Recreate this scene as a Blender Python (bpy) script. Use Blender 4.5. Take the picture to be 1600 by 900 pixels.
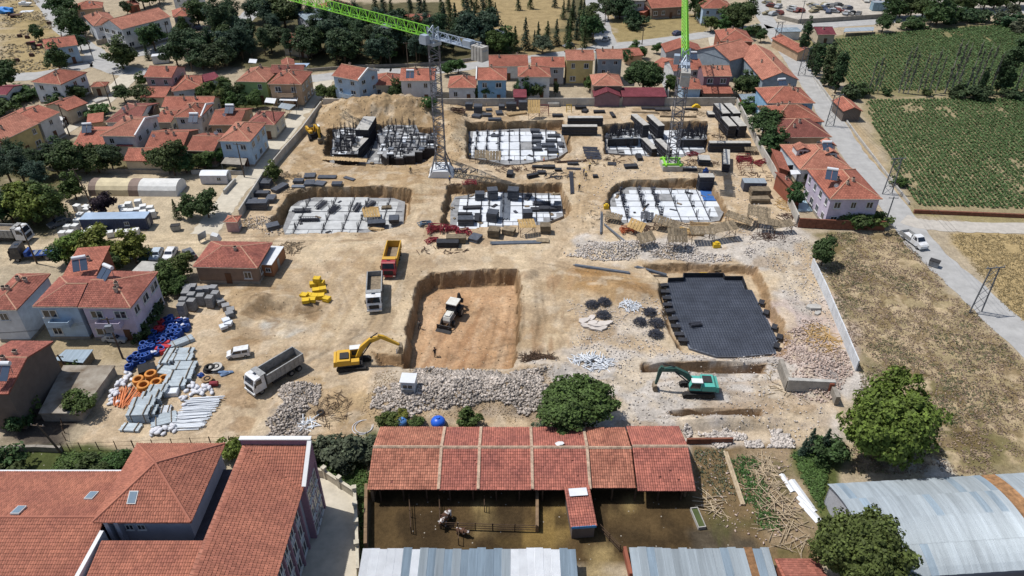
import bpy,math,random
import numpy as np
from mathutils import Vector,Matrix
R=math.radians
random.seed(7);np.random.seed(7)
scene=bpy.context.scene
for o in list(bpy.data.objects):bpy.data.objects.remove(o)
# ------------------------------------------------------------------ camera
FPX,TILT,CAMH=1130.0,R(34.7),70.0 # focal length in photo pixels, down tilt, flying height
cam_data=bpy.data.cameras.new('camera')
cam_data.sensor_width=36.0
cam_data.lens=FPX/1600.0*36.0
cam_data.clip_start=0.5;cam_data.clip_end=4000
cam=bpy.data.objects.new('camera',cam_data)
scene.collection.objects.link(cam)
cam.location=(0,0,CAMH)
cam.rotation_euler=(R(90)-TILT,0,0)
scene.camera=cam
# ------------------------------------------------------------------ world and sun
SUN_EL=R(63)
SUN_TO=Vector((-0.955,0.297,0)).normalized()*math.cos(SUN_EL)+Vector((0,0,math.sin(SUN_EL)))
world=bpy.data.worlds.new('World');scene.world=world;world.use_nodes=True
wn=world.node_tree.nodes;wn.clear()
sky=wn.new('ShaderNodeTexSky');sky.sky_type='NISHITA';sky.sun_disc=False
sky.sun_elevation=SUN_EL;sky.sun_rotation=math.atan2(SUN_TO.x,SUN_TO.y);sky.air_density=1.0;sky.dust_density=1.2
bg=wn.new('ShaderNodeBackground');bg.inputs['Strength'].default_value=0.112
wo=wn.new('ShaderNodeOutputWorld')
world.node_tree.links.new(sky.outputs[0],bg.inputs[0]);world.node_tree.links.new(bg.outputs[0],wo.inputs[0])
sd=bpy.data.lights.new('sun','SUN');sd.energy=4.4;sd.angle=R(0.53);sd.color=(1.0,0.975,0.94)
sun=bpy.data.objects.new('sun',sd);scene.collection.objects.link(sun)
sun.rotation_euler=(-SUN_TO).to_track_quat('-Z','Y').to_euler();sun.location=(0,100,200)
scene.view_settings.view_transform='Standard';scene.view_settings.look='None'
scene.view_settings.exposure=0.0;scene.view_settings.gamma=1.0;scene.view_settings.use_curve_mapping=False
scene.cycles.max_bounces=5;scene.cycles.diffuse_bounces=2;scene.cycles.glossy_bounces=2
scene.cycles.transparent_max_bounces=4;scene.cycles.use_denoising=True
# ------------------------------------------------------------------ helpers
COL=scene.collection
CT,ST=math.cos(TILT),math.sin(TILT)
def P(px,py,z=0.0):
 """photo pixel -> the point at height z it shows"""
 u=(px-800)/FPX;v=(450-py)/FPX
 d=(u,CT+v*ST,-ST+v*CT)
 t=(z-CAMH)/d[2]
 return Vector((d[0]*t,d[1]*t,z))
def lin(c):c/= 255.0;return c/12.92 if c <= 0.04045 else ((c+0.055)/1.055) **2.4
def S(r,g,b,k=0.74):
 """base colour of a surface that shows as this sRGB value in full sun"""
 return (lin(r)*k,lin(g)*k,lin(b)*k)
MATS={}
def mat(name,col,rough=0.8,metal=0.0,var=0.18,scale=1.5,bump=0.0,bscale=12.0,island=0.0,col2=None,spec=0.3,obj=0.0,rng=(.32,.72),stretch=None):
 if name in MATS:return MATS[name]
 m=bpy.data.materials.new(name);m.use_nodes=True;MATS[name]=m
 nt=m.node_tree;n=nt.nodes;L=nt.links
 b=n['Principled BSDF'];b.inputs['Roughness'].default_value=rough;b.inputs['Metallic'].default_value=metal
 b.inputs['Specular IOR Level'].default_value=spec
 geo=n.new('ShaderNodeNewGeometry')
 nz=n.new('ShaderNodeTexNoise');nz.inputs['Scale'].default_value=scale;nz.inputs['Detail'].default_value=5;nz.inputs['Roughness'].default_value=0.65
 if stretch:
  mp=n.new('ShaderNodeMapping');mp.inputs['Scale'].default_value=stretch;L.new(geo.outputs['Position'],mp.inputs['Vector']);L.new(mp.outputs[0],nz.inputs['Vector'])
 else:L.new(geo.outputs['Position'],nz.inputs['Vector'])
 mix=n.new('ShaderNodeMix');mix.data_type='RGBA'
 c2=col2 if col2 else tuple(c*(1-2*var) for c in col)
 c1=col if col2 else tuple(min(1,c*(1+var)) for c in col)
 mix.inputs['A'].default_value=(*c1,1);mix.inputs['B'].default_value=(*c2,1)
 rp=n.new('ShaderNodeMapRange');rp.inputs['From Min'].default_value=rng[0];rp.inputs['From Max'].default_value=rng[1]
 L.new(nz.outputs['Fac'],rp.inputs['Value']);L.new(rp.outputs[0],mix.inputs['Factor'])
 out=mix.outputs['Result']
 for amount,sock in ((island,'isl'),(obj,'obj')):
  if amount>0:
   hv=n.new('ShaderNodeHueSaturation')
   mr=n.new('ShaderNodeMapRange');mr.inputs['To Min'].default_value=1-amount;mr.inputs['To Max'].default_value=1+amount
   if sock =='isl':L.new(geo.outputs['Random Per Island'],mr.inputs['Value'])
   else:
    oi=n.new('ShaderNodeObjectInfo');L.new(oi.outputs['Random'],mr.inputs['Value'])
   L.new(mr.outputs[0],hv.inputs['Value']);L.new(out,hv.inputs['Color']);out=hv.outputs['Color']
 L.new(out,b.inputs['Base Color'])
 if bump>0:
  nb=n.new('ShaderNodeTexNoise');nb.inputs['Scale'].default_value=bscale;nb.inputs['Detail'].default_value=4
  L.new(geo.outputs['Position'],nb.inputs['Vector'])
  bp=n.new('ShaderNodeBump');bp.inputs['Strength'].default_value=bump;bp.inputs['Distance'].default_value=0.1
  L.new(nb.outputs['Fac'],bp.inputs['Height']);L.new(bp.outputs[0],b.inputs['Normal'])
 return m
def tag(o,label=None,cat=None,group=None,kind=None):
 if label:o['label']=label
 if cat:o['category']=cat
 if group:o['group']=group
 if kind:o['kind']=kind
 return o
def empty(name,loc=(0,0,0),rz=0.0,label=None,cat=None,group=None):
 o=bpy.data.objects.new(name,None);COL.objects.link(o)
 o.empty_display_size=0.3;o.location=loc;o.rotation_euler=(0,0,rz)
 return tag(o,label,cat,group)
def put(name,mesh,parent=None,loc=(0,0,0),rot=(0,0,0),scale=(1,1,1)):
 o=bpy.data.objects.new(name,mesh);COL.objects.link(o)
 o.parent=parent;o.location=loc;o.rotation_euler=rot;o.scale=scale
 return o
def copy_tree(o,parent=None):
 c=o.copy();COL.objects.link(c);c.parent=parent
 for ch in list(o.children):copy_tree(ch,c)
 return c
def frame(d):
 d=Vector(d).normalized()
 a=Vector((0,0,1)) if abs(d.z)<0.95 else Vector((1,0,0))
 u=d.cross(a).normalized();return u,d.cross(u).normalized()
class MB:
 """collects shapes that become ONE mesh"""
 def __init__(s):s.v=[];s.f=[];s.mi=[];s.uv=None
 def add(s,vs,fs,mi=0):
  k=len(s.v);s.v.extend([tuple(v) for v in vs]);s.f.extend([tuple(i+k for i in f) for f in fs]);s.mi.extend([mi]*len(fs));return s
 def box(s,c,sz,rz=0.0,mi=0,m=None,taper=1.0):
  x,y,z=sz[0]/2,sz[1]/2,sz[2]/2
  pts=[Vector((-x,-y,-z)),Vector((x,-y,-z)),Vector((x,y,-z)),Vector((-x,y,-z)),Vector((-x*taper,-y*taper,z)),Vector((x*taper,-y*taper,z)),Vector((x*taper,y*taper,z)),Vector((-x*taper,y*taper,z))]
  M=m if m is not None else Matrix.Rotation(rz,3,'Z')
  c=Vector(c)
  return s.add([M @ p+c for p in pts],[(3,2,1,0),(4,5,6,7),(0,1,5,4),(1,2,6,5),(2,3,7,6),(3,0,4,7)],mi)
 def b(s,x0,x1,y0,y1,z0,z1,mi=0):return s.box(((x0+x1)/2,(y0+y1)/2,(z0+z1)/2),(x1-x0,y1-y0,z1-z0),0,mi)
 def bar(s,a,b,w,h=None,mi=0):
  a=Vector(a);b=Vector(b);u,v=frame(b-a);h=h or w
  o=[u*w/2+v*h/2,-u*w/2+v*h/2,-u*w/2-v*h/2,u*w/2-v*h/2]
  return s.add([a+q for q in o]+[b+q for q in o],[(0,1,5,4),(1,2,6,5),(2,3,7,6),(3,0,4,7),(3,2,1,0),(4,5,6,7)],mi)
 def cyl(s,a,b,r0,r1=None,n=8,mi=0,cap=True):
  a=Vector(a);b=Vector(b);r1=r0 if r1 is None else r1;u,v=frame(b-a)
  vs=[]
  for p,r in ((a,r0),(b,r1)):
   for i in range(n):
    t=2*math.pi*i/n;vs.append(p+(u*math.cos(t)+v*math.sin(t))*r)
  fs=[(i,(i+1)%n,n+(i+1)%n,n+i) for i in range(n)]
  if cap:fs += [tuple(range(n-1,-1,-1)),tuple(range(n,2*n))]
  return s.add(vs,fs,mi)
 def tube(s,pts,r,n=6,mi=0):
  for a,b in zip(pts[:-1],pts[1:]):s.cyl(a,b,r,r,n,mi)
  return s
 def prism(s,poly,z0,z1,mi=0):
  n=len(poly)
  vs=[(p[0],p[1],z0) for p in poly]+[(p[0],p[1],z1) for p in poly]
  return s.add(vs,[tuple(range(n-1,-1,-1)),tuple(range(n,2*n))]+[(i,(i+1)%n,n+(i+1)%n,n+i) for i in range(n)],mi)
 def sideprism(s,prof,y0,y1,mi=0):
  """profile in the x-z plane pulled along y"""
  n=len(prof)
  vs=[(p[0],y0,p[1]) for p in prof]+[(p[0],y1,p[1]) for p in prof]
  return s.add(vs,[tuple(range(n)),tuple(range(2*n-1,n-1,-1))]+[((i+1)%n,i,n+i,n+(i+1)%n) for i in range(n)],mi)
 def quad(s,*p,mi=0):return s.add(p,[tuple(range(len(p)))],mi)
 def torus(s,c,Rr,r,n=14,k=6,ax=None,mi=0):
  M=ax if ax is not None else Matrix.Identity(3);c=Vector(c);vs=[]
  for i in range(n):
   t=2*math.pi*i/n
   for j in range(k):
    q=2*math.pi*j/k
    vs.append(M @ Vector(((Rr+r*math.cos(q))*math.cos(t),(Rr+r*math.cos(q))*math.sin(t),r*math.sin(q)))+c)
  fs=[(i*k+j,((i+1)%n)*k+j,((i+1)%n)*k+(j+1)%k,i*k+(j+1)%k) for i in range(n) for j in range(k)]
  return s.add(vs,fs,mi)
 def blob(s,c,r,sq=(1,1,1),jit=0.2,n=7,k=4,mi=0,rnd=random):
  c=Vector(c);vs=[c+Vector((0,0,r*sq[2]))]
  for j in range(1,k):
   ph=math.pi*j/k
   for i in range(n):
    t=2*math.pi*i/n;q=r*(1+rnd.uniform(-jit,jit))
    vs.append(c+Vector((q*sq[0]*math.sin(ph)*math.cos(t),q*sq[1]*math.sin(ph)*math.sin(t),q*sq[2]*math.cos(ph))))
  vs.append(c-Vector((0,0,r*sq[2])))
  fs=[(0,1+i,1+(i+1)%n) for i in range(n)]
  for j in range(k-2):
   a=1+j*n;fs += [(a+i,a+n+i,a+n+(i+1)%n,a+(i+1)%n) for i in range(n)]
  a=1+(k-2)*n;e=len(vs)-1
  fs += [(a+i,e,a+(i+1)%n) for i in range(n)]
  return s.add(vs,fs,mi)
 def loft(s,secs,mi=0,cap=True):
  """sections = equally long point loops"""
  n=len(secs[0]);vs=[p for q in secs for p in q];fs=[]
  for k in range(len(secs)-1):
   for i in range(n):fs.append((k*n+i,k*n+(i+1)%n,(k+1)*n+(i+1)%n,(k+1)*n+i))
  if cap:fs += [tuple(range(n-1,-1,-1)),tuple((len(secs)-1)*n+i for i in range(n))]
  return s.add(vs,fs,mi)
 def mesh(s,name,mats,smooth=False):
  me=bpy.data.meshes.new(name);me.from_pydata(s.v,[],s.f)
  for m in (mats if isinstance(mats,(list,tuple)) else [mats]):me.materials.append(m)
  if any(s.mi):me.polygons.foreach_set('material_index',s.mi)
  if smooth:me.polygons.foreach_set('use_smooth',[True]*len(s.f))
  me.update();return me
 def build(s,name,mats,parent=None,loc=(0,0,0),rot=(0,0,0),smooth=False):return put(name,s.mesh(name,mats,smooth),parent,loc,rot)
def sdf(poly,X,Y):
 """signed distance to polygon, positive inside (numpy)"""
 d=np.full(X.shape,1e9);ins=np.zeros(X.shape,bool);n=len(poly)
 for i in range(n):
  ax,ay=poly[i][0],poly[i][1];bx,by=poly[(i+1)%n][0],poly[(i+1)%n][1]
  ex,ey=bx-ax,by-ay;wx,wy=X-ax,Y-ay
  t=np.clip((wx*ex+wy*ey)/(ex*ex+ey*ey+1e-9),0,1)
  d=np.minimum(d,(wx-ex*t) **2+(wy-ey*t) **2)
  c=((ay <= Y) & (by>Y)) | ((by <= Y) & (ay>Y))
  xi=ax+(Y-ay)/(by-ay+1e-12)*ex
  ins ^= c & (X<xi)
 return np.where(ins,1,-1)*np.sqrt(d)
def inpoly(poly,x,y):
 ins=False;n=len(poly)
 for i in range(n):
  ax,ay=poly[i][0],poly[i][1];bx,by=poly[(i+1)%n][0],poly[(i+1)%n][1]
  if (ay <= y) != (by <= y) and x<ax+(y-ay)/(by-ay)*(bx-ax):ins=not ins
 return ins
class VNoise:
 def __init__(s,seed):s.g=np.random.RandomState(seed).rand(256,256)
 def __call__(s,X,Y,sc):
  x=X/sc;y=Y/sc;xi=np.floor(x).astype(int);yi=np.floor(y).astype(int);fx=x-xi;fy=y-yi
  fx=fx*fx*(3-2*fx);fy=fy*fy*(3-2*fy);g=s.g;a=xi & 255;b=(xi+1) & 255;c=yi & 255;d=(yi+1) & 255
  return (g[a,c]*(1-fx)*(1-fy)+g[b,c]*fx*(1-fy)+g[a,d]*(1-fx)*fy+g[b,d]*fx*fy)*2-1
 def fbm(s,X,Y,sc,o=4):return sum(s(X+17*k,Y-31*k,sc/2 **k)/2 **k for k in range(o))
def sstep(x):x=np.clip(x,0,1);return x*x*(3-2*x)
# ================================================================== terrain
def PX(pts,z=0.0):return [P(a,b,z) for a,b in pts]
SITE=PX([(507,160),(1150,156),(1245,345),(1272,405),(1340,580),(1300,700),(1080,690),(575,668),(490,685),(105,700),(150,640),(235,520),(300,445),(330,385),(372,345)])
PITS=[ # rim outline, depth, slope width
([(632,577),(631,560),(639,490),(650,447),(672,425),(808,420),(815,440),(813,500),(804,577)],3.1,0.5),
([(424,343),(440,320),(452,302),(468,295),(492,292),(599,291),(641,300),(641,312),(634,350),(590,361),(446,366),(424,352)],2.6,0.5),
([(697,288),(780,284),(795,287),(820,286),(876,287),(882,296),(893,326),(884,340),(858,350),(700,357),(689,348)],2.2,0.45),
([(950,300),(963,287),(983,281),(1089,279),(1112,284),(1138,326),(1130,345),(975,349),(945,320)],2.0,0.5),
([(728,192),(800,189),(879,188),(890,210),(892,238),(874,248),(818,257),(790,258),(730,246)],2.5,0.45),
([(941,195),(1000,191),(1104,189),(1108,236),(1060,246),(945,240)],2.8,0.5),
([(512,200),(600,196),(688,200),(690,235),(657,255),(575,259),(538,258),(512,252),(505,240)],3.0,0.8),
([(1003,413),(1060,410),(1140,412),(1183,417),(1196,436),(1206,470),(1226,505),(1240,530),(1224,558),(1122,568),(1068,553),(1040,505),(1030,460),(1028,436)],1.6,0.7),
([(1003,567),(1196,570),(1194,583),(1004,580)],1.8,0.35),
([(1078,583),(1188,586),(1188,590),(1078,587)],0.5,0.3),
([(1044,642),(1100,638),(1192,641),(1190,657),(1100,659),(1060,652)],1.7,0.41),
([(577,548),(632,556),(640,570),(590,571)],1.6,1.0)]
MOUNDS=[ # px, rx, ry, height
(550,178,13,8,2.0),(600,176,15,9,2.6),(655,177,13,9,2.3),(704,204,5,12,2.2),(712,224,4,7,1.5),
(395,478,4,3,1.5),(430,470,4,3,1.2),(462,476,4,2.5,1.2),(365,500,3,2.5,.8),(610,622,6,6,1.2),(680,628,7,7,1.5),(735,622,8,6,1.5),(800,615,6,5,1.1),
(455,625,3,5,1.1),(432,660,3.5,4,.9),(645,290,4,8,.5),(955,452,10,4,.7),(930,505,5,3,.4),(1090,663,10,1.6,.9),(1150,662,9,1.6,.8),(1120,563,12,1.4,.6),
(1000,620,6,2,.3),(1265,585,4,6,1.6),(1020,388,9,3,.8),(960,392,7,3,.9),(690,405,4,2,.5),(826,428,2,2,.7),(415,585,4,1.5,.5),(340,560,3,2,.3),(600,585,7,2,.5),
(585,322-24,4,2,1.0),(430,545,5,3,.4),(860,575,5,2,.8),(1180,395,8,4,.7),(1210,380,5,4,.8)]
vn=VNoise(3)
def terrain(X,Y):
 X=np.asarray(X,float);Y=np.asarray(Y,float)
 m=sstep(sdf(SITE,X,Y)/5.0)
 z=m*(0.16*vn.fbm(X,Y,9.0)+0.05*vn.fbm(X+50,Y,1.6,3)-0.03)
 for px,py,rx,ry,h in MOUNDS:
  c=P(px,py,0);q=((X-c.x)/rx) **2+((Y-c.y)/ry) **2
  z=z+h*np.maximum(0,1-q*(1+0.25*vn.fbm(X,Y,3.5,3))) **1.3*(1+0.12*vn.fbm(X+9,Y,1.8,2))*(q<2)
 wob=0.35*vn.fbm(X+80,Y+40,2.2,3)
 for rim,dep,w in PITS:
  poly=PX(rim);s=sdf(poly,X,Y)
  s=s+np.where(s>-2.5,wob*(.2 if w<.42 else 1),0)
  k=np.clip(s/w,0,1)
  bulge=1-0.5*np.exp(-(np.maximum(s-w,0)/1.2))
  z=z*(1-k)+k*(-dep+0.05*vn.fbm(X,Y,2.0)+0.25*(1-bulge)*(w>.5))
 return z
def gz(x,y):return float(terrain(np.array([x]),np.array([y]))[0])
def G(px,py,it=3):
 """pixel -> point on the terrain"""
 z=0.0
 for _ in range(it):p=P(px,py,z);z=0.5*z+0.5*gz(p.x,p.y) if _ else gz(p.x,p.y)
 p=P(px,py,z);p.z=gz(p.x,p.y);return p
ZONES=[ # outline, colour, feather, opacity, boundary noise
([(0,0),(60,0),(100,60),(120,108),(0,122)],(180,157,110),3,1,3),
([(320,30),(560,5),(925,-5),(935,66),(700,102),(480,112),(320,105)],(104,98,70),4,1,3),
([(690,-5),(885,-5),(888,40),(830,55),(760,50),(700,20)],(176,152,106),4,1,3),
([(760,60),(900,50),(910,80),(780,92)],(150,130,90),4,.8,3),
([(950,5),(1100,25),(1110,48),(1000,66),(955,68)],(166,146,98),3,1,3),
([(1195,-20),(1700,-20),(1700,12),(1450,22),(1215,40)],(203,193,178),4,1,3),
([(1240,62),(1430,46),(1565,36),(1700,60),(1700,150),(1335,150),(1275,90)],(142,134,96),3,1,2),
([(1335,150),(1700,148),(1700,345),(1425,335)],(168,152,114),3,1,2),
([(1262,105),(1295,140),(1345,200),(1420,330),(1405,330),(1330,225),(1275,140)],(190,166,128),1.5,1,1),
([(1420,332),(1700,336),(1700,352),(1480,348)],(165,150,105),2,1,1.5),
([(1478,364),(1700,366),(1700,600),(1570,480)],(190,164,114),1.5,1,1),
([(1270,362),(1400,362),(1475,440),(1600,565),(1700,640),(1700,740),(1290,740),(1345,585),(1285,420)],(176,156,116),2,1,2),
([(0,230),(100,262),(125,300),(110,365),(0,375)],(112,106,74),4,1,3),
([(70,215),(270,235),(380,250),(380,270),(110,266)],(120,112,80),3,.9,2),
([(240,140),(420,130),(430,165),(300,180)],(92,92,58),3,1,2),
([(110,268),(380,268),(330,340),(240,378),(80,370)],(205,185,152),3,1,2),
([(0,370),(330,362),(330,398),(240,410),(0,420)],(212,190,154),3,1,2),
([(507,160),(1150,156),(1245,345),(1272,405),(1340,580),(1300,705),(1080,695),(575,672),(490,690),(105,702),(150,640),(235,520),(300,445),(330,385),(372,345)],(207,181,146),1.5,1,1),
([(505,163),(715,163),(728,245),(690,262),(690,300),(640,330),(640,295),(450,290),(430,280),(480,215)],(190,160,120),3,.95,3),
([(505,163),(715,163),(722,215),(500,200)],(180,150,110),2,.9,2),
([(655,440),(800,432),(806,572),(634,574)],(200,164,126),1.5,.95,1),
([(780,432),(806,432),(806,572),(770,572)],(194,150,110),2,.6,2),
([(890,420),(990,430),(1032,455),(1015,472),(950,468),(880,448)],(184,143,92),1.5,.95,1),
([(840,560),(960,545),(1050,550),(1220,556),(1300,520),(1340,590),(1290,705),(1080,695),(960,680),(860,610)],(208,198,186),4,.98,3),
([(900,378),(1010,362),(1240,350),(1290,460),(1290,530),(1230,510),(1190,412),(1000,408),(880,402)],(208,197,183),3,.98,3),
([(1200,480),(1330,480),(1330,590),(1240,600)],(208,186,174),4,.8,3),
([(890,470),(1030,465),(1050,540),(900,545)],(208,194,176),4,.9,3),
([(1050,660),(1230,660),(1230,700),(1050,695)],(214,202,190),2,.9,2),
([(590,590),(850,580),(860,660),(600,668)],(176,160,142),3,.8,3),
([(630,560),(800,572),(850,585),(600,600)],(216,197,170),2,.8,2),
([(430,600),(490,605),(470,690),(405,690)],(180,164,145),2,.8,2),
([(412,500),(470,498),(478,515),(450,528),(415,522)],(205,198,184),1,1,1),
([(720,300),(880,300),(880,345),(705,345)],(205,190,165),2,.5,1),
([(330,450),(400,440),(500,455),(510,500),(400,520),(370,560),(340,540)],(190,163,126),3,.7,3),
([(490,590),(600,600),(590,660),(490,668)],(184,155,112),3,.8,3),
([(0,520),(235,515),(190,575),(120,560),(70,560),(0,548)],(180,160,124),2,1,2),
([(30,655),(105,655),(105,708),(15,708)],(86,78,70),2,1,2),
([(0,703),(205,708),(200,752),(0,755)],(84,92,52),2,1,2),
([(484,690),(578,686),(578,900),(556,900),(560,770),(500,752)],(92,102,56),1.5,1,1.5),
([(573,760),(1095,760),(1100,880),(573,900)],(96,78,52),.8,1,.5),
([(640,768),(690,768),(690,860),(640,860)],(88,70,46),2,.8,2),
([(1083,698),(1238,700),(1300,870),(1180,900),(1090,850)],(134,113,82),1.2,1,1),
([(1130,700),(1235,702),(1290,840),(1200,850)],(172,148,116),2,.9,1.5),
([(1236,700),(1310,705),(1300,790),(1285,800)],(96,102,58),1.5,1,1.5),
([(1240,735),(1272,800),(1262,818),(1230,750)],(190,165,132),1,.8,1),
([(1100,790),(1150,800),(1165,850),(1090,856),(1070,830)],(84,76,64),2,.9,2),
([(937,782),(1000,784),(985,815),(945,818)],(178,152,96),2.0,.85,2),
([(745,790),(775,795),(772,835),(745,832)],(176,150,96),1.5,.85,1.5),
([(840,790),(880,795),(884,850),(842,850)],(146,122,74),1.5,.8,1.5),
([(900,848),(960,850),(950,910),(900,910)],(170,146,96),1.5,.8,1.5),
([(770,835),(850,838),(850,860),(760,862)],(150,124,72),1.5,.7,1.5),
([(1380,720),(1480,715),(1480,735),(1400,735)],(210,205,195),1.5,.8,1.5),
([(1270,365),(1330,368),(1330,395),(1285,400)],(120,112,72),2,.7,2),
([(1420,600),(1500,640),(1600,690),(1600,725),(1430,722)],(130,120,76),4,.6,4)]
TRACKS=[ # wheel tracks: outline of the drive line, gauge, colour factor
([(0,400),(150,388),(300,378),(450,372),(560,372),(640,350),(668,310),(665,280),(640,262),(560,265),(490,262),(460,240),(480,215)],2.0,.9),
([(0,392),(200,384),(420,376),(600,378),(760,402),(900,408),(1000,425)],2.0,1.06),
([(590,400),(600,440),(592,500),(560,540)],2.0,.93),([(620,430),(605,480),(580,520),(500,560),(470,575)],2.0,.92),([(470,410),(500,420),(540,440),(560,490),(520,540)],2.0,.93),
([(420,440),(470,440),(520,470),(525,520)],2.0,.93),([(430,580),(460,570),(500,545),(550,520)],2.0,.94),
([(905,225),(905,280),(895,320),(895,370),(880,400)],2.0,.93),([(915,240),(920,300),(905,360),(870,400)],1.8,1.05),
([(650,560),(700,545),(760,530),(800,520)],2.2,.9),([(680,570),(690,520),(720,470),(760,450)],2.0,.92),([(660,460),(655,500),(650,540)],2.0,1.07),([(790,450),(780,500),(760,560)],2.0,.9),([(690,460),(740,470),(790,500)],2.0,.93),([(825,440),(830,500),(820,550)],2.4,.88),([(850,430),(860,480),(850,540)],2.4,.92),
([(840,415),(920,430),(1000,445),(1020,460)],2,.9),([(900,560),(960,580),(1050,600),(1180,610),(1220,640)],2.2,.93),([(960,600),(1060,620),(1180,625)],2.2,.95),
([(400,480),(440,490),(490,480)],2,.85),([(340,590),(380,620),(400,660)],2,.9),([(420,700),(380,640),(330,600),(340,560)],2,.93),
([(1230,420),(1250,470),(1262,520)],2,.92),([(1000,655),(1100,672),(1220,668)],2,.95)]
def axis(parts):
 a=[]
 for lo,hi,st in parts:a.append(np.arange(lo,hi-1e-6,st))
 return np.concatenate(a+[np.array([parts[-1][1]])])
GX=axis([(-1500,-300,100),(-300,-130,6),(-130,-72,1.2),(-72,78,.32),(78,130,1.2),(130,300,6),(300,1500,100)])
GY=axis([(-200,40,20),(40,62,1.2),(62,196,.32),(196,330,1.3),(330,2500,70)])
XX,YY=np.meshgrid(GX,GY)
ZZ=terrain(XX,YY)
col=np.zeros(XX.shape+(3,));col[:]=S(186,170,144)
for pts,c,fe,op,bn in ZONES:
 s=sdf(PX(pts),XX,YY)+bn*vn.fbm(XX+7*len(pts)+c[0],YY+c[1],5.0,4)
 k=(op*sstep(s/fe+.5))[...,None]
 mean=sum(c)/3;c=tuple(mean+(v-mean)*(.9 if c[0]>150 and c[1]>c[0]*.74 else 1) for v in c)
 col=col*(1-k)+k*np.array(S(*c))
 # green and brown patches of the dry lot
def patch(pts,c,thr,sc,op,seed):
 global col
 s=sstep(sdf(PX(pts),XX,YY)/2.0)*sstep((vn.fbm(XX+seed,YY+seed*2,sc,5)-thr)/.35)*op
 col=col*(1-s[...,None])+s[...,None]*np.array(S(*c))
LOT=[(1275,365),(1400,362),(1475,440),(1600,565),(1700,640),(1700,740),(1330,740),(1345,585),(1290,420)]
patch(LOT,(120,112,74),.1,8,.7,11);patch(LOT,(194,172,138),.2,3.5,.75,23);patch(LOT,(120,100,68),.1,1.8,.6,31);patch(LOT,(206,184,150),.35,1.6,.7,37)
patch([(0,0),(60,0),(100,60),(120,108),(0,122)],(120,108,66),.2,12,.7,5)
patch([(484,690),(578,686),(578,900),(556,900),(560,770)],(60,72,34),.0,2,.7,9)
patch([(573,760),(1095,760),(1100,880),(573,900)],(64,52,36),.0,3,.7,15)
patch([(1083,698),(1238,700),(1300,870),(1180,900),(1090,850)],(92,92,52),.2,2.5,.6,17)
patch([(505,160),(1150,156),(1340,580),(1300,700),(105,700),(372,345)],(186,158,120),.15,9,.55,19)
patch([(505,160),(1150,156),(1340,580),(1300,700),(105,700),(372,345)],(224,202,168),.25,6,.55,29)
SITEP=[(505,160),(1150,156),(1340,580),(1300,700),(105,700),(372,345)]
patch(SITEP,(172,146,114),.25,5,.55,51);patch(SITEP,(216,198,172),.3,2.2,.5,57);patch([(380,440),(520,450),(530,520),(420,540),(350,560),(340,480)],(160,132,98),.0,4,.75,61);patch([(330,570),(420,600),(420,690),(330,690)],(170,140,106),.0,3,.7,63)
def wall_shade_floor(rim,w,c,fl,op): # pit wall shade painted into the cut earth colour, bare floor
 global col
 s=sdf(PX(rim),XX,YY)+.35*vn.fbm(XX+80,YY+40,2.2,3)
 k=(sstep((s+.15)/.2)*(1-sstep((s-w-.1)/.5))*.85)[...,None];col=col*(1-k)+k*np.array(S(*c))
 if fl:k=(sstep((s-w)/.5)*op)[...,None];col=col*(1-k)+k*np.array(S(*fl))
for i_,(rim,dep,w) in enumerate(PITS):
 if dep>1.4:wall_shade_floor(rim,w,(160,128,92),(202,160,120) if i_ ==0 else None,.7)
def smear(pts,c,ax,ay,thr,op,seed): # scraped streaks left by blades and buckets
 global col
 a=R(ax);U=XX*math.cos(a)+YY*math.sin(a);V=-XX*math.sin(a)+YY*math.cos(a)
 s=sstep(sdf(PX(pts),XX,YY)/2.0)*sstep((vn.fbm(U/ay+seed,V*1.4,1.8,4)-thr)/.5)*op
 col=col*(1-s[...,None])+s[...,None]*np.array(S(*c))
smear([(655,440),(800,432),(806,572),(634,574)],(214,184,150),80,5,.0,.6,3);smear([(655,440),(800,432),(806,572),(634,574)],(168,126,90),75,6,.15,.55,8)
smear([(810,425),(900,425),(900,545),(810,570)],(176,140,104),85,6,.05,.6,13);smear([(880,560),(1230,575),(1230,650),(960,660)],(180,156,128),4,6,.1,.55,17);smear([(500,380),(640,385),(640,560),(480,560)],(186,160,124),80,7,.1,.5,23);smear([(880,400),(1030,430),(1030,470),(880,450)],(160,122,78),-12,7,.1,.6,27);smear([(430,285),(660,262),(690,300),(640,350),(620,290),(440,290)],(168,136,98),10,7,.1,.6,31);smear([(0,372),(640,366),(640,400),(0,420)],(224,204,172),2,8,.0,.6,37)
for pts,g,f in TRACKS:
 ln=PX(pts);d=np.full(XX.shape,1e9)
 for a,b in zip(ln[:-1],ln[1:]):
  e=(b-a).xy;w=np.clip(((XX-a.x)*e.x+(YY-a.y)*e.y)/e.length_squared,0,1)
  d=np.minimum(d,np.hypot(XX-a.x-w*e.x,YY-a.y-w*e.y))
 k=np.zeros(XX.shape)
 for off in (0.0,1.1):k=np.maximum(k,np.exp(-((d-g/2-off)/.32) **2)*(1 if off ==0 else .6))
 k=k*(0.55+0.6*vn(XX,YY,3.0))
 k=np.clip(k,0,1)
 col=col*(1+(f-1)*3.0*k[...,None]);ZZ=ZZ-0.05*k
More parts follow.
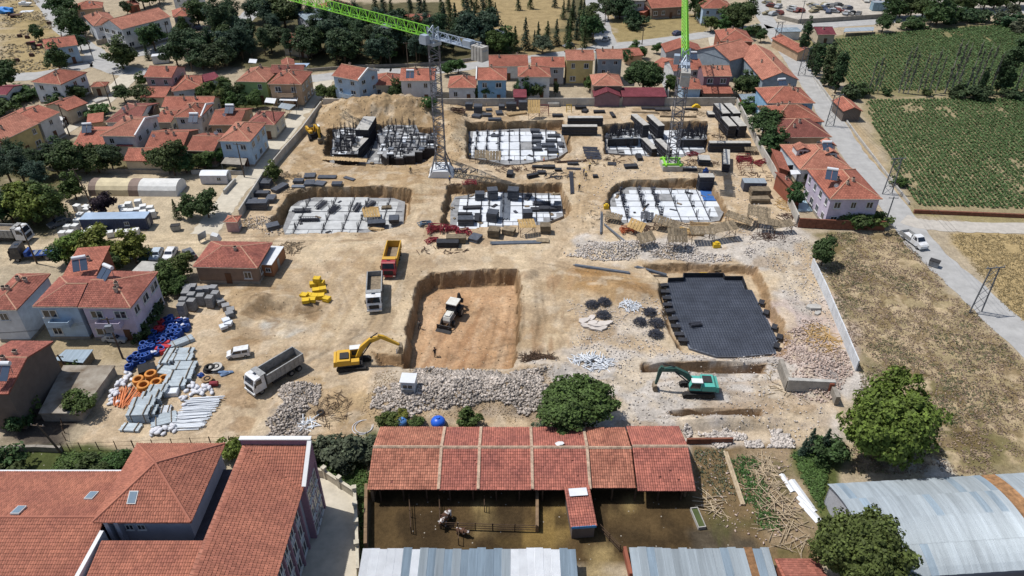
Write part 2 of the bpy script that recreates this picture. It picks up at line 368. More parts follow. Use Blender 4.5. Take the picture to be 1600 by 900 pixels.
def grid_mesh(name,X,Y,Z,C,m):
 ny,nx=X.shape;me=bpy.data.meshes.new(name)
 me.vertices.add(nx*ny);me.vertices.foreach_set('co',np.stack([X,Y,Z],-1).astype('f').ravel())
 i=np.arange(ny-1)[:,None]*nx+np.arange(nx-1)[None,:]
 q=np.stack([i,i+1,i+nx+1,i+nx],-1).reshape(-1,4)
 me.loops.add(q.size);me.loops.foreach_set('vertex_index',q.ravel().astype('i'))
 me.polygons.add(len(q));me.polygons.foreach_set('loop_start',np.arange(0,q.size,4).astype('i'));me.polygons.foreach_set('loop_total',np.full(len(q),4,'i'))
 zq=Z.ravel()[q];me.polygons.foreach_set('use_smooth',(zq.max(1)-zq.min(1))<.28)
 at=me.color_attributes.new('soil','FLOAT_COLOR','POINT')
 at.data.foreach_set('color',np.concatenate([C,np.ones(C.shape[:2]+(1,))],-1).astype('f').ravel())
 me.materials.append(m);me.update(calc_edges=True);return me
def ground_mat():
 m=bpy.data.materials.new('soil');m.use_nodes=True;nt=m.node_tree;n=nt.nodes;L=nt.links
 b=n['Principled BSDF'];b.inputs['Roughness'].default_value=0.95;b.inputs['Specular IOR Level'].default_value=0.1
 at=n.new('ShaderNodeAttribute');at.attribute_name='soil'
 geo=n.new('ShaderNodeNewGeometry');cur=at.outputs['Color']
 def noise(sc,det,rough=.6):
  t=n.new('ShaderNodeTexNoise');t.inputs['Scale'].default_value=sc;t.inputs['Detail'].default_value=det;t.inputs['Roughness'].default_value=rough
  L.new(geo.outputs['Position'],t.inputs['Vector']);return t
 for sc,det,lo,hi in ((0.35,6,.74,1.22),(2.2,6,.72,1.24),(9.0,4,.78,1.2)):
  t=noise(sc,det,.7);r=n.new('ShaderNodeMapRange');r.inputs['From Min'].default_value=.3;r.inputs['From Max'].default_value=.7
  r.inputs['To Min'].default_value=lo;r.inputs['To Max'].default_value=hi;L.new(t.outputs['Fac'],r.inputs['Value'])
  mx=n.new('ShaderNodeMix');mx.data_type='RGBA';mx.blend_type='MULTIPLY';mx.inputs['Factor'].default_value=1
  L.new(cur,mx.inputs['A']);L.new(r.outputs[0],mx.inputs['B']);cur=mx.outputs['Result']
 vo=n.new('ShaderNodeTexVoronoi');vo.inputs['Scale'].default_value=1.6;L.new(geo.outputs['Position'],vo.inputs['Vector']) # scattered pale stones
 lt=n.new('ShaderNodeMath');lt.operation='LESS_THAN';lt.inputs[1].default_value=.13;L.new(vo.outputs['Distance'],lt.inputs[0])
 sp=n.new('ShaderNodeMath');sp.operation='GREATER_THAN';sp.inputs[1].default_value=.80
 sep=n.new('ShaderNodeSeparateColor');L.new(vo.outputs['Color'],sep.inputs[0]);L.new(sep.outputs[0],sp.inputs[0])
 ml=n.new('ShaderNodeMath');ml.operation='MULTIPLY';L.new(lt.outputs[0],ml.inputs[0]);L.new(sp.outputs[0],ml.inputs[1])
 m2=n.new('ShaderNodeMath');m2.operation='MULTIPLY';m2.inputs[1].default_value=.6;L.new(ml.outputs[0],m2.inputs[0])
 mx=n.new('ShaderNodeMix');mx.data_type='RGBA';mx.inputs['B'].default_value=(*S(215,205,190),1)
 L.new(cur,mx.inputs['A']);L.new(m2.outputs[0],mx.inputs['Factor']);L.new(mx.outputs['Result'],b.inputs['Base Color'])
 t=noise(5.0,8,.75);bp=n.new('ShaderNodeBump');bp.inputs['Strength'].default_value=.8;bp.inputs['Distance'].default_value=.12
 L.new(t.outputs['Fac'],bp.inputs['Height']);L.new(bp.outputs[0],b.inputs['Normal'])
 return m
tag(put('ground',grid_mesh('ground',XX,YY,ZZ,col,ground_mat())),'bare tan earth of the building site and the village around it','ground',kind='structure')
# ------------------------------------------------------------------ roads
M_ASPH=mat('asphalt',S(186,184,180),.9,var=.10,scale=.5,bump=.2,bscale=30)
M_CONC_ROAD=mat('concrete_paving',S(214,204,184),.9,var=.10,scale=.7,bump=.15,bscale=20)
M_GRAVEL=mat('gravel_road',S(204,196,184),.95,var=.10,scale=.8,bump=.5,bscale=25)
def smooth_line(pts,n=8):
 out=[]
 for i in range(len(pts)-1):
  p0=pts[max(i-1,0)];p1=pts[i];p2=pts[i+1];p3=pts[min(i+2,len(pts)-1)]
  for k in range(n):
   t=k/n
   out.append(0.5*((2*p1)+(p2-p0)*t+(2*p0-5*p1+4*p2-p3)*t*t+(3*p1-p0-3*p2+p3)*t **3))
 return out+[pts[-1]]
def road(name,label,pts,w,m,z=.03,edge=.25,cat='road'):
 ln=smooth_line(PX(pts));mb=MB();vs=[]
 for i,p in enumerate(ln):
  d=(ln[min(i+1,len(ln)-1)]-ln[max(i-1,0)]).normalized();nrm=Vector((-d.y,d.x,0))
  wl=w/2+random.uniform(-edge,edge);wr=w/2+random.uniform(-edge,edge)
  vs += [p+nrm*wl+Vector((0,0,z)),p-nrm*wr+Vector((0,0,z))]
 mb.add(vs,[(2*i+1,2*i+3,2*i+2,2*i) for i in range(len(ln)-1)])
 return tag(mb.build(name,m),label,cat,kind='structure')
road('road','grey asphalt road running past the crop fields on the village edge',[(1172,-30),(1184,5),(1200,35),(1222,68),(1245,100),(1279,150),(1319,220),(1350,262),(1398,325),(1447,390),(1514,450),(1590,522),(1700,620)],6.0,M_ASPH,.034)
road('gravel_track','pale gravel track branching off the road between field and stubble',[(1412,342),(1440,350),(1490,354),(1560,356),(1720,358)],4.2,M_GRAVEL,.05)
road('road','grey road passing the scrapyard beside a line of bushes',[(1196,42),(1250,43),(1310,38),(1400,31),(1470,24),(1560,19),(1700,14)],7.0,M_ASPH,.042)
road('road','pale village road crossing below the blue house and white villa',[(-60,128),(0,122),(60,118),(110,108),(150,98),(190,110),(232,116)],7.5,M_ASPH,.034)
road('road','grey lane coming down past the dry meadow with the tarpaulin heap',[(50,-20),(66,0),(82,22),(95,42),(125,66),(150,84),(165,97)],6.0,M_ASPH,.042)
road('road','grey street in front of the long white balcony building',[(158,99),(200,86),(235,80),(290,62),(330,52),(375,35),(410,5),(440,-20)],7.0,M_ASPH,.05)
road('street','pale concrete village street with a white van parked along it',[(205,116),(180,140),(152,164),(118,190),(80,214),(40,236),(0,252),(-60,275)],6.0,M_CONC_ROAD,.058)
road('street','pale concrete street between the house cluster and the site wall',[(510,122),(494,145),(470,176),(440,212),(412,244),(388,276),(362,306),(342,335),(318,366)],5.0,M_CONC_ROAD,.034)
road('street','grey street behind the row of houses along the site wall',[(470,125),(520,119),(580,113),(650,112),(710,107),(770,98),(830,92),(890,84),(945,74),(1010,67),(1090,56),(1150,48),(1200,40)],6.5,M_ASPH,.042)
road('road','straight grey road between the park conifers and the dry plot',[(952,76),(940,48),(930,10),(924,-25)],7.0,M_ASPH,.05)
road('street','short grey alley between the back houses and the vacant plot',[(850,128),(900,126),(935,124)],3.5,M_ASPH,.034)
road('street','narrow grey lane between the brick house and the grey hall',[(1118,56),(1125,80),(1140,105),(1146,125)],5.0,M_CONC_ROAD,.034)
road('courtyard','pale paved yard beside the blue house with green shrubs',[(1158,165),(1172,185),(1184,200)],8.0,M_CONC_ROAD,.034)
def gz(x,y):
 """height of the finished ground (bilinear)"""
 i=int(np.clip(np.searchsorted(GX,x)-1,0,len(GX)-2));j=int(np.clip(np.searchsorted(GY,y)-1,0,len(GY)-2))
 u=(x-GX[i])/(GX[i+1]-GX[i]);v=(y-GY[j])/(GY[j+1]-GY[j])
 return float(ZZ[j,i]*(1-u)*(1-v)+ZZ[j,i+1]*u*(1-v)+ZZ[j+1,i]*(1-u)*v+ZZ[j+1,i+1]*u*v)
 # ================================================================== houses
def tile_mat(name,c,c2,rows=True):
 m=bpy.data.materials.new(name);m.use_nodes=True;MATS[name]=m;nt=m.node_tree;n=nt.nodes;L=nt.links
 b=n['Principled BSDF'];b.inputs['Roughness'].default_value=.85;b.inputs['Specular IOR Level'].default_value=.2
 uv=n.new('ShaderNodeUVMap');br=n.new('ShaderNodeTexBrick');br.inputs['Scale'].default_value=1.0
 br.inputs['Brick Width'].default_value=.55;br.inputs['Row Height'].default_value=.42;br.inputs['Mortar Size'].default_value=.045;br.inputs['Mortar Smooth'].default_value=.6;br.inputs['Bias'].default_value=-.1
 br.inputs['Color1'].default_value=(*c,1);br.inputs['Color2'].default_value=(*c2,1);br.inputs['Mortar'].default_value=(*[x*.62 for x in c],1)
 L.new(uv.outputs[0],br.inputs['Vector']);geo=n.new('ShaderNodeNewGeometry');cur=br.outputs['Color']
 for sc,lo,hi in ((.35,.7,1.25),(3.0,.75,1.22)):
  t=n.new('ShaderNodeTexNoise');t.inputs['Scale'].default_value=sc;t.inputs['Detail'].default_value=5;t.inputs['Roughness'].default_value=.7;L.new(geo.outputs['Position'],t.inputs['Vector'])
  r=n.new('ShaderNodeMapRange');r.inputs['From Min'].default_value=.3;r.inputs['From Max'].default_value=.7;r.inputs['To Min'].default_value=lo;r.inputs['To Max'].default_value=hi;L.new(t.outputs['Fac'],r.inputs['Value'])
  mx=n.new('ShaderNodeMix');mx.data_type='RGBA';mx.blend_type='MULTIPLY';mx.inputs['Factor'].default_value=1;L.new(cur,mx.inputs['A']);L.new(r.outputs[0],mx.inputs['B']);cur=mx.outputs['Result']
 oi=n.new('ShaderNodeObjectInfo');hv=n.new('ShaderNodeHueSaturation');mr=n.new('ShaderNodeMapRange');mr.inputs['To Min'].default_value=.8;mr.inputs['To Max'].default_value=1.15
 L.new(oi.outputs['Random'],mr.inputs['Value']);L.new(mr.outputs[0],hv.inputs['Value']);L.new(cur,hv.inputs['Color']);L.new(hv.outputs[0],b.inputs['Base Color'])
 bp=n.new('ShaderNodeBump');bp.inputs['Strength'].default_value=.7;bp.inputs['Distance'].default_value=.08;bp.invert=True
 L.new(br.outputs['Fac'],bp.inputs['Height']);L.new(bp.outputs[0],b.inputs['Normal'])
 return m
tile_mat('roof_tile',S(190,120,99),S(168,102,84));tile_mat('roof_tile_dark',S(166,104,92),S(148,90,80));tile_mat('roof_tile_pale',S(198,134,111),S(178,116,96))
tile_mat('roof_crimson',S(140,72,80),S(130,64,72));tile_mat('roof_brown',S(96,70,58),S(84,60,50));tile_mat('roof_metal_blue',S(170,184,192),S(150,166,178))
M_LT=mat('laid_tile',S(190,122,104),.85,scale=.45,island=.24,col2=S(150,90,76)) # separately laid tiles
M_LTP=mat('laid_tile_plum',S(196,122,103),.85,scale=.45,island=.24,col2=S(150,92,82))
M_LTO=mat('laid_tile_orange',S(204,138,112),.85,scale=.45,island=.26,col2=S(152,96,78))
M_LTS=mat('laid_tile_school',S(196,128,103),.85,scale=.3,island=.18,col2=S(164,104,87))
M_RIDGE=mat('ridge_mortar',S(206,160,132),.9,var=.15,scale=3);M_WHITE=mat('white_paint',S(240,240,238),.6,var=.04,scale=2)
M_FRAME=mat('window_frame',S(225,225,222),.5,var=.03);M_GLASS=mat('dark_glass',(.015,.02,.03),.08,var=.1,spec=.8,obj=.4)
M_DOOR=mat('door_brown',S(110,76,56),.6,var=.1);M_CHIM=mat('chimney_plaster',S(206,186,166),.9,var=.2,scale=4);M_SOOT=mat('soot',S(64,56,52),.9,var=.2)
M_CONC=mat('concrete',S(196,192,184),.9,var=.14,scale=1.0,bump=.2,bscale=10);M_CONC_D=mat('weathered_concrete',S(162,154,142),.92,var=.18,scale=1.0,bump=.3,bscale=8)
WALLC=dict(white=(232,232,230),blue=(190,212,232),pale=(222,226,232),cream=(226,214,190),beige=(210,194,168),yellow=(222,200,140),pink=(216,176,172),grey=(186,186,190),green=(170,196,130),lilac=(216,204,222),
brick=(160,96,74),brown=(150,128,112),dark=(120,108,100),tan=(200,170,140),slate=(160,172,182),plum=(150,120,128),sky=(150,190,220))
def wmat(c):return mat('wall_'+c,S(*WALLC[c]),.85,var=.10,scale=.8,bump=.12,bscale=6)
# unit window (1 x 1 in x-z, looking to -y) and its pane
def _ring():
 mb=MB()
 for x0,x1,z0,z1 in ((-.5,-.42,-.5,.5),(.42,.5,-.5,.5),(-.42,.42,.42,.5),(-.42,.42,-.5,-.42),(-.035,.035,-.42,.42)):mb.b(x0,x1,-.07,.02,z0,z1)
 mb.b(-.58,.58,-.16,.02,-.58,-.503);return mb.mesh('window',M_FRAME)
W_ME=_ring();P_ME=MB().b(-.42,.42,-.035,.0,-.42,.42).mesh('pane',M_GLASS)
D_ME=MB().b(-.5,.5,-.08,.02,0,1).b(.3,.38,-.12,-.08,.45,.5).mesh('door',M_DOOR)
CH_ME=MB().b(-.28,.28,-.28,.28,-.9,.75).b(-.36,.36,-.36,.36,.75,.85).mesh('chimney',M_CHIM)
CT_ME=MB().b(-.22,.22,-.22,.22,.85,1.1).mesh('chimney_pot',M_SOOT)
def dish_mesh():
 mb=MB();mb.cyl((0,0,0),(0,0,.8),.03,.03,5);c=Vector((0,-.15,.95));n=10
 vs=[c+Vector((0,.1,0))]+[c+Vector((.42*math.cos(2*math.pi*i/n),-.08,.42*math.sin(2*math.pi*i/n))) for i in range(n)]
 mb.add(vs,[(0,1+(i+1)%n,1+i) for i in range(n)]);mb.bar(c,c+Vector((0,-.4,.1)),.03);return mb.mesh('satellite_dish',M_WHITE)
DISH_ME=dish_mesh()
FACE={'f':0.0,'r':R(90),'l':R(-90),'b':R(180)}
def window(parent,x,y,z,w,h,face='f'):
 o=put('window',W_ME,parent,(x,y,z),(0,0,FACE[face]),(w,1,h));put('pane',P_ME,o);return o
def slopes(kind,a,b,h,off=0.0):
 """list of slope polygons (eave edge first), ridge segments"""
 if kind =='hip':
  if a >= b:
   k=a-b*.95;r0,r1=(-k,0,h),(k,0,h)
   return [[(-a,-b,0),(a,-b,0),r1,r0],[(a,-b,0),(a,b,0),r1],[(a,b,0),(-a,b,0),r0,r1],[(-a,b,0),(-a,-b,0),r0]],[(r0,r1),((-a,-b,0),r0),((a,-b,0),r1),((a,b,0),r1),((-a,b,0),r0)]
  k=b-a*.95;r0,r1=(0,-k,h),(0,k,h)
  return [[(-a,-b,0),(a,-b,0),r0],[(a,-b,0),(a,b,0),r1,r0],[(a,b,0),(-a,b,0),r1],[(-a,b,0),(-a,-b,0),r0,r1]],[(r0,r1),((-a,-b,0),r0),((a,-b,0),r0),((a,b,0),r1),((-a,b,0),r1)]
 if kind =='gx':return [[(-a,-b,0),(a,-b,0),(a,0,h),(-a,0,h)],[(a,b,0),(-a,b,0),(-a,0,h),(a,0,h)]],[((-a,0,h),(a,0,h))]
 if kind =='gy':return [[(-a,b,0),(-a,-b,0),(0,-b,h),(0,b,h)],[(a,-b,0),(a,b,0),(0,b,h),(0,-b,h)]],[((0,-b,h),(0,b,h))]
 if kind =='shed':return [[(-a,-b,0),(a,-b,0),(a,b,h),(-a,b,h)]],[]
 if kind =='shedr':return [[(a,-b,0),(a,b,0),(-a,b,h),(-a,-b,h)]],[]
 if kind =='hipl': # hipped on the left, gable on the right
  r0,r1=(-a+b*.9,0,h),(a,0,h)
  return [[(-a,-b,0),(a,-b,0),r1,r0],[(a,b,0),(-a,b,0),r0,r1],[(-a,b,0),(-a,-b,0),r0]],[(r0,r1),((-a,-b,0),r0),((-a,b,0),r0)]
 if kind =='hipr':
  r0,r1=(-a,0,h),(a-b*.9,0,h)
  return [[(-a,-b,0),(a,-b,0),r1,r0],[(a,-b,0),(a,b,0),r1],[(a,b,0),(-a,b,0),r0,r1]],[(r0,r1),((a,-b,0),r1),((a,b,0),r1)]
def roof_z(kind,a,b,h,x,y):
 fx=1-abs(x)/a;fy=1-abs(y)/b
 if kind in ('gx',):return h*fy
 if kind =='gy':return h*fx
 if kind =='shed':return h*(y+b)/(2*b)
 if kind =='shedr':return h*(a-x)/(2*a)
 m=min(a,b);r=min((a-abs(x))/m,(b-abs(y))/m)
 if kind =='hipl' and x>0:return h*fy
 if kind =='hipr' and x<0:return h*fy
 return h*r
def roof_mesh(name,polys,m,thick=.16):
 vs,fs,uvs=[],[],[]
 for p in polys:
  q=[Vector(v) for v in p];k=len(vs);n=len(q);e=(q[1]-q[0]).normalized()
  nn=(q[1]-q[0]).cross(q[2]-q[0]).normalized();s=nn.cross(e)
  vs += [tuple(v) for v in q]+[(v.x,v.y,v.z-thick) for v in q]
  fs.append(tuple(range(k,k+n)));uvs += [((v-q[0]).dot(e),(v-q[0]).dot(s)) for v in q]
  fs.append(tuple(range(k+2*n-1,k+n-1,-1)));uvs += [(0,0)]*n
  for i in range(n):fs.append((k+(i+1)%n,k+i,k+n+i,k+n+(i+1)%n));uvs += [(0,0)]*4
 me=bpy.data.meshes.new(name);me.from_pydata(vs,[],fs);me.materials.append(m)
 ul=me.uv_layers.new(name='UVMap');ul.data.foreach_set('uv',np.array(uvs,'f').ravel());me.update();return me
def lay_tiles(mb,poly,tw=.26,th=.36,lift=.045,hole=0.0,rnd=random):
 """separate curved tiles in courses over a sloping outline whose first edge is the eave"""
 q=[Vector(v) for v in poly];e=(q[1]-q[0]).normalized();nn=(q[1]-q[0]).cross(q[2]-q[0]).normalized();s=nn.cross(e)
 uv=[((v-q[0]).dot(e),(v-q[0]).dot(s)) for v in q];vmax=max(v for _,v in uv);n=len(uv)
 def span(v):
  xs=[]
  for i in range(n):
   (u0,v0),(u1,v1)=uv[i],uv[(i+1)%n]
   if abs(v1-v0)>1e-6 and min(v0,v1)-1e-6 <= v <= max(v0,v1)+1e-6:xs.append(u0+(u1-u0)*(v-v0)/(v1-v0))
  return (min(xs),max(xs)) if len(xs) >= 2 else None
 V,Fc=mb.v,mb.f;o=q[0]+nn*.03
 for r in range(int(vmax/th)):
  v=r*th;sp=span(v+th*.5)
  if not sp:continue
  u0,u1=sp;k=max(1,int(round((u1-u0)/tw)));w=(u1-u0)/k
  for i in range(k):
   if hole and rnd.random()<hole:continue
   a=u0+i*w;dv=rnd.uniform(-.02,.02);l2=lift+rnd.uniform(0,.02);B=len(V)
   for uu,hh in ((a+.01,l2),(a+w*.5,l2+.055),(a+w-.01,l2)):
    p=o+e*uu+s*(v-.04+dv)+nn*hh;V.append((p.x,p.y,p.z))
    p=o+e*uu+s*(v+th+dv)+nn*(hh-lift);V.append((p.x,p.y,p.z))
   Fc.append((B,B+2,B+3,B+1));Fc.append((B+2,B+4,B+5,B+3));mb.mi.extend((0,0))
 return mb
def rect(fl,fr,dep,z):
 p0=P(*fl,z);p1=P(*fr,z);e=(p1-p0);W=e.length;e.normalize();nrm=Vector((-e.y,e.x,0))
 D=(P(*dep,z)-p1).dot(nrm) if isinstance(dep,tuple) else dep
 c=(p0+p1)/2+nrm*D/2
 return Vector((c.x,c.y,0)),W,D,math.atan2(e.y,e.x)
HOUSES=[]
def house(label,fl,fr,dep,z,roof='hip',wall='cream',rise=None,tile='roof_tile',ov=.35,st=None,wins='fr',chim=1,tiles=None,parapet=None,dish=0,cat='house',name='house',door=True,gap=3.0,ww=1.3,balcony=False,rnd=None):
 rnd=rnd or random.Random(hash(label)%1000 if False else sum(map(ord,label)))
 c,W,D,rz=rect(fl,fr,dep,z)
 e=empty(name,c,rz,label,cat);a,b=W/2,D/2;wa,wb=a-ov,b-ov
 h=rise if rise is not None else min(a,b)*.42
 h=h if roof not in ('shed','shedr') else (rise or .8)
 wm=wmat(wall);mb=MB()
 if parapet =='r':wa2=a
 # walls, with gable ends following the roof
 zz=z-.05
 prof=[(-wa,-wb),(wa,-wb),(wa,wb),(-wa,wb)]
 mb.prism(prof,-.3,zz)
 k=.94
 if roof =='gx':
  for x in (-wa,wa):mb.add([(x-.1,-wb,zz),(x-.1,wb,zz),(x-.1,0,zz+h*wb/b),(x+.1,-wb,zz),(x+.1,wb,zz),(x+.1,0,zz+h*wb/b)],[(0,1,2),(5,4,3),(0,2,5,3),(1,4,5,2)])
 elif roof =='gy':
  for y in (-wb,wb):mb.add([(-wa,y-.1,zz),(wa,y-.1,zz),(0,y-.1,zz+h*wa/a),(-wa,y+.1,zz),(wa,y+.1,zz),(0,y+.1,zz+h*wa/a)],[(0,1,2),(5,4,3),(0,2,5,3),(1,4,5,2)])
 elif roof in ('hipl','hipr'):
  x=wa if roof =='hipl' else-wa
  mb.add([(x-.1,-wb,zz),(x-.1,wb,zz),(x-.1,0,zz+h*wb/b),(x+.1,-wb,zz),(x+.1,wb,zz),(x+.1,0,zz+h*wb/b)],[(0,1,2),(5,4,3),(0,2,5,3),(1,4,5,2)])
 elif roof =='shed':
  mb.add([(-wa,-wb,zz),(wa,-wb,zz),(wa,wb,zz+h),(-wa,wb,zz+h),(-wa,wb,zz),(wa,wb,zz)],[(0,3,4),(1,5,2),(3,2,5,4)])
 elif roof =='shedr':
  mb.add([(-wa,-wb,zz),(wa,-wb,zz),(wa,wb,zz),(-wa,wb,zz),(-wa,-wb,zz+h),(-wa,wb,zz+h)],[(0,1,4),(2,3,5),(0,4,5,3)])
 wo_=mb.build('wall',wm,e)
 if z>3.3 and wins:MB().prism([(p[0]*1.006+(.04 if p[0]>0 else-.04),p[1]*1.006+(.04 if p[1]>0 else-.04)) for p in prof],-.3,.55).build('plinth',M_CONC_D,wo_)
 if roof in ('hip','gx','hipl','hipr') and wins:MB().cyl((-a,-b-.06,z-.05),(a,-b-.06,z-.05),.07,.07,5).build('gutter',M_CHIM,wo_)
 if roof =='flat':
  MB().prism([(-a,-b),(a,-b),(a,b),(-a,b)],z,z+.25).build('roof',M_CONC_D,e);polys,rid=[],[]
  ro=e
 else:
  polys,rid=slopes(roof,a,b,h)
  up=lambda p:(p[0],p[1],p[2]+z)
  ro=put('roof',roof_mesh('roof',[[up(p) for p in q] for q in polys],MATS[tile]),e)
  if tiles:
   tb=MB()
   for q in polys:lay_tiles(tb,[up(p) for p in q])
   tag(tb.build('tile',tiles,ro),kind='stuff')
  if rid:
   rb=MB()
   for p,q in rid:rb.cyl(up(p),up(q),.13,.13,5)
   rb.build('ridge_cap',M_RIDGE if tile in ('roof_tile','roof_tile_dark','roof_tile_pale') else MATS[tile],ro)
  if parapet:
   sx=1 if parapet =='r' else-1;pb=MB()
   for s1 in (-1,1):pb.bar((sx*a,s1*b,z+.15),(sx*a,0,z+h+.15),.3,.45)
   pb.build('parapet',M_WHITE,ro)
  for i in range(chim):
   x=rnd.uniform(-.55,.55)*a;y=rnd.uniform(-.5,.35)*b
   o=put('chimney',CH_ME,ro,(x,y,z+roof_z(roof,a,b,h,x,y)),(0,0,0),(.75,.75,.8));put('chimney_pot',CT_ME,o)
  for i in range(dish):
   x=rnd.uniform(-.7,.7)*a;y=rnd.uniform(-.6,.3)*b
   put('satellite_dish',DISH_ME,ro,(x,y,z+roof_z(roof,a,b,h,x,y)-.1),(0,0,rnd.uniform(-.5,.5)))
 ns=st or max(1,int(round(z/3.1)));sh=z/ns
 for face in wins:
  L_=2*wa if face =='f' else 2*wb;nw=max(1,int(L_/gap))
  for s_ in range(ns):
   for i in range(nw):
    t=(i+.5)/nw*L_-L_/2
    if rnd.random()<.12:continue
    if door and face =='f' and s_ ==0 and i ==nw // 2:
     put('door',D_ME,e,(t,-wb,0.02),(0,0,0),(1.0,1,2.1));continue
    zc=s_*sh+sh*.52
    w=ww*rnd.choice((.8,1,1.25))
    if face =='f':window(e,t,-wb,zc,w,min(1.4,sh*.45),'f')
    elif face =='r':window(e,wa,t,zc,w,min(1.4,sh*.45),'r')
    else:window(e,-wa,t,zc,w,min(1.4,sh*.45),'l')
 if balcony:
  bb=MB();y0=-wb-1.2
  bb.b(-wa*.5,wa*.5,y0,-wb,sh-.15,sh);bb.b(-wa*.5,wa*.5,y0,y0+.08,sh,sh+.9);bb.b(-wa*.5,-wa*.5+.08,y0+.08,-wb,sh,sh+.9);bb.b(wa*.5-.08,wa*.5,y0+.08,-wb,sh,sh+.9)
  bb.build('balcony',wm,e)
 e['W']=W;e['D']=D;HOUSES.append(e);return e
H=house
# village, upper left
H('pale blue two storey house with red roof beside the dry meadow',(71,77),(122,70),9,5.5,'gx','blue',chim=3,wins='fl')
H('white villa with large hipped roof on the street corner',(48,128),(95,132),(137,113),6.0,'hip','pale',chim=2)
H('small beige kiosk with hipped tile roof at the street junction',(139,136),(164,135),3.6,2.8,'hip','beige',chim=0,cat='kiosk',name='kiosk')
H('grey gabled house facing the street beside the white villa',(68,165),(105,173),(130,159),4.0,'gy','beige',chim=2)
H('yellow row house with long roof along the concrete street',(6,219),(62,192),11,5.6,'gx','yellow',chim=2,wins='f',tile='roof_tile_pale')
H('white row house end with long roof next to the yellow one',(62,191),(94,175),11,5.6,'gx','white',chim=2,wins='f')
H('cream row house below the yellow one on the concrete street',(-40,243),(4,221),11,5.0,'gx','cream',chim=1,wins='f')
H('long white two storey block with dark balconies',(190,46),(267,26),11,7.0,'gx','white',chim=0,wins='fl',balcony=True,tile='roof_tile_pale',gap=3.4,ww=1.9)
H('white house with broad orange hipped roof left of the balcony block',(146,41),(186,35),16,5.5,'hip','pale',chim=3,tile='roof_tile_pale')
H('low brick farmhouse with patched roof behind the trees',(115,16),(160,12),9,3.4,'hip','tan',chim=1,dish=1)
H('small red roofed shed among the dark trees by the lane',(203,9),(219,6),8,3.0,'gx','brick',chim=0,cat='shed',name='shed')
H('grey house with small hipped roof behind the balcony block',(270,27),(301,24),10,5.0,'hip','grey',chim=1)
H('white building with a row of windows at the village edge',(268,-5),(316,-8),10,6.0,'gx','white',chim=0)
H('pink two storey house with red roof by the street corner',(224,120),(268,121),9,6.0,'gx','pink',chim=2)
H('low white house with hipped roof beside the pink house',(268,143),(318,137),11,3.4,'hip','pale',chim=2)
H('crimson lean-to roof attached behind the low white house',(318,128),(345,122),4,2.6,'shed','pale',tile='roof_crimson',chim=0,wins='',cat='shed',name='shed')
H('narrow tiled shed below the pink house among bushes',(219,152),(258,152),5,2.8,'shed','beige',rise=1.2,chim=0,wins='',cat='shed',name='shed')
H('long red roof with dark brown gable behind the cluster',(163,191),(216,191),13,3.4,'hipl','white',chim=3,tile='roof_tile_dark',dish=1)
H('dark brown roofed barn wedged between the red roofs',(214,178),(239,177),6,3.2,'gx','dark',tile='roof_brown',chim=0,wins='',cat='shed',name='shed')
H('tiny tan shed with lean-to tiles at the street edge',(135,193),(161,190),4.5,2.3,'shed','tan',chim=0,wins='',cat='shed',name='shed')
H('red tiled house with rooftop water heater by the street',(112,230),(161,229),12,3.5,'gx','beige',chim=2)
H('tall white house with bare gable wall and crimson balcony awning',(156,212),(211,213),12,5.6,'hipl','white',chim=2,parapet='r',tile='roof_tile_pale')
H('small cream house squeezed beside the bare white gable',(240,191),(267,191),11,3.8,'gx','cream',chim=3)
H('white house with blue door and small hipped roof',(271,183),(314,183),9,5.0,'hip','white',chim=2,parapet='r',gap=2.2)
H('long low tiled roof at the back of the house cluster',(252,167),(331,167),7,3.6,'gx','beige',chim=2)
H('low red roofed house below the bare white gable',(225,232),(285,232),11,3.5,'gx','brown',chim=3,dish=1)
H('red roofed house with a white awning under the eaves',(289,235),(334,236),10,4.0,'gx','brown',chim=2,dish=2)
H('small beige hut with red roof at the edge of the yard',(192,251),(258,252),7,3.0,'gx','beige',chim=1,wins='',cat='shed',name='shed')
H('light blue two storey house with stairs on the street side',(340,220),(391,221),(413,192),6.2,'hip','blue',chim=3,tile='roof_tile_pale')
H('red tiled house behind the light blue house with water heater',(326,195),(375,195),11,3.8,'gx','tan',chim=2,dish=2)
H('cream street house with hipped roof beside the concrete street',(384,194),(429,195),(448,175),3.9,'hip','cream',chim=4,tile='roof_tile_dark')
H('green and yellow house with hipped roof in a leafy garden',(368,127),(417,128),11,6.0,'hip','green',chim=3,tile='roof_tile_pale')
H('tan apartment house with balcony at the street corner',(418,131),(471,132),(484,112),6.2,'hip','tan',chim=3,balcony=True)
H('red roofed back wing behind the tan apartment house',(421,114),(473,114),6,6.3,'gx','cream',chim=2,tile='roof_tile_dark',wins='')
H('house end with orange roof beside the blue metal canopy',(441,106),(462,104),7,6.0,'gy','cream',chim=0,wins='')
H('small house with crimson roof at the far street bend',(-14,148),(10,148),8,3.5,'gx','white',chim=0,tile='roof_crimson')
# top centre
H('long grey building with blue metal roof among the pines',(461,22),(480,34),(512,12),5.0,'shedr','grey',tile='roof_metal_blue',chim=0)
H('orange roofed house above the metal roofed hall',(516,17),(556,9),10,5.0,'hip','white',chim=0)
H('red roofed house half hidden under the dark pines',(440,67),(480,71),9,4.0,'gx','beige',chim=1)
H('white house with red roof standing alone in the park',(614,39),(672,38),10,6.0,'gx','white',chim=1,parapet='l')
H('low shed with pale blue metal roof in the park',(754,58),(792,55),5,3.0,'shed','grey',tile='roof_metal_blue',chim=0,wins='',cat='shed',name='shed')
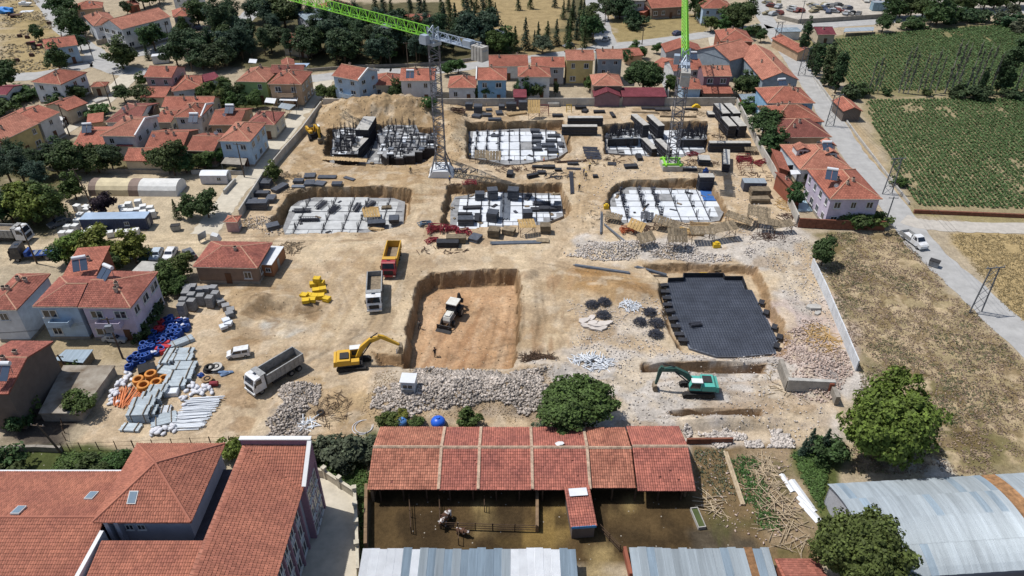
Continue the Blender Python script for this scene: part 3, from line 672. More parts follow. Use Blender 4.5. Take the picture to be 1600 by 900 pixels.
# row along the back wall
H('tall white house with balconies and bare side wall by the street',(518,118),(560,126),9,7.4,'gx','blue',chim=1,parapet='r',balcony=True,st=3)
H('single storey cream house with hipped roof behind the site wall',(579,133),(623,133),9,4.0,'hip','cream',chim=1)
H('pale house with solar panel on its roof behind the crane',(624,126),(679,126),9,6.0,'gx','pale',chim=2)
H('low pale house with hipped roof right of the crane',(699,137),(744,137),9,4.0,'hip','pale',chim=2)
H('blue two storey house with hipped roof in the back row',(744,125),(792,125),10,6.2,'hipr','sky',chim=2,parapet='l')
H('red roofed house behind the blue two storey house',(764,104),(826,103),9,4.2,'gx','white',chim=2)
H('white house with ivy and upper porch in the back row',(809,120),(861,120),8,6.4,'hip','white',chim=2)
H('lilac grey house with plain gable roof in the back row',(830,105),(883,105),8,5.4,'gx','grey',chim=1)
H('yellow three storey house with brown window bands',(884,94),(929,94),8,7.2,'gx','yellow',chim=2,st=2,tile='roof_tile_pale')
H('grey three storey house with blue band and balconies',(933,92),(974,92),8,7.4,'gx','slate',chim=2,st=3,tile='roof_tile_pale')
H('low house with hipped roof above the crimson shed',(926,134),(974,134),9,4.4,'hip','brown',chim=1,tile='roof_tile_pale')
H('crimson gabled garage against the site wall',(928,151),(971,151),5,2.8,'gy','plum',tile='roof_crimson',chim=0,wins='',cat='shed',name='garage',rise=1.4)
H('long crimson lean-to against the site wall',(972,151),(1042,151),5,2.7,'shed','plum',tile='roof_crimson',chim=0,wins='',cat='shed',name='shed')
H('small crimson porch below the ivy covered house',(802,152),(823,152),4,2.6,'shed','plum',tile='roof_crimson',chim=0,wins='',cat='shed',name='shed')
H('tile roofed outbuilding beside the grey three storey house',(982,88),(1006,86),8,3.0,'gx','tan',chim=0,wins='',cat='shed',name='shed')
H('narrow outbuilding with steep red roof by the walnut tree',(1018,100),(1040,107),9,3.0,'gx','tan',chim=0,wins='',cat='shed',name='shed')
H('grey gabled house by the street bend behind the green crane',(1040,82),(1100,82),9,4.0,'gy','grey',chim=0,wins='')
H('orange roofed house with white tank behind the green crane',(1052,111),(1100,108),8,5.0,'gx','white',chim=2,dish=2)
H('red roofed house against the wall below the green crane',(1066,139),(1097,139),9,4.2,'gx','blue',chim=2)
H('brown walled house with orange gable roof beside the grey hall',(1099,119),(1144,119),8,6.0,'gx','plum',chim=3,tile='roof_tile_pale')
H('red tiled shed at the foot of the brown walled house',(1096,146),(1146,146),4,2.6,'shed','brown',chim=0,wins='',cat='shed',name='shed')
H('brick house with hipped roof at the junction',(1126,64),(1178,65),12,5.2,'hip','brick',chim=3)
H('grey hall wing with broad orange roof',(1141,95),(1184,83),13,6.2,'gx','slate',chim=2,wins='',cat='hall',name='hall',tile='roof_tile_pale')
H('long grey hall with orange gable roof beside the road',(1191,125),(1249,125),26,6.0,'gy','slate',chim=2,wins='',cat='hall',name='hall',tile='roof_tile_pale')
H('brown walled house under an orange roof at the top edge',(1018,13),(1070,10),10,4.0,'gx','brown',chim=0)
H('white blue house with hipped roof near the main junction',(1098,13),(1147,13),10,6.0,'hip','blue',chim=1)
H('grey unfinished block at the top edge beside bushes',(962,3),(1009,2),9,6.0,'flat','grey',chim=0)
H('red tiled outhouse in front of the grey block',(985,16),(1006,20),6,2.6,'shed','brick',chim=0,wins='',cat='shed',name='shed')
H('red tiled outhouse in the bushes beside the park road',(948,9),(970,15),6,2.6,'shed','brick',chim=0,wins='',cat='shed',name='shed')
H('long tiled shed beside the road and the poplars',(1247,82),(1273,80),16,2.8,'gy','tan',chim=0,wins='',cat='shed',name='shed')
H('flat white shed roof behind the long tiled shed',(1217,50),(1253,49),4,2.8,'shed','white',tile='roof_metal_blue',rise=.3,chim=0,wins='',cat='shed',name='shed')
H('small house with crimson roof at the field corner',(1278,54),(1307,54),9,3.4,'gx','beige',tile='roof_crimson',chim=1)
H('small dark hut with red roof at the field edge',(1318,174),(1349,174),8,2.8,'gy','dark',chim=0,wins='',cat='hut',name='hut')
# along the road
H('blue house with white terrace and orange hipped roof',(1199,161),(1274,161),11,6.0,'hip','sky',chim=3)
H('rear half of the double house with orange hipped roof',(1208,192),(1288,190),11,4.6,'hip','pale',chim=3,wins='')
H('front half of the double house with broad hipped roof',(1218,215),(1300,214),11,4.0,'hip','tan',chim=2,tile='roof_tile_dark')
RD=H('house with dormers and twin chimneys beside the road',(1250,265),(1332,264),13,3.6,'hip','pale',chim=3,dish=1,tile='roof_tile_pale')
H('lilac two storey villa with solar panel and hipped roof',(1297,311),(1379,311),13,6.2,'hip','lilac',chim=4,dish=1,wins='fl')
H('red tiled lean-to beside the lilac villa',(1278,296),(1296,300),10,3.0,'shed','white',rise=1,chim=0,wins='',cat='shed',name='shed')
H('brick shed with red roof against the site wall',(1216,267),(1235,268),10,3.0,'shedr','brick',chim=0,wins='',cat='shed',name='shed')
H('brick shed with patched red roof behind the blue yard',(1238,304),(1256,303),9,3.0,'shedr','brick',chim=1,wins='',cat='shed',name='shed')
H('low shed with grey roof beside the green shrub yard',(1162,160),(1188,159),4,2.5,'shed','brick',tile='roof_metal_blue',chim=0,wins='',cat='shed',name='shed')
# near left
H('grey house with red hipped roof at the left edge of the village',(-30,484),(26,484),(79,428),6.4,'hip','pale',chim=4,tiles=M_LT)
H('turquoise and pink half of the double house with balcony',(51,479),(121,479),8,6.5,'hipl','blue',chim=0,tiles=M_LTP,balcony=True,wins='f',ww=1.8,gap=2.6)
H('white and plum half of the double house with hipped roof',(122,480),(204,481),(245,425),6.5,'hipr','lilac',chim=2,tiles=M_LT,wins='fr',balcony=True,ww=1.9,gap=2.6)
H('red roofed annex with brick side behind the double house',(96,434),(150,430),8,6.2,'shed','brick',rise=.7,chim=1,wins='')
H('grey walled gable house with red roof beside the slab yard',(-60,615),(13,616),(78,534),6.6,'gx','dark',chim=2,tiles=M_LTP,wins='',rise=1.6)
H('low house with patched hipped roof beside the white container',(301,417),(402,419),(418,379),3.5,'hip','brown',chim=1,tiles=M_LTP,rise=1.7)
# ================================================================== school, barn, sheds
M_PLUM=mat('plum_plaster',S(150,120,138),.85,var=.1,scale=.8);M_SLATE=mat('grey_plaster',S(168,172,186),.85,var=.08,scale=.6)
M_SHADEF=mat('shade_toned_roof',S(74,72,80),.8,var=.15,scale=1)  # low roof in the gap, the tower's shadow put into its colour
def slope_part(parent,name,poly,tm,base='roof_tile_pale',stuff='tile'):
 o=put(name,roof_mesh(name,[poly],MATS[base],.2),parent)
 tb=MB();lay_tiles(tb,poly);tag(tb.build(stuff,tm,o),kind='stuff');return o
sc=empty('school',(-35,48,0),0,'large school complex with brown tiled roofs and hipped stair tower','school')
def rel(p):return (p[0]+35,p[1]-48,p[2])
def rp(poly):return [rel(p) for p in poly]
wl=MB()
wl.b(-90+35,-41.6+35,40-48,54.2-48,0,6.9);wl.build('wall',M_SLATE,sc)
slope_part(sc,'roof_slope',rp([(-41.2,54.8,7),(-88,54.8,7),(-88,47,9.2),(-41.2,47,9.2)]),M_LTS)
slope_part(sc,'roof_slope',rp([(-88,39,7),(-41.2,39,7),(-41.2,47,9.2),(-88,47,9.2)]),M_LTS)
MB().cyl(rel((-88,47,9.25)),rel((-41.3,47,9.25)),.16,.16,6).build('ridge_cap',M_LTS,sc)
MB().b(-41.15+35,-40.75+35,36-48,45.6-48,0,9.0).build('parapet',M_WHITE,sc)
MB().b(-88+35,-41.3+35,54.85-48,55.05-48,6.7,7.1).build('gutter',M_WHITE,sc)
# stair tower
tw=MB();tw.b(-41.1+35,-32.4+35,46.3-48,55.7-48,0,9.95);tw.build('tower_wall',M_SLATE,sc)
T=[(-41.6,45.8,10),(-31.9,45.8,10),(-31.9,56.2,10),(-41.6,56.2,10)];A=(-36.75,51,12.7)
for i in range(4):slope_part(sc,'tower_roof_slope',rp([T[i],T[(i+1)%4],A]),M_LTS)
rb=MB()
for t in T:rb.cyl(rel((t[0],t[1],t[2]+.06)),rel((A[0],A[1],A[2]+.06)),.15,.15,6)
rb.build('ridge_cap',M_LTS,sc)
for x in (-38.6,-37.4):window(sc,x+35,46.3-48,8.6,.8,.8)
MB().b(-40.6+35,-40.2+35,45.75-48,46.3-48,0,9.9).b(-39.6+35,-39.2+35,45.75-48,46.3-48,0,9.9).build('pilaster',M_SLATE,sc)
# right wing
MB().b(-29.5+35,-22.8+35,30-48,55.1-48,0,8.4).sideprism([(-29.5+35,8.4),(-22.8+35,8.4),(-29.5+35,10.7)],30-48,55.1-48).build('wing_wall',M_SLATE,sc);MB().b(-32.4+35,-29.55+35,30-48,55.2-48,0,7.0).build('link_roof',M_SHADEF,sc)
slope_part(sc,'wing_roof_slope',rp([(-22.3,30,8.5),(-22.3,51,8.5),(-29.4,55.2,11),(-29.4,30,11)]),M_LTS)
slope_part(sc,'wing_roof_slope',rp([(-22.3,51,8.52),(-22.2,51,8.52),(-22.2,55.2,10.9),(-29.3,55.2,11)]),M_LTS)
MB().b(-29.3+35,-22.1+35,51.2-48,55.2-48,0,8.4).build('gable_block_wall',M_PLUM,sc)
pb=MB();pb.b(-29.6+35,-22.0+35,55.25-48,55.7-48,0,11.6);pb.build('parapet',M_PLUM,sc)
MB().b(-29.7+35,-21.9+35,55.2-48,55.75-48,11.603,11.75).build('coping',M_WHITE,sc)
g=MB();g.add([rel(p) for p in [(-22.15,51.1,8.3),(-22.15,55.2,8.3),(-22.15,55.2,11.4),(-22.15,51.1,9.0),(-21.95,51.1,8.3),(-21.95,55.2,8.3),(-21.95,55.2,11.4),(-21.95,51.1,9.0)]],[(0,3,2,1),(4,5,6,7),(0,4,7,3),(3,7,6,2)]);g.build('gable_wall',M_PLUM,sc)
MB().bar(rel((-22.05,51,9.1)),rel((-22.05,55.3,11.55)),.45,.2).build('coping',M_WHITE,sc)
for k in range(9): # window bays of the facade
 y=32+k*2.1
 for s_ in range(3):window(sc,-22.8+35,y-48,1.5+s_*2.7,1.5,1.9,'r')
 MB().b(-22.8+35,-22.5+35,y+.95-48,y+1.2-48,0,8.3).build('pilaster',M_PLUM,sc)
for k in range(3):
 for s_ in range(3):window(sc,-22.1+35,51.9+k*1.25-48,1.5+s_*2.6,.9,1.9,'r')
 # front roof between wings
slope_part(sc,'front_roof_slope',rp([(-40.4,33,7.0),(-29.6,33,7.0),(-29.6,44.4,9.0),(-40.4,44.4,9.0)]),M_LTS)
MB().b(-40+35,-29.6+35,33.4-48,44.2-48,0,6.7).build('front_wall',M_SLATE,sc)
def skylight(x,y,z,tilt):put('skylight',SKY_ME,sc,rel((x,y,z)),(tilt,0,0))
sk=MB();sk.b(-.45,.45,-.65,.65,-.05,.12);sk.b(-.36,.36,-.56,.56,.12,.15,mi=1);SKY_ME=sk.mesh('skylight',[M_FRAME,mat('skylight_glass',S(130,150,165),.15,var=.05,spec=.8)])
skylight(-44.5,50.4,8.36,R(-16));skylight(-38.2,47.9,11.15,R(27));skylight(-35.8,39.6,8.3,R(11));skylight(-50.5,47.9,9.15,R(-16))
# school yard
MB().prism([p.to_tuple() for p in PX([(490,740),(512,746),(556,776),(558,960),(430,960),(440,800)])],-.2,.06).build('pavement',M_CONC_ROAD)
tag(bpy.data.objects['pavement'],'pale concrete schoolyard beside the school facade','pavement',kind='structure')
M_WALLC=mat('cream_wall_coping',S(216,206,184),.9,var=.12,scale=2)
def panel_wall(label,pts,h,t,m,step=3.0,name='boundary_wall',cap=None,cat='wall',post=None,base=0.0,jitter=0.0):
 ln=PX(pts);e=empty(name,ln[0],0,label,cat);o0=ln[0]
 for a,b in zip(ln[:-1],ln[1:]):
  L_=(b-a).length;n=max(1,int(round(L_/step)));rz=math.atan2((b-a).y,(b-a).x)
  me=MB().b(-L_/n/2+.02,L_/n/2-.02,-t/2,t/2,-.6,h).mesh('panel',m)
  cm=MB().b(-L_/n/2,L_/n/2,-t/2-.05,t/2+.05,h+.003,h+.12).mesh('coping',cap) if cap else None
  for i in range(n):
   p=a.lerp(b,(i+.5)/n)-o0;jz=random.uniform(-jitter,jitter)
   o=put('panel',me,e,(p.x,p.y,base+jz),(random.uniform(-jitter,jitter)*.2,0,rz))
   if cm:put('coping',cm,o)
   if post:
    q=a.lerp(b,i/n)-o0;put('post',post,e,(q.x,q.y,base),(0,0,rz))
 return e
PW=MB().b(-.22,.22,-.22,.22,0,1.9).b(-.28,.28,-.28,.28,1.9,2.05).mesh('post',M_WALLC)
panel_wall('cream wall with posts around the schoolyard',[(487,742),(509,747),(556,778),(559,830),(561,900)],1.3,.25,M_WALLC,3.2,cap=M_WALLC,post=PW)
# barn -------------------------------------------------------------------
bx=[P(x,765,2.5).x for x in (573,685,747,832,922,995,1087)]
by0=P(800,765,2.5).y;by1=P(800,668,2.5).y;bym=(by0+by1)/2+.3
barn=empty('barn',((bx[0]+bx[-1])/2,bym,0),0,'long livestock barn with worn red tile roof in six sections','barn')
cx,cy=barn.location.x,barn.location.y
tms=[M_LTO,M_LTP,M_LTP,M_LTP,M_LTO,M_LTP];hz=[0,-.05,-.05,-.05,-.12,.12];fy=[0,0,0,0,.35,-.3]
M_MORTAR=mat('old_mortar',S(206,178,152),.95,var=.25,scale=2,bump=.4,bscale=6);M_MUD=mat('mud_wall',S(150,124,96),.95,var=.2,scale=1.2,bump=.4,bscale=4)
M_TIMB=mat('old_timber',S(150,132,108),.9,var=.25,scale=3);M_TIMBD=mat('dark_timber',S(92,72,56),.9,var=.25,scale=3);M_PLANK=mat('pale_plank',S(206,176,132),.85,var=.18,scale=2,island=.18)
for i in range(6):
 x0,x1=bx[i]-cx+.06,bx[i+1]-cx-.06;z0=2.5+hz[i];zr=3.9+hz[i];y0=by0-cy+fy[i];y1=by1-cy;ym=bym-cy
 for q in ([(x0,y0,z0),(x1,y0,z0),(x1,ym,zr),(x0,ym,zr)],[(x1,y1,z0),(x0,y1,z0),(x0,ym,zr),(x1,ym,zr)]):
  o=put('roof_section',roof_mesh('roof_section',[q],MATS['roof_tile_dark'],.12),barn)
  tb=MB();lay_tiles(tb,q,.27,.38,.05,hole=.004);tag(tb.build('tile',tms[i],o),kind='stuff')
 MB().cyl((x0,ym,zr+.06),(x1,ym,zr+.06),.2,.2,5).build('ridge_mortar',M_MORTAR,barn)
for i in (1,2,3,4):
 x=bx[i]-cx;z0=2.55;mb=MB()
 for ya,za,yb,zb in ((by0-cy,z0,bym-cy,3.95),(by1-cy,z0,bym-cy,3.95)):mb.bar((x,ya,za+.02),(x,yb,zb+.02),.34,.2)
 mb.build('seam_mortar',M_MORTAR,barn)
mb=MB();mb.b(bx[0]-cx+.3,bx[-1]-cx-.4,by1-cy-.7,by1-cy-.4,0,2.35);mb.b(bx[0]-cx+.3,bx[0]-cx+.6,by0-cy+.3,by1-cy-.7,0,2.35);mb.b(bx[-1]-cx-.9,bx[-1]-cx-.6,by0-cy+1,by1-cy-.7,0,2.35)
mb.b(bx[0]-cx+.6,bx[-1]-cx-.9,by0-cy+2.2,by0-cy+2.5,0,2.4);mb.build('wall',M_MUD,barn)
for i in range(14):
 x=bx[0]+(bx[-1]-bx[0])*(i+.5)/14-cx;MB().b(x-.09,x+.09,by0-cy+.4,by0-cy+.58,0,2.35).build('post',M_TIMBD,barn)
 if i%2 ==0:put('door',MB().b(-.6,.6,-.06,.03,0,1.9).mesh('door',M_TIMBD),barn,(x+.6,by0-cy+2.17,0))
tag(MB().blob((0,0,0),.5,(1.2,.7,.4),.4).build('white_rag',M_WHITE,None,P(875,694,3.9)),'white rag bundle lying on the barn ridge','rag')
sh=H('small tiled lean-to with blue fascia between the cattle pens',(892,824),(933,821),(925,762),2.3,'shed','dark',rise=.5,chim=0,wins='',cat='shed',name='shed',tiles=M_LTP,ov=.2)
M_BLUE=mat('blue_sheet',S(70,150,205),.5,var=.1);M_GALV=mat('galvanised_sheet',S(182,191,196),.45,.2,var=.12,scale=.6,obj=.1,stretch=(3.5,.16,1));M_GALVW=mat('white_sheet',S(236,238,240),.5,.0,var=.05,scale=.8,obj=.04)
M_GALVB=mat('grey_blue_sheet',S(160,176,188),.5,.2,var=.14,scale=.6,obj=.10,stretch=(3.5,.2,1));M_RUST=mat('rusty_sheet',S(170,130,92),.8,.1,var=.3,scale=1.6,obj=.12);M_CRIM=mat('crimson_sheet',S(150,70,76),.6,.1,var=.12)
MB().b(-1.4,1.4,-.06,.02,2.05,2.4).build('fascia',M_BLUE,sh,(0,-sh['D']/2-.02,0));MB().box((0,sh['D']/2-1.0,2.95),(2.1,1.1,.04)).build('patch_sheet',M_GALVW,sh)
# corrugated sheets ------------------------------------------------------
def corr_mesh(name,w,pts,m,waves=9,amp=.03,t=.0):
 """one corrugated sheet of width w following the (y, z) line pts"""
 mb=MB();n=waves*2+1;vs=[]
 for y,z in pts:
  for i in range(n):vs.append((-w/2+w*i/(n-1),y,z+(amp if i%2 else-amp)))
 fs=[(k*n+i,k*n+i+1,(k+1)*n+i+1,(k+1)*n+i) for k in range(len(pts)-1) for i in range(n-1)]
 return mb.add(vs,fs).mesh(name,m)
def sheet_shed(label,xa,xb,ya,yb,za,zb,mats,wts,seed,wallm=M_MUD,rows=2,extra=()):
 rnd=random.Random(seed);e=empty('shed',((xa+xb)/2,(ya+yb)/2,0),0,label,'shed');c=e.location
 MB().b(xa-c.x+.3,xb-c.x-.3,ya-c.y+.3,yb-c.y-.4,0,min(za,zb)-.15).build('wall',wallm,e)
 w=.88;n=int((xb-xa)/w)
 for r in range(rows):
  y0=ya+(yb-ya)*r/rows-.12;y1=ya+(yb-ya)*(r+1)/rows;z0=za+(zb-za)*r/rows;z1=za+(zb-za)*(r+1)/rows
  for m in mats:pass
  mes=[corr_mesh('roof_sheet',w+.06,[(0,0),((y1-y0),z1-z0)],m) for m in mats]
  for i in range(n):
   k=rnd.choices(range(len(mats)),wts)[0]
   for (r_,i0,i1,kk) in extra:
    if r_ ==r and i0 <= i<i1:k=kk
   put('roof_sheet',mes[k],e,(xa+(i+.5)*w-c.x,y0-c.y+rnd.uniform(-.15,.1),z0+r*.0+.03*(i%2)+.02*r),(rnd.uniform(-.01,.01),rnd.uniform(-.015,.015),rnd.uniform(-.01,.01)))
 return e
ms=[M_GALVB,M_GALV,M_GALVW,M_BLUE,M_CRIM,M_RUST]
sheet_shed('shed with patchwork roof of grey and white corrugated sheets',P(567,863,2.4).x,P(903,858,2.4).x,38,P(700,858,2.4).y,1.8,2.5,ms,[8,3,.2,0,.15,.2],4,rows=3,extra=((2,0,5,2),(1,13,24,2),(2,13,17,0),(2,18,24,2),(1,14,15,3),(0,14,24,2),(1,9,10,4)))
sheet_shed('shed with pale blue corrugated roof and rusty strips',P(984,862,2.4).x,P(1203,858,2.4).x,38,P(1100,858,2.4).y,1.8,2.6,ms,[2,8,1,0,0,.9],5,rows=3)
H('small red roofed outhouse beside the leafy tree',(1228,925),(1300,918),(1292,872),2.2,'shedr','brick',tiles=M_LT,chim=0,wins='',cat='shed',name='outhouse')
# arched halls
def arch_hall(label,xa,xb,ya,yb,ze,zc,seed,rust):
 rnd=random.Random(seed);e=empty('metal_hall',((xa+xb)/2,(ya+yb)/2,0),0,label,'hall');c=e.location
 prof=lambda t:(ya+(yb-ya)*t,ze+(zc-ze)*math.sin(math.pi*min(max(t,0),1)) **.8)
 wm=wmat('grey');mb=MB();pts=[prof(i/12) for i in range(13)]
 for x in (xa+.3,xb-.3):
  vs=[(x-c.x,y-c.y,z-.1) for y,z in pts]+[(x-c.x,yb-c.y,-.2),(x-c.x,ya-c.y,-.2)];mb.add(vs,[tuple(range(len(vs)))])
 mb.b(xa-c.x+.3,xb-c.x-.3,ya-c.y,ya-c.y+.2,-.2,ze-.1);mb.b(xa-c.x+.3,xb-c.x-.3,yb-c.y-.2,yb-c.y,-.2,ze-.1)
 mb.build('wall',wm,e)
 w=.92;n=int((xb-xa)/w)
 for r in range(4):
  t0,t1=r/4-.004,(r+1)/4+.004;pt=[prof(t0+(t1-t0)*k/4) for k in range(5)];y0,z0=pt[0]
  mes=[corr_mesh('roof_sheet',w+.08,[(y-y0,z-z0) for y,z in pt],m,8) for m in (M_GALV,M_GALVB,M_RUST,M_GALVW)]
  for i in range(n):
   k=2 if i in rust else rnd.choices((0,1,3),(9,.5,.0))[0]
   put('roof_sheet',mes[k],e,(xa+(i+.5)*w-c.x,y0-c.y,z0+.03*(i%2)+.02*(r in (1,2))))
 return e
hx0=P(1292,742,3.2).x
arch_hall('arched metal hall with pale galvanised roof and a rusty strip',hx0,hx0+46,45.6,57.9,3.2,4.6,8,(20,21)).rotation_euler.z=R(4)
arch_hall('second arched metal hall in front of the rusty striped one',hx0+1,hx0+46,32.2,44.8,3.2,4.6,9,()).rotation_euler.z=R(4)
# cattle pens --------------------------------------------------------------
def rail_fence(label,pts,n,h=1.2,rails=3,m=M_TIMBD,r=.045,step=2.2,name='rail_fence'):
 ln=[G(*p) for p in pts];e=empty(name,ln[0],0,label,'fence');o0=ln[0]
 for a,b in zip(ln[:-1],ln[1:]):
  k=max(1,int(round((b-a).length/step)))
  for i in range(k+1):
   p=a.lerp(b,i/k)-o0;MB().cyl((p.x,p.y,p.z-.3),(p.x+random.uniform(-.05,.05),p.y,p.z+h+.1),.06,.05,6).build('post',m,e)
  for j in range(rails):
   z=h*(j+1)/rails-.08;MB().cyl(a-o0+Vector((0,0,z)),b-o0+Vector((0,0,z)),r,r,5).build('rail',m,e)
 return e
rail_fence('wooden rail fence closing the pen where the spotted cow stands',[(688,826),(770,829),(838,831)],4)
rail_fence('timber partition between the two left cattle pens',[(640,783),(643,834)],3,rails=2)
rail_fence('short timber partition beside the spotted cow',[(687,785),(688,826)],3,rails=3)
rail_fence('wire fence stub with a leaning post below the pen gate',[(717,828),(717,852)],2,rails=1)
rail_fence('wooden gate leading from the shed to the lower yard',[(934,826),(952,845),(968,862)],2,rails=3)
rail_fence('rickety partition beside the straw pile',[(757,785),(757,800)],2,rails=2)
panel_wall('low mud wall between the right pens',[(839,770),(839,832)],1.1,.35,M_MUD,2.4,name='pen_wall')
panel_wall('low mud wall along the left side of the pens',[(574,768),(573,862)],1.5,.35,M_MUD,2.4,name='pen_wall')
panel_wall('low pale wall at the foot of the right sheet shed',[(975,862),(985,905)],1.0,.35,wmat('brick'),2.4,name='pen_wall')
rail_fence('wire fence with thin wooden posts below the material yard',[(100,705),(210,701),(330,695),(420,693),(475,692)],4,h=1.4,rails=2,r=.018,step=2.3,name='wire_fence')
rail_fence('wire fence with thin posts above the olive shrubs',[(480,692),(530,690),(574,688)],4,h=1.4,rails=2,r=.018,step=2.3,name='wire_fence')
rail_fence('leaning wire fence beside the dark scrap ground',[(98,655),(103,688),(110,705)],4,h=1.3,rails=1,r=.018,step=1.8,name='wire_fence')
tr=MB();tr.b(-.45,.45,-1.4,-1.3,0,.5).b(-.45,.45,1.3,1.4,0,.5).b(-.45,-.38,-1.3,1.3,0,.5).b(.38,.45,-1.3,1.3,0,.5).b(-.38,.38,-1.3,1.3,0,.1)
te=empty('water_trough',G(1090,812),R(8),'narrow concrete water trough in the muddy pen','trough');tr.build('basin',M_CONC,te);MB().b(-.37,.37,-1.29,1.29,.3,.36).build('water',mat('trough_water',S(90,100,60),.1,var=.1),te)
# walls of the building site ---------------------------------------------
M_SITEW=mat('site_wall_concrete',S(200,194,184),.92,var=.16,scale=.5,bump=.2,bscale=5,obj=.05);M_PALEW=mat('pale_wall_panel',S(224,226,228),.85,var=.10,scale=.8,obj=.06);M_BRICKW=mat('brick_wall',S(140,92,72),.95,var=.2,scale=1.5,bump=.4,bscale=5)
panel_wall('long grey concrete wall closing the back of the building site',[(506,166),(700,166),(900,165),(1148,164)],2.1,.25,M_SITEW,3.5)
panel_wall('grey concrete wall between the street and the dark panel stacks',[(503,169),(472,212),(447,240),(414,280),(376,341)],1.9,.25,M_SITEW,3.2)
panel_wall('grey concrete wall on the house side of the building site',[(1150,164),(1168,200),(1184,232),(1206,270),(1226,308),(1245,350)],2.0,.25,M_SITEW,3.2)
panel_wall('pale concrete panel wall between rubble ground and dry lot',[(1267,418),(1288,462),(1312,520),(1337,580)],2.0,.18,M_PALEW,2.4,jitter=.04)
panel_wall('dark brick garden wall in front of the lilac villa',[(1246,355),(1300,358),(1381,360)],2.0,.3,M_BRICKW,4.0)
panel_wall('low dry stone wall along the edge of the crop field',[(1427,333),(1500,336),(1640,342)],.8,.4,M_BRICKW,4.0)
panel_wall('low wall at the village side of the tent plot',[(75,266),(180,270),(265,272)],.9,.3,M_CONC_D,4.0)
panel_wall('concrete retaining wall beside the pale arched container',[(300,272),(381,273)],1.0,.3,M_CONC,4.0)
panel_wall('short concrete retaining wall at the street corner of the tent plot',[(351,304),(368,285)],1.0,.4,M_CONC,3.0)
panel_wall('brown concrete wall between the scrapyard and the road',[(1247,37),(1300,34),(1390,28)],1.6,.3,M_CONC_D,6.0)
panel_wall('brown wall at the junction corner of the scrapyard',[(1214,29),(1247,37)],1.4,.3,M_CONC_D,6.0)
panel_wall('white wall beside the walnut tree behind the site wall',[(1031,122),(1044,152)],1.8,.2,M_PALEW,5.0)
panel_wall('yard wall below the white villa',[(100,186),(118,178)],1.2,.2,M_CONC,4.0)
panel_wall('stone wall in front of the balcony block',[(152,71),(172,66)],1.6,.3,M_CONC_D,4.0)
panel_wall('low wall below the balcony block terrace',[(206,75),(228,70),(262,60)],1.0,.3,M_CONC,5.0)
panel_wall('white wall beside the blue house gate',[(127,97),(147,95)],1.8,.2,M_PALEW,4.0)
panel_wall('low roadside wall along the poplar row',[(1270,120),(1300,160),(1340,215),(1420,320)],.6,.25,M_CONC,6.0)
panel_wall('dark stone retaining wall below the scrap ground',[(0,706),(60,704),(98,706)],.9,.4,M_CONC_D,3.0)
panel_wall('brown low wall behind the barn corner',[(1072,693),(1144,692)],.9,.3,M_BRICKW,3.0)
panel_wall('dark park wall along the back street',[(480,112),(560,106),(640,104),(700,100),(760,92)],.9,.3,M_CONC_D,6.0)
# low slab building and metal roof on the left
e=empty('flat_building',P(120,625,0),0,'low flat concrete slab roof with dark stains beside the material yard','building');c0=e.location
sl=[p-Vector((c0.x,c0.y,0)) for p in PX([(62,645),(125,645),(178,572),(100,572)],1.6)]
MB().prism([(p.x,p.y) for p in sl],-.2,1.45).build('wall',M_CONC_D,e);ctr=sum(sl,Vector())/4
MB().prism([((p.x-ctr.x)*1.04+ctr.x,(p.y-ctr.y)*1.03+ctr.y) for p in sl],1.45,1.65).build('roof_slab',mat('stained_slab',S(186,178,164),.95,scale=.35,col2=S(120,104,86),bump=.2),e)
e=empty('flat_building',P(118,562,0),0,'low hut with grey metal sheet roof and plank ends','building');c0=e.location
sl=[p-Vector((c0.x,c0.y,0)) for p in PX([(86,562),(128,566),(143,547),(104,547)],1.7)]
MB().prism([(p.x,p.y) for p in sl],-.2,1.6).build('wall',M_TIMB,e);ctr=sum(sl,Vector())/4
MB().prism([((p.x-ctr.x)*1.1+ctr.x,(p.y-ctr.y)*1.1+ctr.y) for p in sl],1.6,1.72).build('roof_sheet',M_GALVB,e)
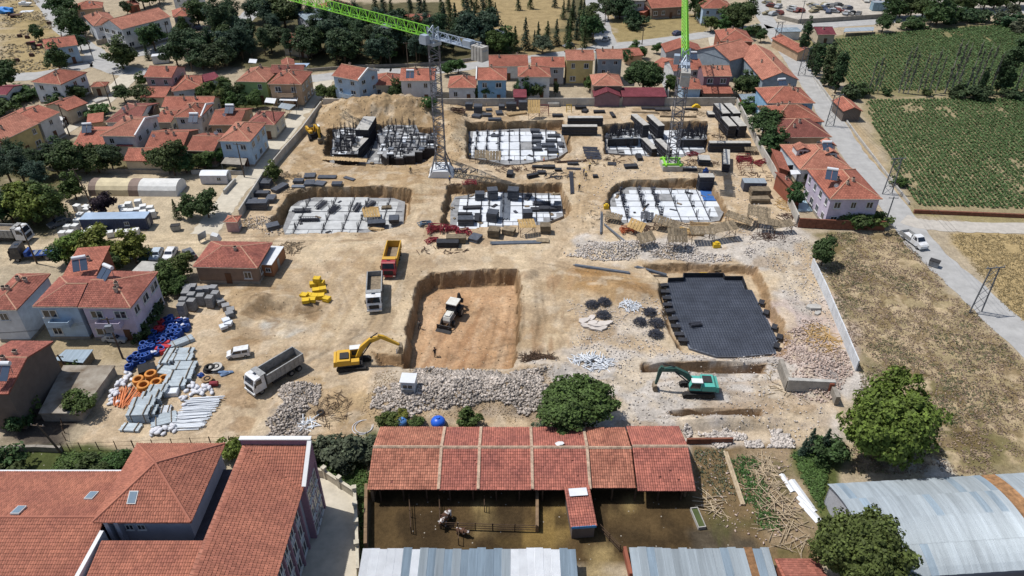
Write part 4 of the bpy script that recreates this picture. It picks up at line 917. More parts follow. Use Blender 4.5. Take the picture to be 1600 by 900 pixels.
# ================================================================== vegetation
def leaf_mat(name,c,var=.45,hue=.045):
 m=bpy.data.materials.new(name);m.use_nodes=True;MATS[name]=m;nt=m.node_tree;n=nt.nodes;L=nt.links
 b=n['Principled BSDF'];b.inputs['Roughness'].default_value=.7;b.inputs['Specular IOR Level'].default_value=.25
 geo=n.new('ShaderNodeNewGeometry');hv=n.new('ShaderNodeHueSaturation');hv.inputs['Color'].default_value=(*c,1)
 mr=n.new('ShaderNodeMapRange');mr.inputs['To Min'].default_value=1-var;mr.inputs['To Max'].default_value=1+var;L.new(geo.outputs['Random Per Island'],mr.inputs['Value'])
 tn=n.new('ShaderNodeTexNoise');tn.inputs['Scale'].default_value=.9;L.new(geo.outputs['Position'],tn.inputs['Vector'])
 m3=n.new('ShaderNodeMapRange');m3.inputs['From Min'].default_value=.3;m3.inputs['From Max'].default_value=.7;m3.inputs['To Min'].default_value=.72;m3.inputs['To Max'].default_value=1.3;L.new(tn.outputs['Fac'],m3.inputs['Value'])
 mm=n.new('ShaderNodeMath');mm.operation='MULTIPLY';L.new(mr.outputs[0],mm.inputs[0]);L.new(m3.outputs[0],mm.inputs[1]);L.new(mm.outputs[0],hv.inputs['Value'])
 oi=n.new('ShaderNodeObjectInfo');m2=n.new('ShaderNodeMapRange');m2.inputs['To Min'].default_value=.5-hue;m2.inputs['To Max'].default_value=.5+hue*.6;L.new(oi.outputs['Random'],m2.inputs['Value']);L.new(m2.outputs[0],hv.inputs['Hue'])
 tr=n.new('ShaderNodeBsdfTranslucent');ms=n.new('ShaderNodeMixShader');ms.inputs[0].default_value=.22
 L.new(hv.outputs[0],b.inputs['Base Color']);L.new(hv.outputs[0],tr.inputs['Color']);L.new(b.outputs[0],ms.inputs[1]);L.new(tr.outputs[0],ms.inputs[2]);L.new(ms.outputs[0],n['Material Output'].inputs['Surface'])
 return m
LEAF={k:leaf_mat('leaves_'+k,c) for k,c in dict(green=(.068,.115,.030),mid=(.052,.088,.028),dark=(.046,.080,.034),pine=(.040,.070,.042),lime=(.13,.17,.032),olive=(.085,.105,.062),plum=(.030,.018,.026),poplar=(.048,.078,.030),grey=(.10,.105,.075),dry=(.27,.225,.14)).items()}
M_BARK=mat('bark',S(110,92,74),.95,var=.25,scale=4);M_BARKG=mat('grey_bark',S(176,168,156),.95,var=.2,scale=4)
def leaf_mesh(name,pts,nrm,size,seed,m,aspect=.6):
 """one quad per leaf (numpy)"""
 r=np.random.RandomState(seed);N=len(pts);nv=nrm+r.normal(0,.55,(N,3));nv/= np.linalg.norm(nv,axis=1)[:,None]+1e-9
 t=r.normal(0,1,(N,3));t -= (t*nv).sum(1)[:,None]*nv;t/= np.linalg.norm(t,axis=1)[:,None]+1e-9;b=np.cross(nv,t)
 s=(size*r.uniform(.6,1.35,N))[:,None];a=t*s;c=b*s*aspect
 v=np.stack([pts-a,pts+c,pts+a,pts-c],1).reshape(-1,3)
 me=bpy.data.meshes.new(name);me.vertices.add(4*N);me.vertices.foreach_set('co',v.astype('f').ravel())
 me.loops.add(4*N);me.loops.foreach_set('vertex_index',np.arange(4*N,dtype='i'));me.polygons.add(N)
 me.polygons.foreach_set('loop_start',np.arange(0,4*N,4,dtype='i'));me.polygons.foreach_set('loop_total',np.full(N,4,'i'));me.materials.append(m);me.update(calc_edges=True);return me
def cloud(seed,rx,rz,zc,ncl,per,crad,low=-.75,egg=0.0,lobed=False):
 r=np.random.RandomState(seed);P_,N_=[],[];cl=[]
 lob=r.normal(0,1,(6,3));lob/= np.linalg.norm(lob,axis=1)[:,None];lw=r.uniform(-.28,.3,6)
 L_=r.normal(0,1,(11,3));L_/= np.linalg.norm(L_,axis=1)[:,None];L_[:,2]=L_[:,2]*.8+.12;L_ *= r.uniform(.3,.64,(11,1));lr=r.uniform(.3,.52,11)
 while len(cl)<ncl:
  d=r.normal(0,1,3);d/= np.linalg.norm(d)
  if d[2]<low:continue
  if lobed:i=r.randint(11);c=(L_[i]+d*lr[i]*r.uniform(.5,1.05))*1.15;d=c/(np.linalg.norm(c)+1e-9)*.5+d*.5
  else:c=d*r.uniform(.45,1) **.5*(1+sum(w*max(0,float(np.dot(d,l))) **2 for w,l in zip(lw,lob)))
  c=c*np.array([rx,rx,rz]);c[:2] *= 1-egg*(c[2]/rz);c[2] += zc;cl.append((c,d))
 for c,d in cl:
  k=int(per*r.uniform(.5,1.4));q=r.normal(0,1,(k,3));q/= np.linalg.norm(q,axis=1)[:,None]
  q=q*(r.uniform(.3,1,(k,1)) **.5)*crad*r.uniform(.7,1.3);q[:,2] *= .7
  P_.append(q+c);N_.append(q/crad*.6+d*.5+np.array([0,0,.5]))
 return np.concatenate(P_),np.concatenate(N_),cl
def trunk_mesh(name,h,r0,cl,m,zb=.35,nb=7,seed=0):
 mb=MB();rnd=random.Random(seed);mid=Vector((rnd.uniform(-.1,.1),rnd.uniform(-.1,.1),h*zb))
 mb.cyl((0,0,-.3),mid,r0,r0*.75,7);top=mid+Vector((0,0,h*.25));mb.cyl(mid,top,r0*.75,r0*.4,6)
 for c,d in rnd.sample(cl,min(nb,len(cl))):mb.cyl(mid.lerp(top,rnd.random()),Vector(c),r0*.38,r0*.1,5)
 return mb.mesh(name,m)
PROTO={}
def proto(kind,lm):
 key=(kind,lm)
 if key in PROTO:return PROTO[key]
 m=LEAF[lm];b,i=kind.rstrip('0123456789'),int(kind[-1])
 if b =='broad':p,n,cl=cloud(10+i,3.8,3.8,4.4,95,58,1.0,-.9,0,True);cm=leaf_mesh('crown',p,n,.30,i,m);tm=trunk_mesh('trunk',8,.24,cl,M_BARK,seed=i);H0=8.2
 elif b =='hero':p,n,cl=cloud(30+i,4.9,4.2,4.9,400,105,.82,-.95,0,True);cm=leaf_mesh('crown',p,n,.19,i,m,.7);tm=trunk_mesh('trunk',9,.32,cl,M_BARK,nb=26,seed=i);H0=9.2
 elif b =='bush':p,n,cl=cloud(50+i,1.6,1.1,.95,40,50,.42,-.9,0,True);cm=leaf_mesh('crown',p,n,.15,i,m);tm=trunk_mesh('trunk',2,.08,cl,M_BARK,.15,6,i);H0=2.1
 elif b =='poplar':p,n,cl=cloud(70+i,1.25,5.2,6.6,90,48,.75,-1);cm=leaf_mesh('crown',p,n,.24,i,m);tm=trunk_mesh('trunk',11,.2,cl,M_BARK,.4,6,i);H0=12
 elif b =='pine':p,n,cl=cloud(90+i,3.1,4.2,6.0,90,56,.85,-.8,.3,True);cm=leaf_mesh('crown',p,n,.28,i,m,.3);tm=trunk_mesh('trunk',9,.25,cl,M_BARK,.5,7,i);H0=10.2
 elif b =='conifer':
  r=np.random.RandomState(i);P_,N_=[],[];cl=[]
  for k in range(26):
   f=k/25;z=.8+f*8.2;R0=2.1*(1-f) **.85+.12
   for j in range(max(3,int(9*(1-f*.6)))):
    t=r.uniform(0,6.28);L_=R0*r.uniform(.7,1.1);q=r.uniform(.15,1,11)
    x=np.stack([np.cos(t)*L_*q,np.sin(t)*L_*q,z-.35*L_*q **1.5+r.normal(0,.06,11)],1)+r.normal(0,.09,(11,3));P_.append(x);N_.append(np.tile([np.cos(t)*.4,np.sin(t)*.4,.9],(11,1)))
  p,n=np.concatenate(P_),np.concatenate(N_);cm=leaf_mesh('crown',p,n,.25,i,m,.42);mb=MB();mb.cyl((0,0,-.2),(0,0,8.8),.17,.03,6);tm=mb.mesh('trunk',M_BARK);H0=9.3
 elif b =='thin':
  r=random.Random(i);mb=MB();mb.cyl((0,0,-.2),(0,0,6),.18,.12,5);mb.cyl((0,0,6),(.1,0,13),.12,.04,5);pts=[]
  for k in range(34):
   z=r.uniform(1.5,11.5);t=r.uniform(0,6.28);L_=(1-z/16)*r.uniform(.8,1.7);e=Vector((math.cos(t)*L_*.38,math.sin(t)*L_*.38,z+L_*1.5));mb.cyl((0,0,z),e,.07,.03,4)
   for q in range(13):u=r.uniform(.3,1.05);pts.append((e.x*u,e.y*u,z+L_*1.5*u))
  pts=np.array(pts)+np.random.RandomState(i).normal(0,.12,(len(pts),3));cm=leaf_mesh('crown',pts,np.tile([0,0,1.],(len(pts),1)),.19,i,m);tm=mb.mesh('trunk',M_BARKG);H0=13.2
 PROTO[key]=(cm,tm,H0);return PROTO[key]
LANDM=[(97,85,'the pale blue house'),(95,120,'the white villa'),(150,140,'the kiosk'),(230,50,'the balcony block'),(245,130,'the pink house'),(290,135,'the low white house'),(253,98,'the white trailer'),(185,215,'the bare white gable'),(392,135,'the green house'),(445,135,'the tan apartment house'),(365,225,'the light blue house'),(410,190,'the cream street house'),(490,22,'the metal roofed hall'),(536,15,'the topmost orange roof'),(460,70,'the half hidden red roof'),(643,40,'the lone park house'),(773,58,'the park shed'),(540,115,'the tall white house'),(600,133,'the cream back row house'),(650,126,'the crane'),(720,137,'the low pale house'),(768,125,'the blue back row house'),(835,120,'the ivy house'),(905,95,'the yellow house'),(955,92,'the grey banded house'),(950,140,'the crimson garage'),(1045,12,'the brown walled house'),(1122,13,'the white blue house'),(1152,64,'the brick house'),(1220,110,'the grey hall'),(1122,119,'the plum walled house'),(1260,70,'the long tiled shed'),(1292,54,'the crimson field house'),(1333,172,'the dark field hut'),(1237,150,'the blue terrace house'),(1338,300,'the lilac villa'),(217,300,'the tunnel tent'),(339,280,'the curved roof container'),(186,350,'the blue container'),(94,350,'the grey car'),(60,400,'the black truck'),(25,370,'the dusty tipper'),(240,402,'the parked cars'),(360,400,'the patched house'),(163,460,'the double house'),(760,20,'the meadow corner'),(850,20,'the open meadow'),(1374,16,'the scrapyard shed'),(1290,15,'the car wrecks'),(1440,90,'the crop rows'),(1560,100,'the tall leafy poplar'),(10,20,'the blue tarpaulin'),(192,251,'the beige hut'),(265,200,'the small cream house')]
def near(x,y,base_l):
 l=min(LANDM,key=lambda a:(a[0]-x) **2+4*(a[1]-y) **2)[2];s=base_l+', nearest '+l;return s if len(s.split()) <= 16 else base_l
def T(kind,lm,x,y,h,label,group=None,wide=1.0,cat='tree',name='tree'):
 cm,tm,H0=proto(kind,lm);h=h*(1.18 if kind[0] =='b' and group else 1);s=h/H0;g=G(x,y)
 rnd=random.Random(int(x*13+y*7));e=empty(name,g,rnd.uniform(0,6.28),label,cat,group);e.scale=(s*wide,s*wide,s)
 put('crown',cm,e);put('trunk',tm,e);return e
def TT(label,group,lst,cat='tree',name='tree'):
 for it in lst:T(it[0],it[1],it[2],it[3],it[4],near(it[2],it[3],label) if len(lst)>4 else label,group,it[5] if len(it)>5 else 1.0,cat,name)
 # the three big trees near the camera and other single trees
T('hero0','lime',1364,716,12.8,'huge yellow green tree at the corner of the dry lot',wide=.84)
T('hero1','green',1326,915,11.2,'large leafy green tree in front of the metal halls',wide=.8)
T('hero2','green',906,672,6.9,'dense round green tree overhanging the barn roof',wide=1.5)
T('broad1','mid',1375,912,4.6,'small dark tree at the foot of the large leafy tree',wide=1.2)
T('broad1','mid',1283,415,5.6,'dark bushy tree beside the brick garden wall',wide=.9)
T('broad2','mid',193,108,9.5,'single willow like tree casting shade beside the village road',wide=1.15)
T('broad0','plum',168,338,5.6,'dark plum coloured tree behind the blue container',wide=1.0)
T('hero2','mid',1004,147,9.0,'large dark walnut tree behind the crimson lean-to',wide=1.15)
T('pine0','dark',350,72,17,'tallest dark pine towering over the village street',wide=1.0)
T('broad2','green',428,283,4.6,'round green tree against the street side site wall',wide=1.0)
T('broad1','dark',868,150,4.2,'narrow dark tree beside the vacant plot',wide=.5)
T('broad0','mid',1190,218,8.0,'broad tree over the wall beside the black shaft forms',wide=1.15)
T('broad2','mid',1208,240,6.5,'dark tree behind the wall near the brick shed',wide=1.1)
T('broad1','mid',1240,322,5.0,'dark tree beside the blue painted yard',wide=.9)
T('bush1','green',733,667,2.6,'small round shrub behind the barn near the blue drum',cat='shrub',name='shrub')
T('bush0','olive',843,672,1.6,'low tuft behind the barn at the rubble edge',cat='shrub',name='shrub')
T('broad1','mid',327,340,5.8,'broad tree at the corner of the tent plot',wide=1.05)
T('broad2','mid',300,340,5.2,'rounded tree beside the stacked white slabs',wide=.95)
T('conifer1','mid',278,342,4.4,'small pointed conifer at the tent plot corner')
T('bush0','green',1401,290,2.4,'shrub beside the lattice pole at the field corner',cat='shrub',name='shrub')
T('broad1','green',132,645,3.6,'bushy green tree at the slab yard corner',wide=1.25)
T('broad0','green',50,622,3.2,'small tree against the grey gable wall')
T('bush1','green',118,578,1.8,'shrub growing beside the grey metal hut',cat='shrub',name='shrub')
T('broad1','mid',1262,288,2.6,'small round tree between the yard and the villa')
T('broad2','lime',1050,98,3.0,'small shrub tree at the street bend below the crane jib')
TT('leafy bush at the dark scrap ground by the fence','bushes by the scrap ground',[('bush0','green',45,655,2.4),('bush1','mid',35,668,2.2),('bush0','mid',12,735,2.6,1.2)],'bush','bush')
TT('dense green bush in the weedy strip behind the school','bushes behind the school',[('bush0','green',118,738,1.7,1.3),('bush1','mid',145,742,1.9,1.4),('bush0','green',168,736,1.5,1.3),('bush1','green',188,727,1.7,1.2),('bush1','mid',20,746,1.9,1.4)],'bush','bush')
T('bush1','lime',362,712,3.0,'bright green bush in the gap behind the school tower',wide=1.0,cat='bush',name='bush')
TT('grey green olive shrub in the weeds between school and barn','olive shrubs',[('bush0','olive',508,716,2.7,1.1),('bush1','olive',533,720,3.0,1.2),('bush0','olive',556,716,2.6,1.2),('bush1','olive',572,712,2.3,1.0)],'shrub','shrub')
TT('low green weed clump at the rubble edge behind the barn','weeds behind the barn',[('bush0','green',605,660,1.3,1.2),('bush1','green',618,663,1.2,1.4),('bush0','lime',628,655,1.1,1.2),('bush1','green',650,664,1.1,1.3)],'shrub','shrub')
TT('dark conifer next to the huge tree by the rubble','conifers by the rubble',[('conifer0','pine',1262,705,4.2),('conifer1','pine',1283,712,4.8),('conifer0','pine',1252,712,3.2),('bush1','mid',1290,715,3.0)])
TT('yellow green tree in the row beside the parked cars','trees along the dirt road',[('broad0','lime',132,410,6.0),('broad1','lime',160,410,6.0),('broad2','lime',214,412,5.8),('broad1','lime',186,414,4.0)])
TT('dark green tree in the row beside the parked cars','trees along the dirt road',[('broad1','mid',105,414,4.2),('broad0','mid',180,428,3.4)])
TT('young tree in the garden beside the low patched house','garden trees by the patched house',[('broad1','green',290,435,4.2),('broad2','green',270,452,4.4),('broad0','mid',258,438,3.4),('broad0','green',281,460,3.2)])
TT('shrub along the fence beside the double house','shrubs along the yard fence',[('bush0','mid',232,512,2.6),('bush1','dark',244,492,2.3),('bush0','mid',254,470,2.2),('bush1','green',262,455,2.0),('bush1','mid',224,530,2.0)],'shrub','shrub')
TT('tall dark cedar at the left edge of the tent plot','cedars left of the tent',[('pine0','pine',20,290,9,1.1),('pine1','pine',45,300,9,1.15),('pine2','pine',68,305,8.0,1.2),('pine1','pine',5,310,8),('pine0','dark',30,268,8,1.2),('pine2','dark',62,278,7,1.2)])
TT('tree on the scrubby ground left of the blue container','trees left of the container',[('broad0','mid',22,350,6.4),('broad1','lime',55,350,7.2),('broad2','green',86,348,6.8),('broad0','olive',5,348,6),('broad2','green',120,312,5.2,.9),('broad1','dark',38,335,5.5),('broad1','mid',70,336,6.0)])
TT('garden tree behind the low wall of the tent plot','garden trees above the tent',[('broad0','dark',92,272,6.2),('broad1','mid',112,274,6.4),('broad2','mid',136,272,5.8),('broad0','mid',156,270,5.8),('broad1','dark',178,268,5.4),('broad2','dark',100,262,6),('broad0','mid',252,268,5.0),('broad1','mid',274,274,6.6),('broad2','mid',292,270,5.0),('broad1','green',326,264,3.6,1.2),('broad0','green',308,268,3.8),('broad0','green',345,256,3.4)])
TT('garden tree between the red roofs of the cluster','garden trees in the house cluster',[('broad0','mid',196,160,4.2,1.2),('broad1','mid',228,162,4.2,1.3),('broad2','green',222,134,3.4),('bush1','green',150,186,2.6,1.4),('bush0','green',160,178,2.4,1.4),('bush0','dark',240,166,2.6)])
TT('leafy tree in the overgrown garden below the green house','trees in the overgrown garden',[('broad0','green',332,152,4.2),('broad1','green',352,146,4.2),('broad2','mid',362,160,4.6),('broad0','mid',378,158,5.2),('broad1','green',396,156,4.6),('broad2','green',348,166,4.0),('broad0','mid',384,172,4.0),('broad1','green',402,170,4.2),('broad2','green',366,172,4),('broad1','mid',414,152,3.6),('broad1','green',320,158,3.4)])
TT('dark shrub around the white villa at the street corner','shrubs around the white villa',[('bush0','mid',30,158,3,1.5),('bush1','green',18,166,2.8,1.6),('bush0','green',45,150,2.8,1.6),('broad0','mid',112,160,4.2,1.2),('broad1','mid',126,158,3.8,1.2),('broad0','dark',72,154,3.2,1.2),('bush1','mid',98,162,3,1.4),('bush0','mid',8,178,3,1.5)],'shrub','shrub')
TT('round tree beside the village road and blue house','trees by the village road',[('broad2','mid',95,112,7),('broad0','mid',12,138,7.2,1.1),('broad1','mid',3,142,5.6),('broad1','mid',62,64,4.6,.9),('broad0','mid',102,32,9.5,1.1),('broad1','mid',110,56,8,1.1),('broad2','mid',122,62,8,1.0),('broad0','dark',128,80,5),('broad0','mid',243,80,8,1.1),('conifer0','dark',232,94,5.6),('broad1','mid',312,44,8.5,1.1),('broad2','mid',288,50,4.5),('broad0','mid',226,14,8,1.2),('broad1','dark',200,22,4.0),('broad1','mid',235,10,6),('broad2','mid',250,6,6)])
TT('dark tree in the clump beside the white trailer','trees beside the white trailer',[('broad0','dark',278,104,8,1.0),('broad1','dark',296,102,9,1.0),('pine1','dark',285,90,9),('broad2','dark',318,108,7.5,1.2),('broad0','dark',338,110,7,1.2),('broad1','dark',308,92,8),('broad2','dark',352,104,7,1.1),('pine0','dark',330,88,9)])
TT('green bush against the site wall in the back row','bushes along the back wall',[('broad0','green',507,158,4.0,1.1),('broad1','green',524,158,3.8,1.1),('broad2','mid',622,156,5.0,1.0),('bush1','green',672,168,2.8,1.0),('broad0','mid',762,156,5.0,1.0),('broad1','mid',748,156,3.4),('broad2','mid',822,154,5.6,.9),('broad1','mid',838,154,4.4,1.0),('broad0','dark',812,150,4.4,.8),('broad0','green',921,142,4.0,.9),('broad1','green',1046,146,4.6,.9),('broad1','green',700,118,3.6,1.1),('broad0','green',716,116,4.2,1.2),('broad0','green',1020,118,3.4)])
TT('shrub behind the grey hall and the blue house','shrubs behind the grey hall',[('broad0','mid',1158,152,5.2,1.1),('broad1','mid',1176,150,5.0,1.1),('broad2','mid',1166,140,4.6,1.2),('bush1','green',1170,175,3.0,1.3),('bush0','green',1180,172,2.6,1.2),('bush0','mid',1186,102,3)],'shrub','shrub')
TT('shrub in the front garden of the lilac villa','shrubs of the lilac villa',[('bush0','green',1330,352,3.0,1.2),('bush1','mid',1346,354,2.6,1.4),('bush0','green',1364,356,3.0,1.2),('bush1','mid',1312,350,2.2,1.2),('bush1','green',1372,350,2.2,1.2)],'shrub','shrub')
TT('rounded tree near the main road junction','trees near the junction',[('broad0','mid',1160,46,9,1.0),('broad1','mid',1148,50,7,1.1),('broad2','green',1128,52,5,1.2),('broad0','green',1110,50,5,1.2),('broad1','mid',1140,42,7,1.1),('broad1','mid',1085,26,9,1.0),('broad2','mid',1094,34,6,1.0),('broad0','mid',1166,62,4),('broad0','mid',1188,66,4,.9),('bush1','mid',1174,56,3.4)])
TT('dark garden tree beside the dry plot','trees beside the dry plot',[('broad0','dark',950,32,6,1.1),('broad1','dark',968,30,7.5,1.0),('broad2','dark',985,40,6,1.1),('bush0','dark',1000,40,3,1.4),('broad0','dark',945,18,6),('bush1','dark',990,46,3,1.3),('broad2','green',992,86,4.0),('broad1','green',1002,92,3.4),('broad0','green',1026,84,3.2),('broad1','mid',980,100,3.6)])
PARKP=[(330,55),(360,40),(400,30),(440,40),(520,30),(560,40),(600,52),(690,55),(760,65),(765,92),(700,101),(600,104),(500,108),(478,92),(430,92),(360,98)]
rp_=random.Random(5);spots=[];tries=0
while len(spots)<78 and tries<4000:
 tries += 1;x,y=rp_.uniform(330,765),rp_.uniform(32,106)
 if not inpoly(PARKP,x,y):continue
 if (605<x<690 and 36<y<60) or (432<x<490 and 52<y<88) or (455<x<520 and y<44):continue
 if all(abs(x-a)/11+abs(y-b)/7>1 for a,b in spots):spots.append((x,y))
for i,(x,y) in enumerate(spots):k_=rp_.choice(['pine0','pine1','pine2','broad0','broad1']);T(k_,rp_.choice(['pine','dark','dark','pine','mid']),x,y,rp_.uniform(7,11),near(x,y,('dark pine' if k_[0] =='p' else 'dark rounded tree')+' crowded into the village park'),'dense trees of the village park',rp_.uniform(.95,1.25))
CON=[(657,22),(664,18),(690,26),(695,50),(712,52),(704,44),(735,50),(742,42),(750,52),(765,50),(755,40),(745,20),(755,14),(737,12),(765,18),(730,28),(642,24),(612,26),(600,24),(588,30),(805,82),(821,78),(841,68),(855,72),(869,71),(886,68),(893,46),(900,62),(910,56),(913,74),(905,40),(888,18),(907,22),(895,30),(810,16),(829,14),(867,12),(916,44),(790,84),(835,80),(880,30),(774,40),(640,12),(700,14),(724,10),(912,30),(920,62),(890,78)]
for i,(x,y) in enumerate(CON):T('conifer%d'%(i%3),('pine','dark','mid')[i%3],x,y,random.uniform(6,10.5),near(x,y,('blue green','dark green','mid green')[i%3]+' spruce standing around the dry park meadow'),'spruces of the park meadow',random.uniform(.85,1.1))
TT('broad tree at the edge of the park meadow','trees at the park edge',[('broad0','mid',926,66,8,1.0),('broad1','mid',922,50,8,1.0),('broad0','olive',848,84,5,1.3),('broad2','green',790,76,6,1.2),('broad1','green',775,84,6,1.1),('broad0','green',668,92,7.5),('broad2','green',765,74,5)])
TT('tall narrow poplar beside the road','poplars beside the road',[('poplar0','poplar',1252,92,12,1.0),('poplar1','poplar',1268,116,10),('poplar2','poplar',1274,122,10,1.1),('poplar0','poplar',1287,134,11.5,1.0),('poplar1','poplar',1304,146,12.5,1.05),('poplar2','poplar',1262,110,8),('poplar0','poplar',1298,138,10)])
for i,(x,h) in enumerate(((1357,10),(1365,11),(1371,9),(1404,13),(1411,14),(1418,12),(1434,12),(1441,11),(1450,13),(1461,11),(1476,15),(1484,15),(1493,14),(1508,15),(1515,13),(1524,14),(1533,14),(1545,12),(1585,12),(1597,13))):T('thin%d'%(i%3),'grey',x,145+(i%3),h,'thin half bare poplar in the line across the fields','bare poplars across the fields',random.uniform(.9,1.15))
TT('leafy poplar in the line across the fields','leafy poplars across the fields',[('poplar1','poplar',1556,146,13,1.0),('poplar2','poplar',1566,147,15,1.1),('poplar0','poplar',1530,148,7,.9),('poplar0','poplar',1610,146,13)])
TT('low dark shrub along the ditch between the two fields','shrubs along the field ditch',[('bush0','dark',1332,152,3.4,1.3),('bush1','mid',1345,150,2.6,1.3),('bush1','dark',1494,152,2.6,1.3),('bush0','dark',1518,154,3.6,1.3),('bush1','dark',1530,155,3,1.3),('bush1','mid',1385,149,1.6,1.2),('bush0','mid',1448,150,1.6,1.2),('bush0','dark',1570,152,2.4,1.3),('bush1','dark',1590,155,2.2,1.5)],'shrub','shrub')
TT('dense green bush lining the road by the scrapyard','bushes along the scrapyard road',[('broad0','mid',1378,50,5.4,1.1),('broad1','mid',1390,30,6.5,1.2),('broad2','mid',1405,27,7,1.2),('broad0','mid',1422,28,7.5,1.2),('broad1','mid',1440,28,7.5,1.2),('broad2','mid',1462,40,9,1.1),('broad0','mid',1478,36,7,1.1),('broad1','green',1454,38,6),('broad2','mid',1505,18,6,1.2),('broad0','mid',1520,16,7,1.2),('broad1','mid',1536,16,7,1.2),('broad2','mid',1552,14,7,1.2),('broad0','mid',1572,12,7,1.2),('broad1','mid',1590,12,8,1.2),('bush0','mid',1415,46,3,1.5),('bush1','mid',1432,44,3.4,1.4),('bush0','dark',1494,38,4,1.4),('bush1','dark',1512,34,4,1.4),('bush0','dark',1530,34,4,1.4),('bush0','olive',1565,36,4,1.4),('bush1','dark',1575,42,4,1.4),('broad1','mid',1490,14,6),('bush1','olive',1592,50,3.4,1.4),('broad0','olive',1580,30,5)],'bush','bush')
# crops in rows ------------------------------------------------------------
def scatter_mesh(name,m,pts,size,per,seed,h=.3,spread=.3):
 r=np.random.RandomState(seed);p=np.repeat(pts,per,axis=0)+r.normal(0,1,(len(pts)*per,3))*np.array([spread,spread,h*.35])+np.array([0,0,h]);return leaf_mesh(name,p,np.tile([0,0,.8],(len(p),1)),size,seed,m,.7)
def crop(label,poly,step,gap,per,size,seed,thin):
 q=PX(poly);a=P(1283,68);b=P(1330,135);d=(b-a).xy.normalized();n=Vector((-d.y,d.x));r=np.random.RandomState(seed)
 us=[Vector(p.xy).dot(d) for p in q];vs=[Vector(p.xy).dot(n) for p in q]
 U,V=np.meshgrid(np.arange(min(us),max(us),gap),np.arange(min(vs),max(vs),step));U=U+r.normal(0,gap*.25,U.shape);V=V+r.normal(0,.04,V.shape)
 X=U*d.x+V*n.x;Y=U*d.y+V*n.y;keep=(sdf(q,X,Y)>.3) & (vn.fbm(X+seed*9,Y,14,4)+.6*vn.fbm(V*3+seed,U*.15,6,3)+r.normal(0,.25,X.shape)>thin)
 pts=np.stack([X[keep],Y[keep],np.zeros(keep.sum())],1);return tag(put('crop_rows',scatter_mesh('crop_rows',LEAF['crop'],pts,size,per,seed,.3,np.array(.15))),label,'crop',kind='stuff')
LEAF['crop']=leaf_mat('leaves_crop',(.082,.134,.046),.25,.0)
crop('green crop growing in rows on the upper field behind the poplars',[(1272,72),(1300,62),(1430,48),(1562,40),(1700,66),(1700,140),(1338,143)],1.1,.52,9,.28,21,-1.4)
crop('green crop in rows with bare gaps on the lower field',[(1345,156),(1700,153),(1700,332),(1430,322),(1385,245)],.95,.42,9,.23,22,-1.05)
# grass ----------------------------------------------------------------------
def grass(label,poly,n,lm,size,seed,thr=-9,per=5,h=.18):
 q=PX(poly);r=np.random.RandomState(seed);x0,x1=min(p.x for p in q),max(p.x for p in q);y0,y1=min(p.y for p in q),max(p.y for p in q)
 X=r.uniform(x0,x1,n);Y=r.uniform(y0,y1,n);k=(sdf(q,X,Y)>0) & (vn.fbm(X+seed,Y,6,4)>thr);X,Y=X[k],Y[k]
 return tag(put('grass',scatter_mesh('grass',LEAF[lm],np.stack([X,Y,terrain(X,Y)],1),size,per,seed,h,.22)),label,'grass',kind='stuff')
LEAF['lotgreen']=leaf_mat('leaves_lot',(.15,.145,.075),.3,.0);LEAF['straw']=leaf_mat('leaves_straw',(.26,.20,.10),.3,.0)
grass('green weeds growing between the school and the barn',[(486,742),(500,692),(576,690),(572,770),(568,860),(562,860),(558,772),(510,742)],2600,'green',.14,41,-.5)
grass('green weeds growing behind the school roof',[(0,708),(205,710),(190,750),(0,752)],2600,'green',.14,42,-.4)
grass('green weeds beside the large leafy tree',[(1238,708),(1300,712),(1290,745),(1285,800),(1262,760)],1600,'green',.14,43,-.4)
grass('dry brown weeds covering the empty lot',LOT,12000,'dry',.12,44,-.5,4,.08)
grass('greenish weeds in patches on the empty lot',LOT,8000,'lotgreen',.13,45,.15,4,.1)
grass('pale straw stubble on the cut field beside the road',[(1480,366),(1700,368),(1700,580),(1570,478)],9000,'straw',.12,46,-.8,3,.08)
grass('weeds in the neglected yard beside the barn',[(1085,705),(1130,703),(1150,790),(1100,770)],200,'olive',.11,47,.2)
grass('weedy plants among the scattered timber',[(1140,715),(1180,715),(1225,830),(1180,840)],500,'green',.12,48,.15)
grass('dry meadow grass at the upper left of the village',[(0,0),(60,0),(98,60),(118,104),(0,118)],6000,'dry',.28,49,-.1,4,.15)
# ================================================================== building site
M_FILM=mat('black_film_plywood',S(84,87,94),.45,var=.2,scale=2,obj=.25,island=.12,spec=.4);M_FILMD=mat('dark_form_panel',S(60,60,64),.6,var=.25,scale=2,obj=.2)
M_PLYB=mat('weathered_plywood',S(146,130,106),.85,var=.25,scale=1.5,obj=.28,island=.1);M_PLYO=mat('fresh_plywood',S(206,170,112),.8,var=.15,scale=1.5,obj=.1,island=.14)
M_REBAR=mat('rebar_steel',S(84,86,96),.6,.3,var=.2,scale=3);M_RUSTBAR=mat('rusty_bar',S(96,72,62),.8,.2,var=.25,scale=3);M_REDST=mat('red_painted_steel',S(150,52,62),.6,.1,var=.25,scale=2,obj=.12)
M_STEEL=mat('grey_steel',S(150,156,164),.45,.5,var=.12,scale=2);M_SLAB=mat('fresh_slab',S(232,236,240),.85,var=.08,scale=.7,obj=.06);M_SLABG=mat('grey_slab',S(206,207,205),.9,var=.12,scale=.6,obj=.06);M_BLIND=mat('blinding_concrete',S(160,160,160),.9,var=.2,scale=.8)
M_YEL=mat('yellow_paint',S(236,196,50),.5,var=.08,scale=3,obj=.06);M_ORANGE=mat('orange_plastic',S(244,150,96),.5,var=.08,obj=.1,island=.12);M_ORANGEC=mat('orange_coil_plastic',S(226,150,70),.5,var=.1,island=.1)
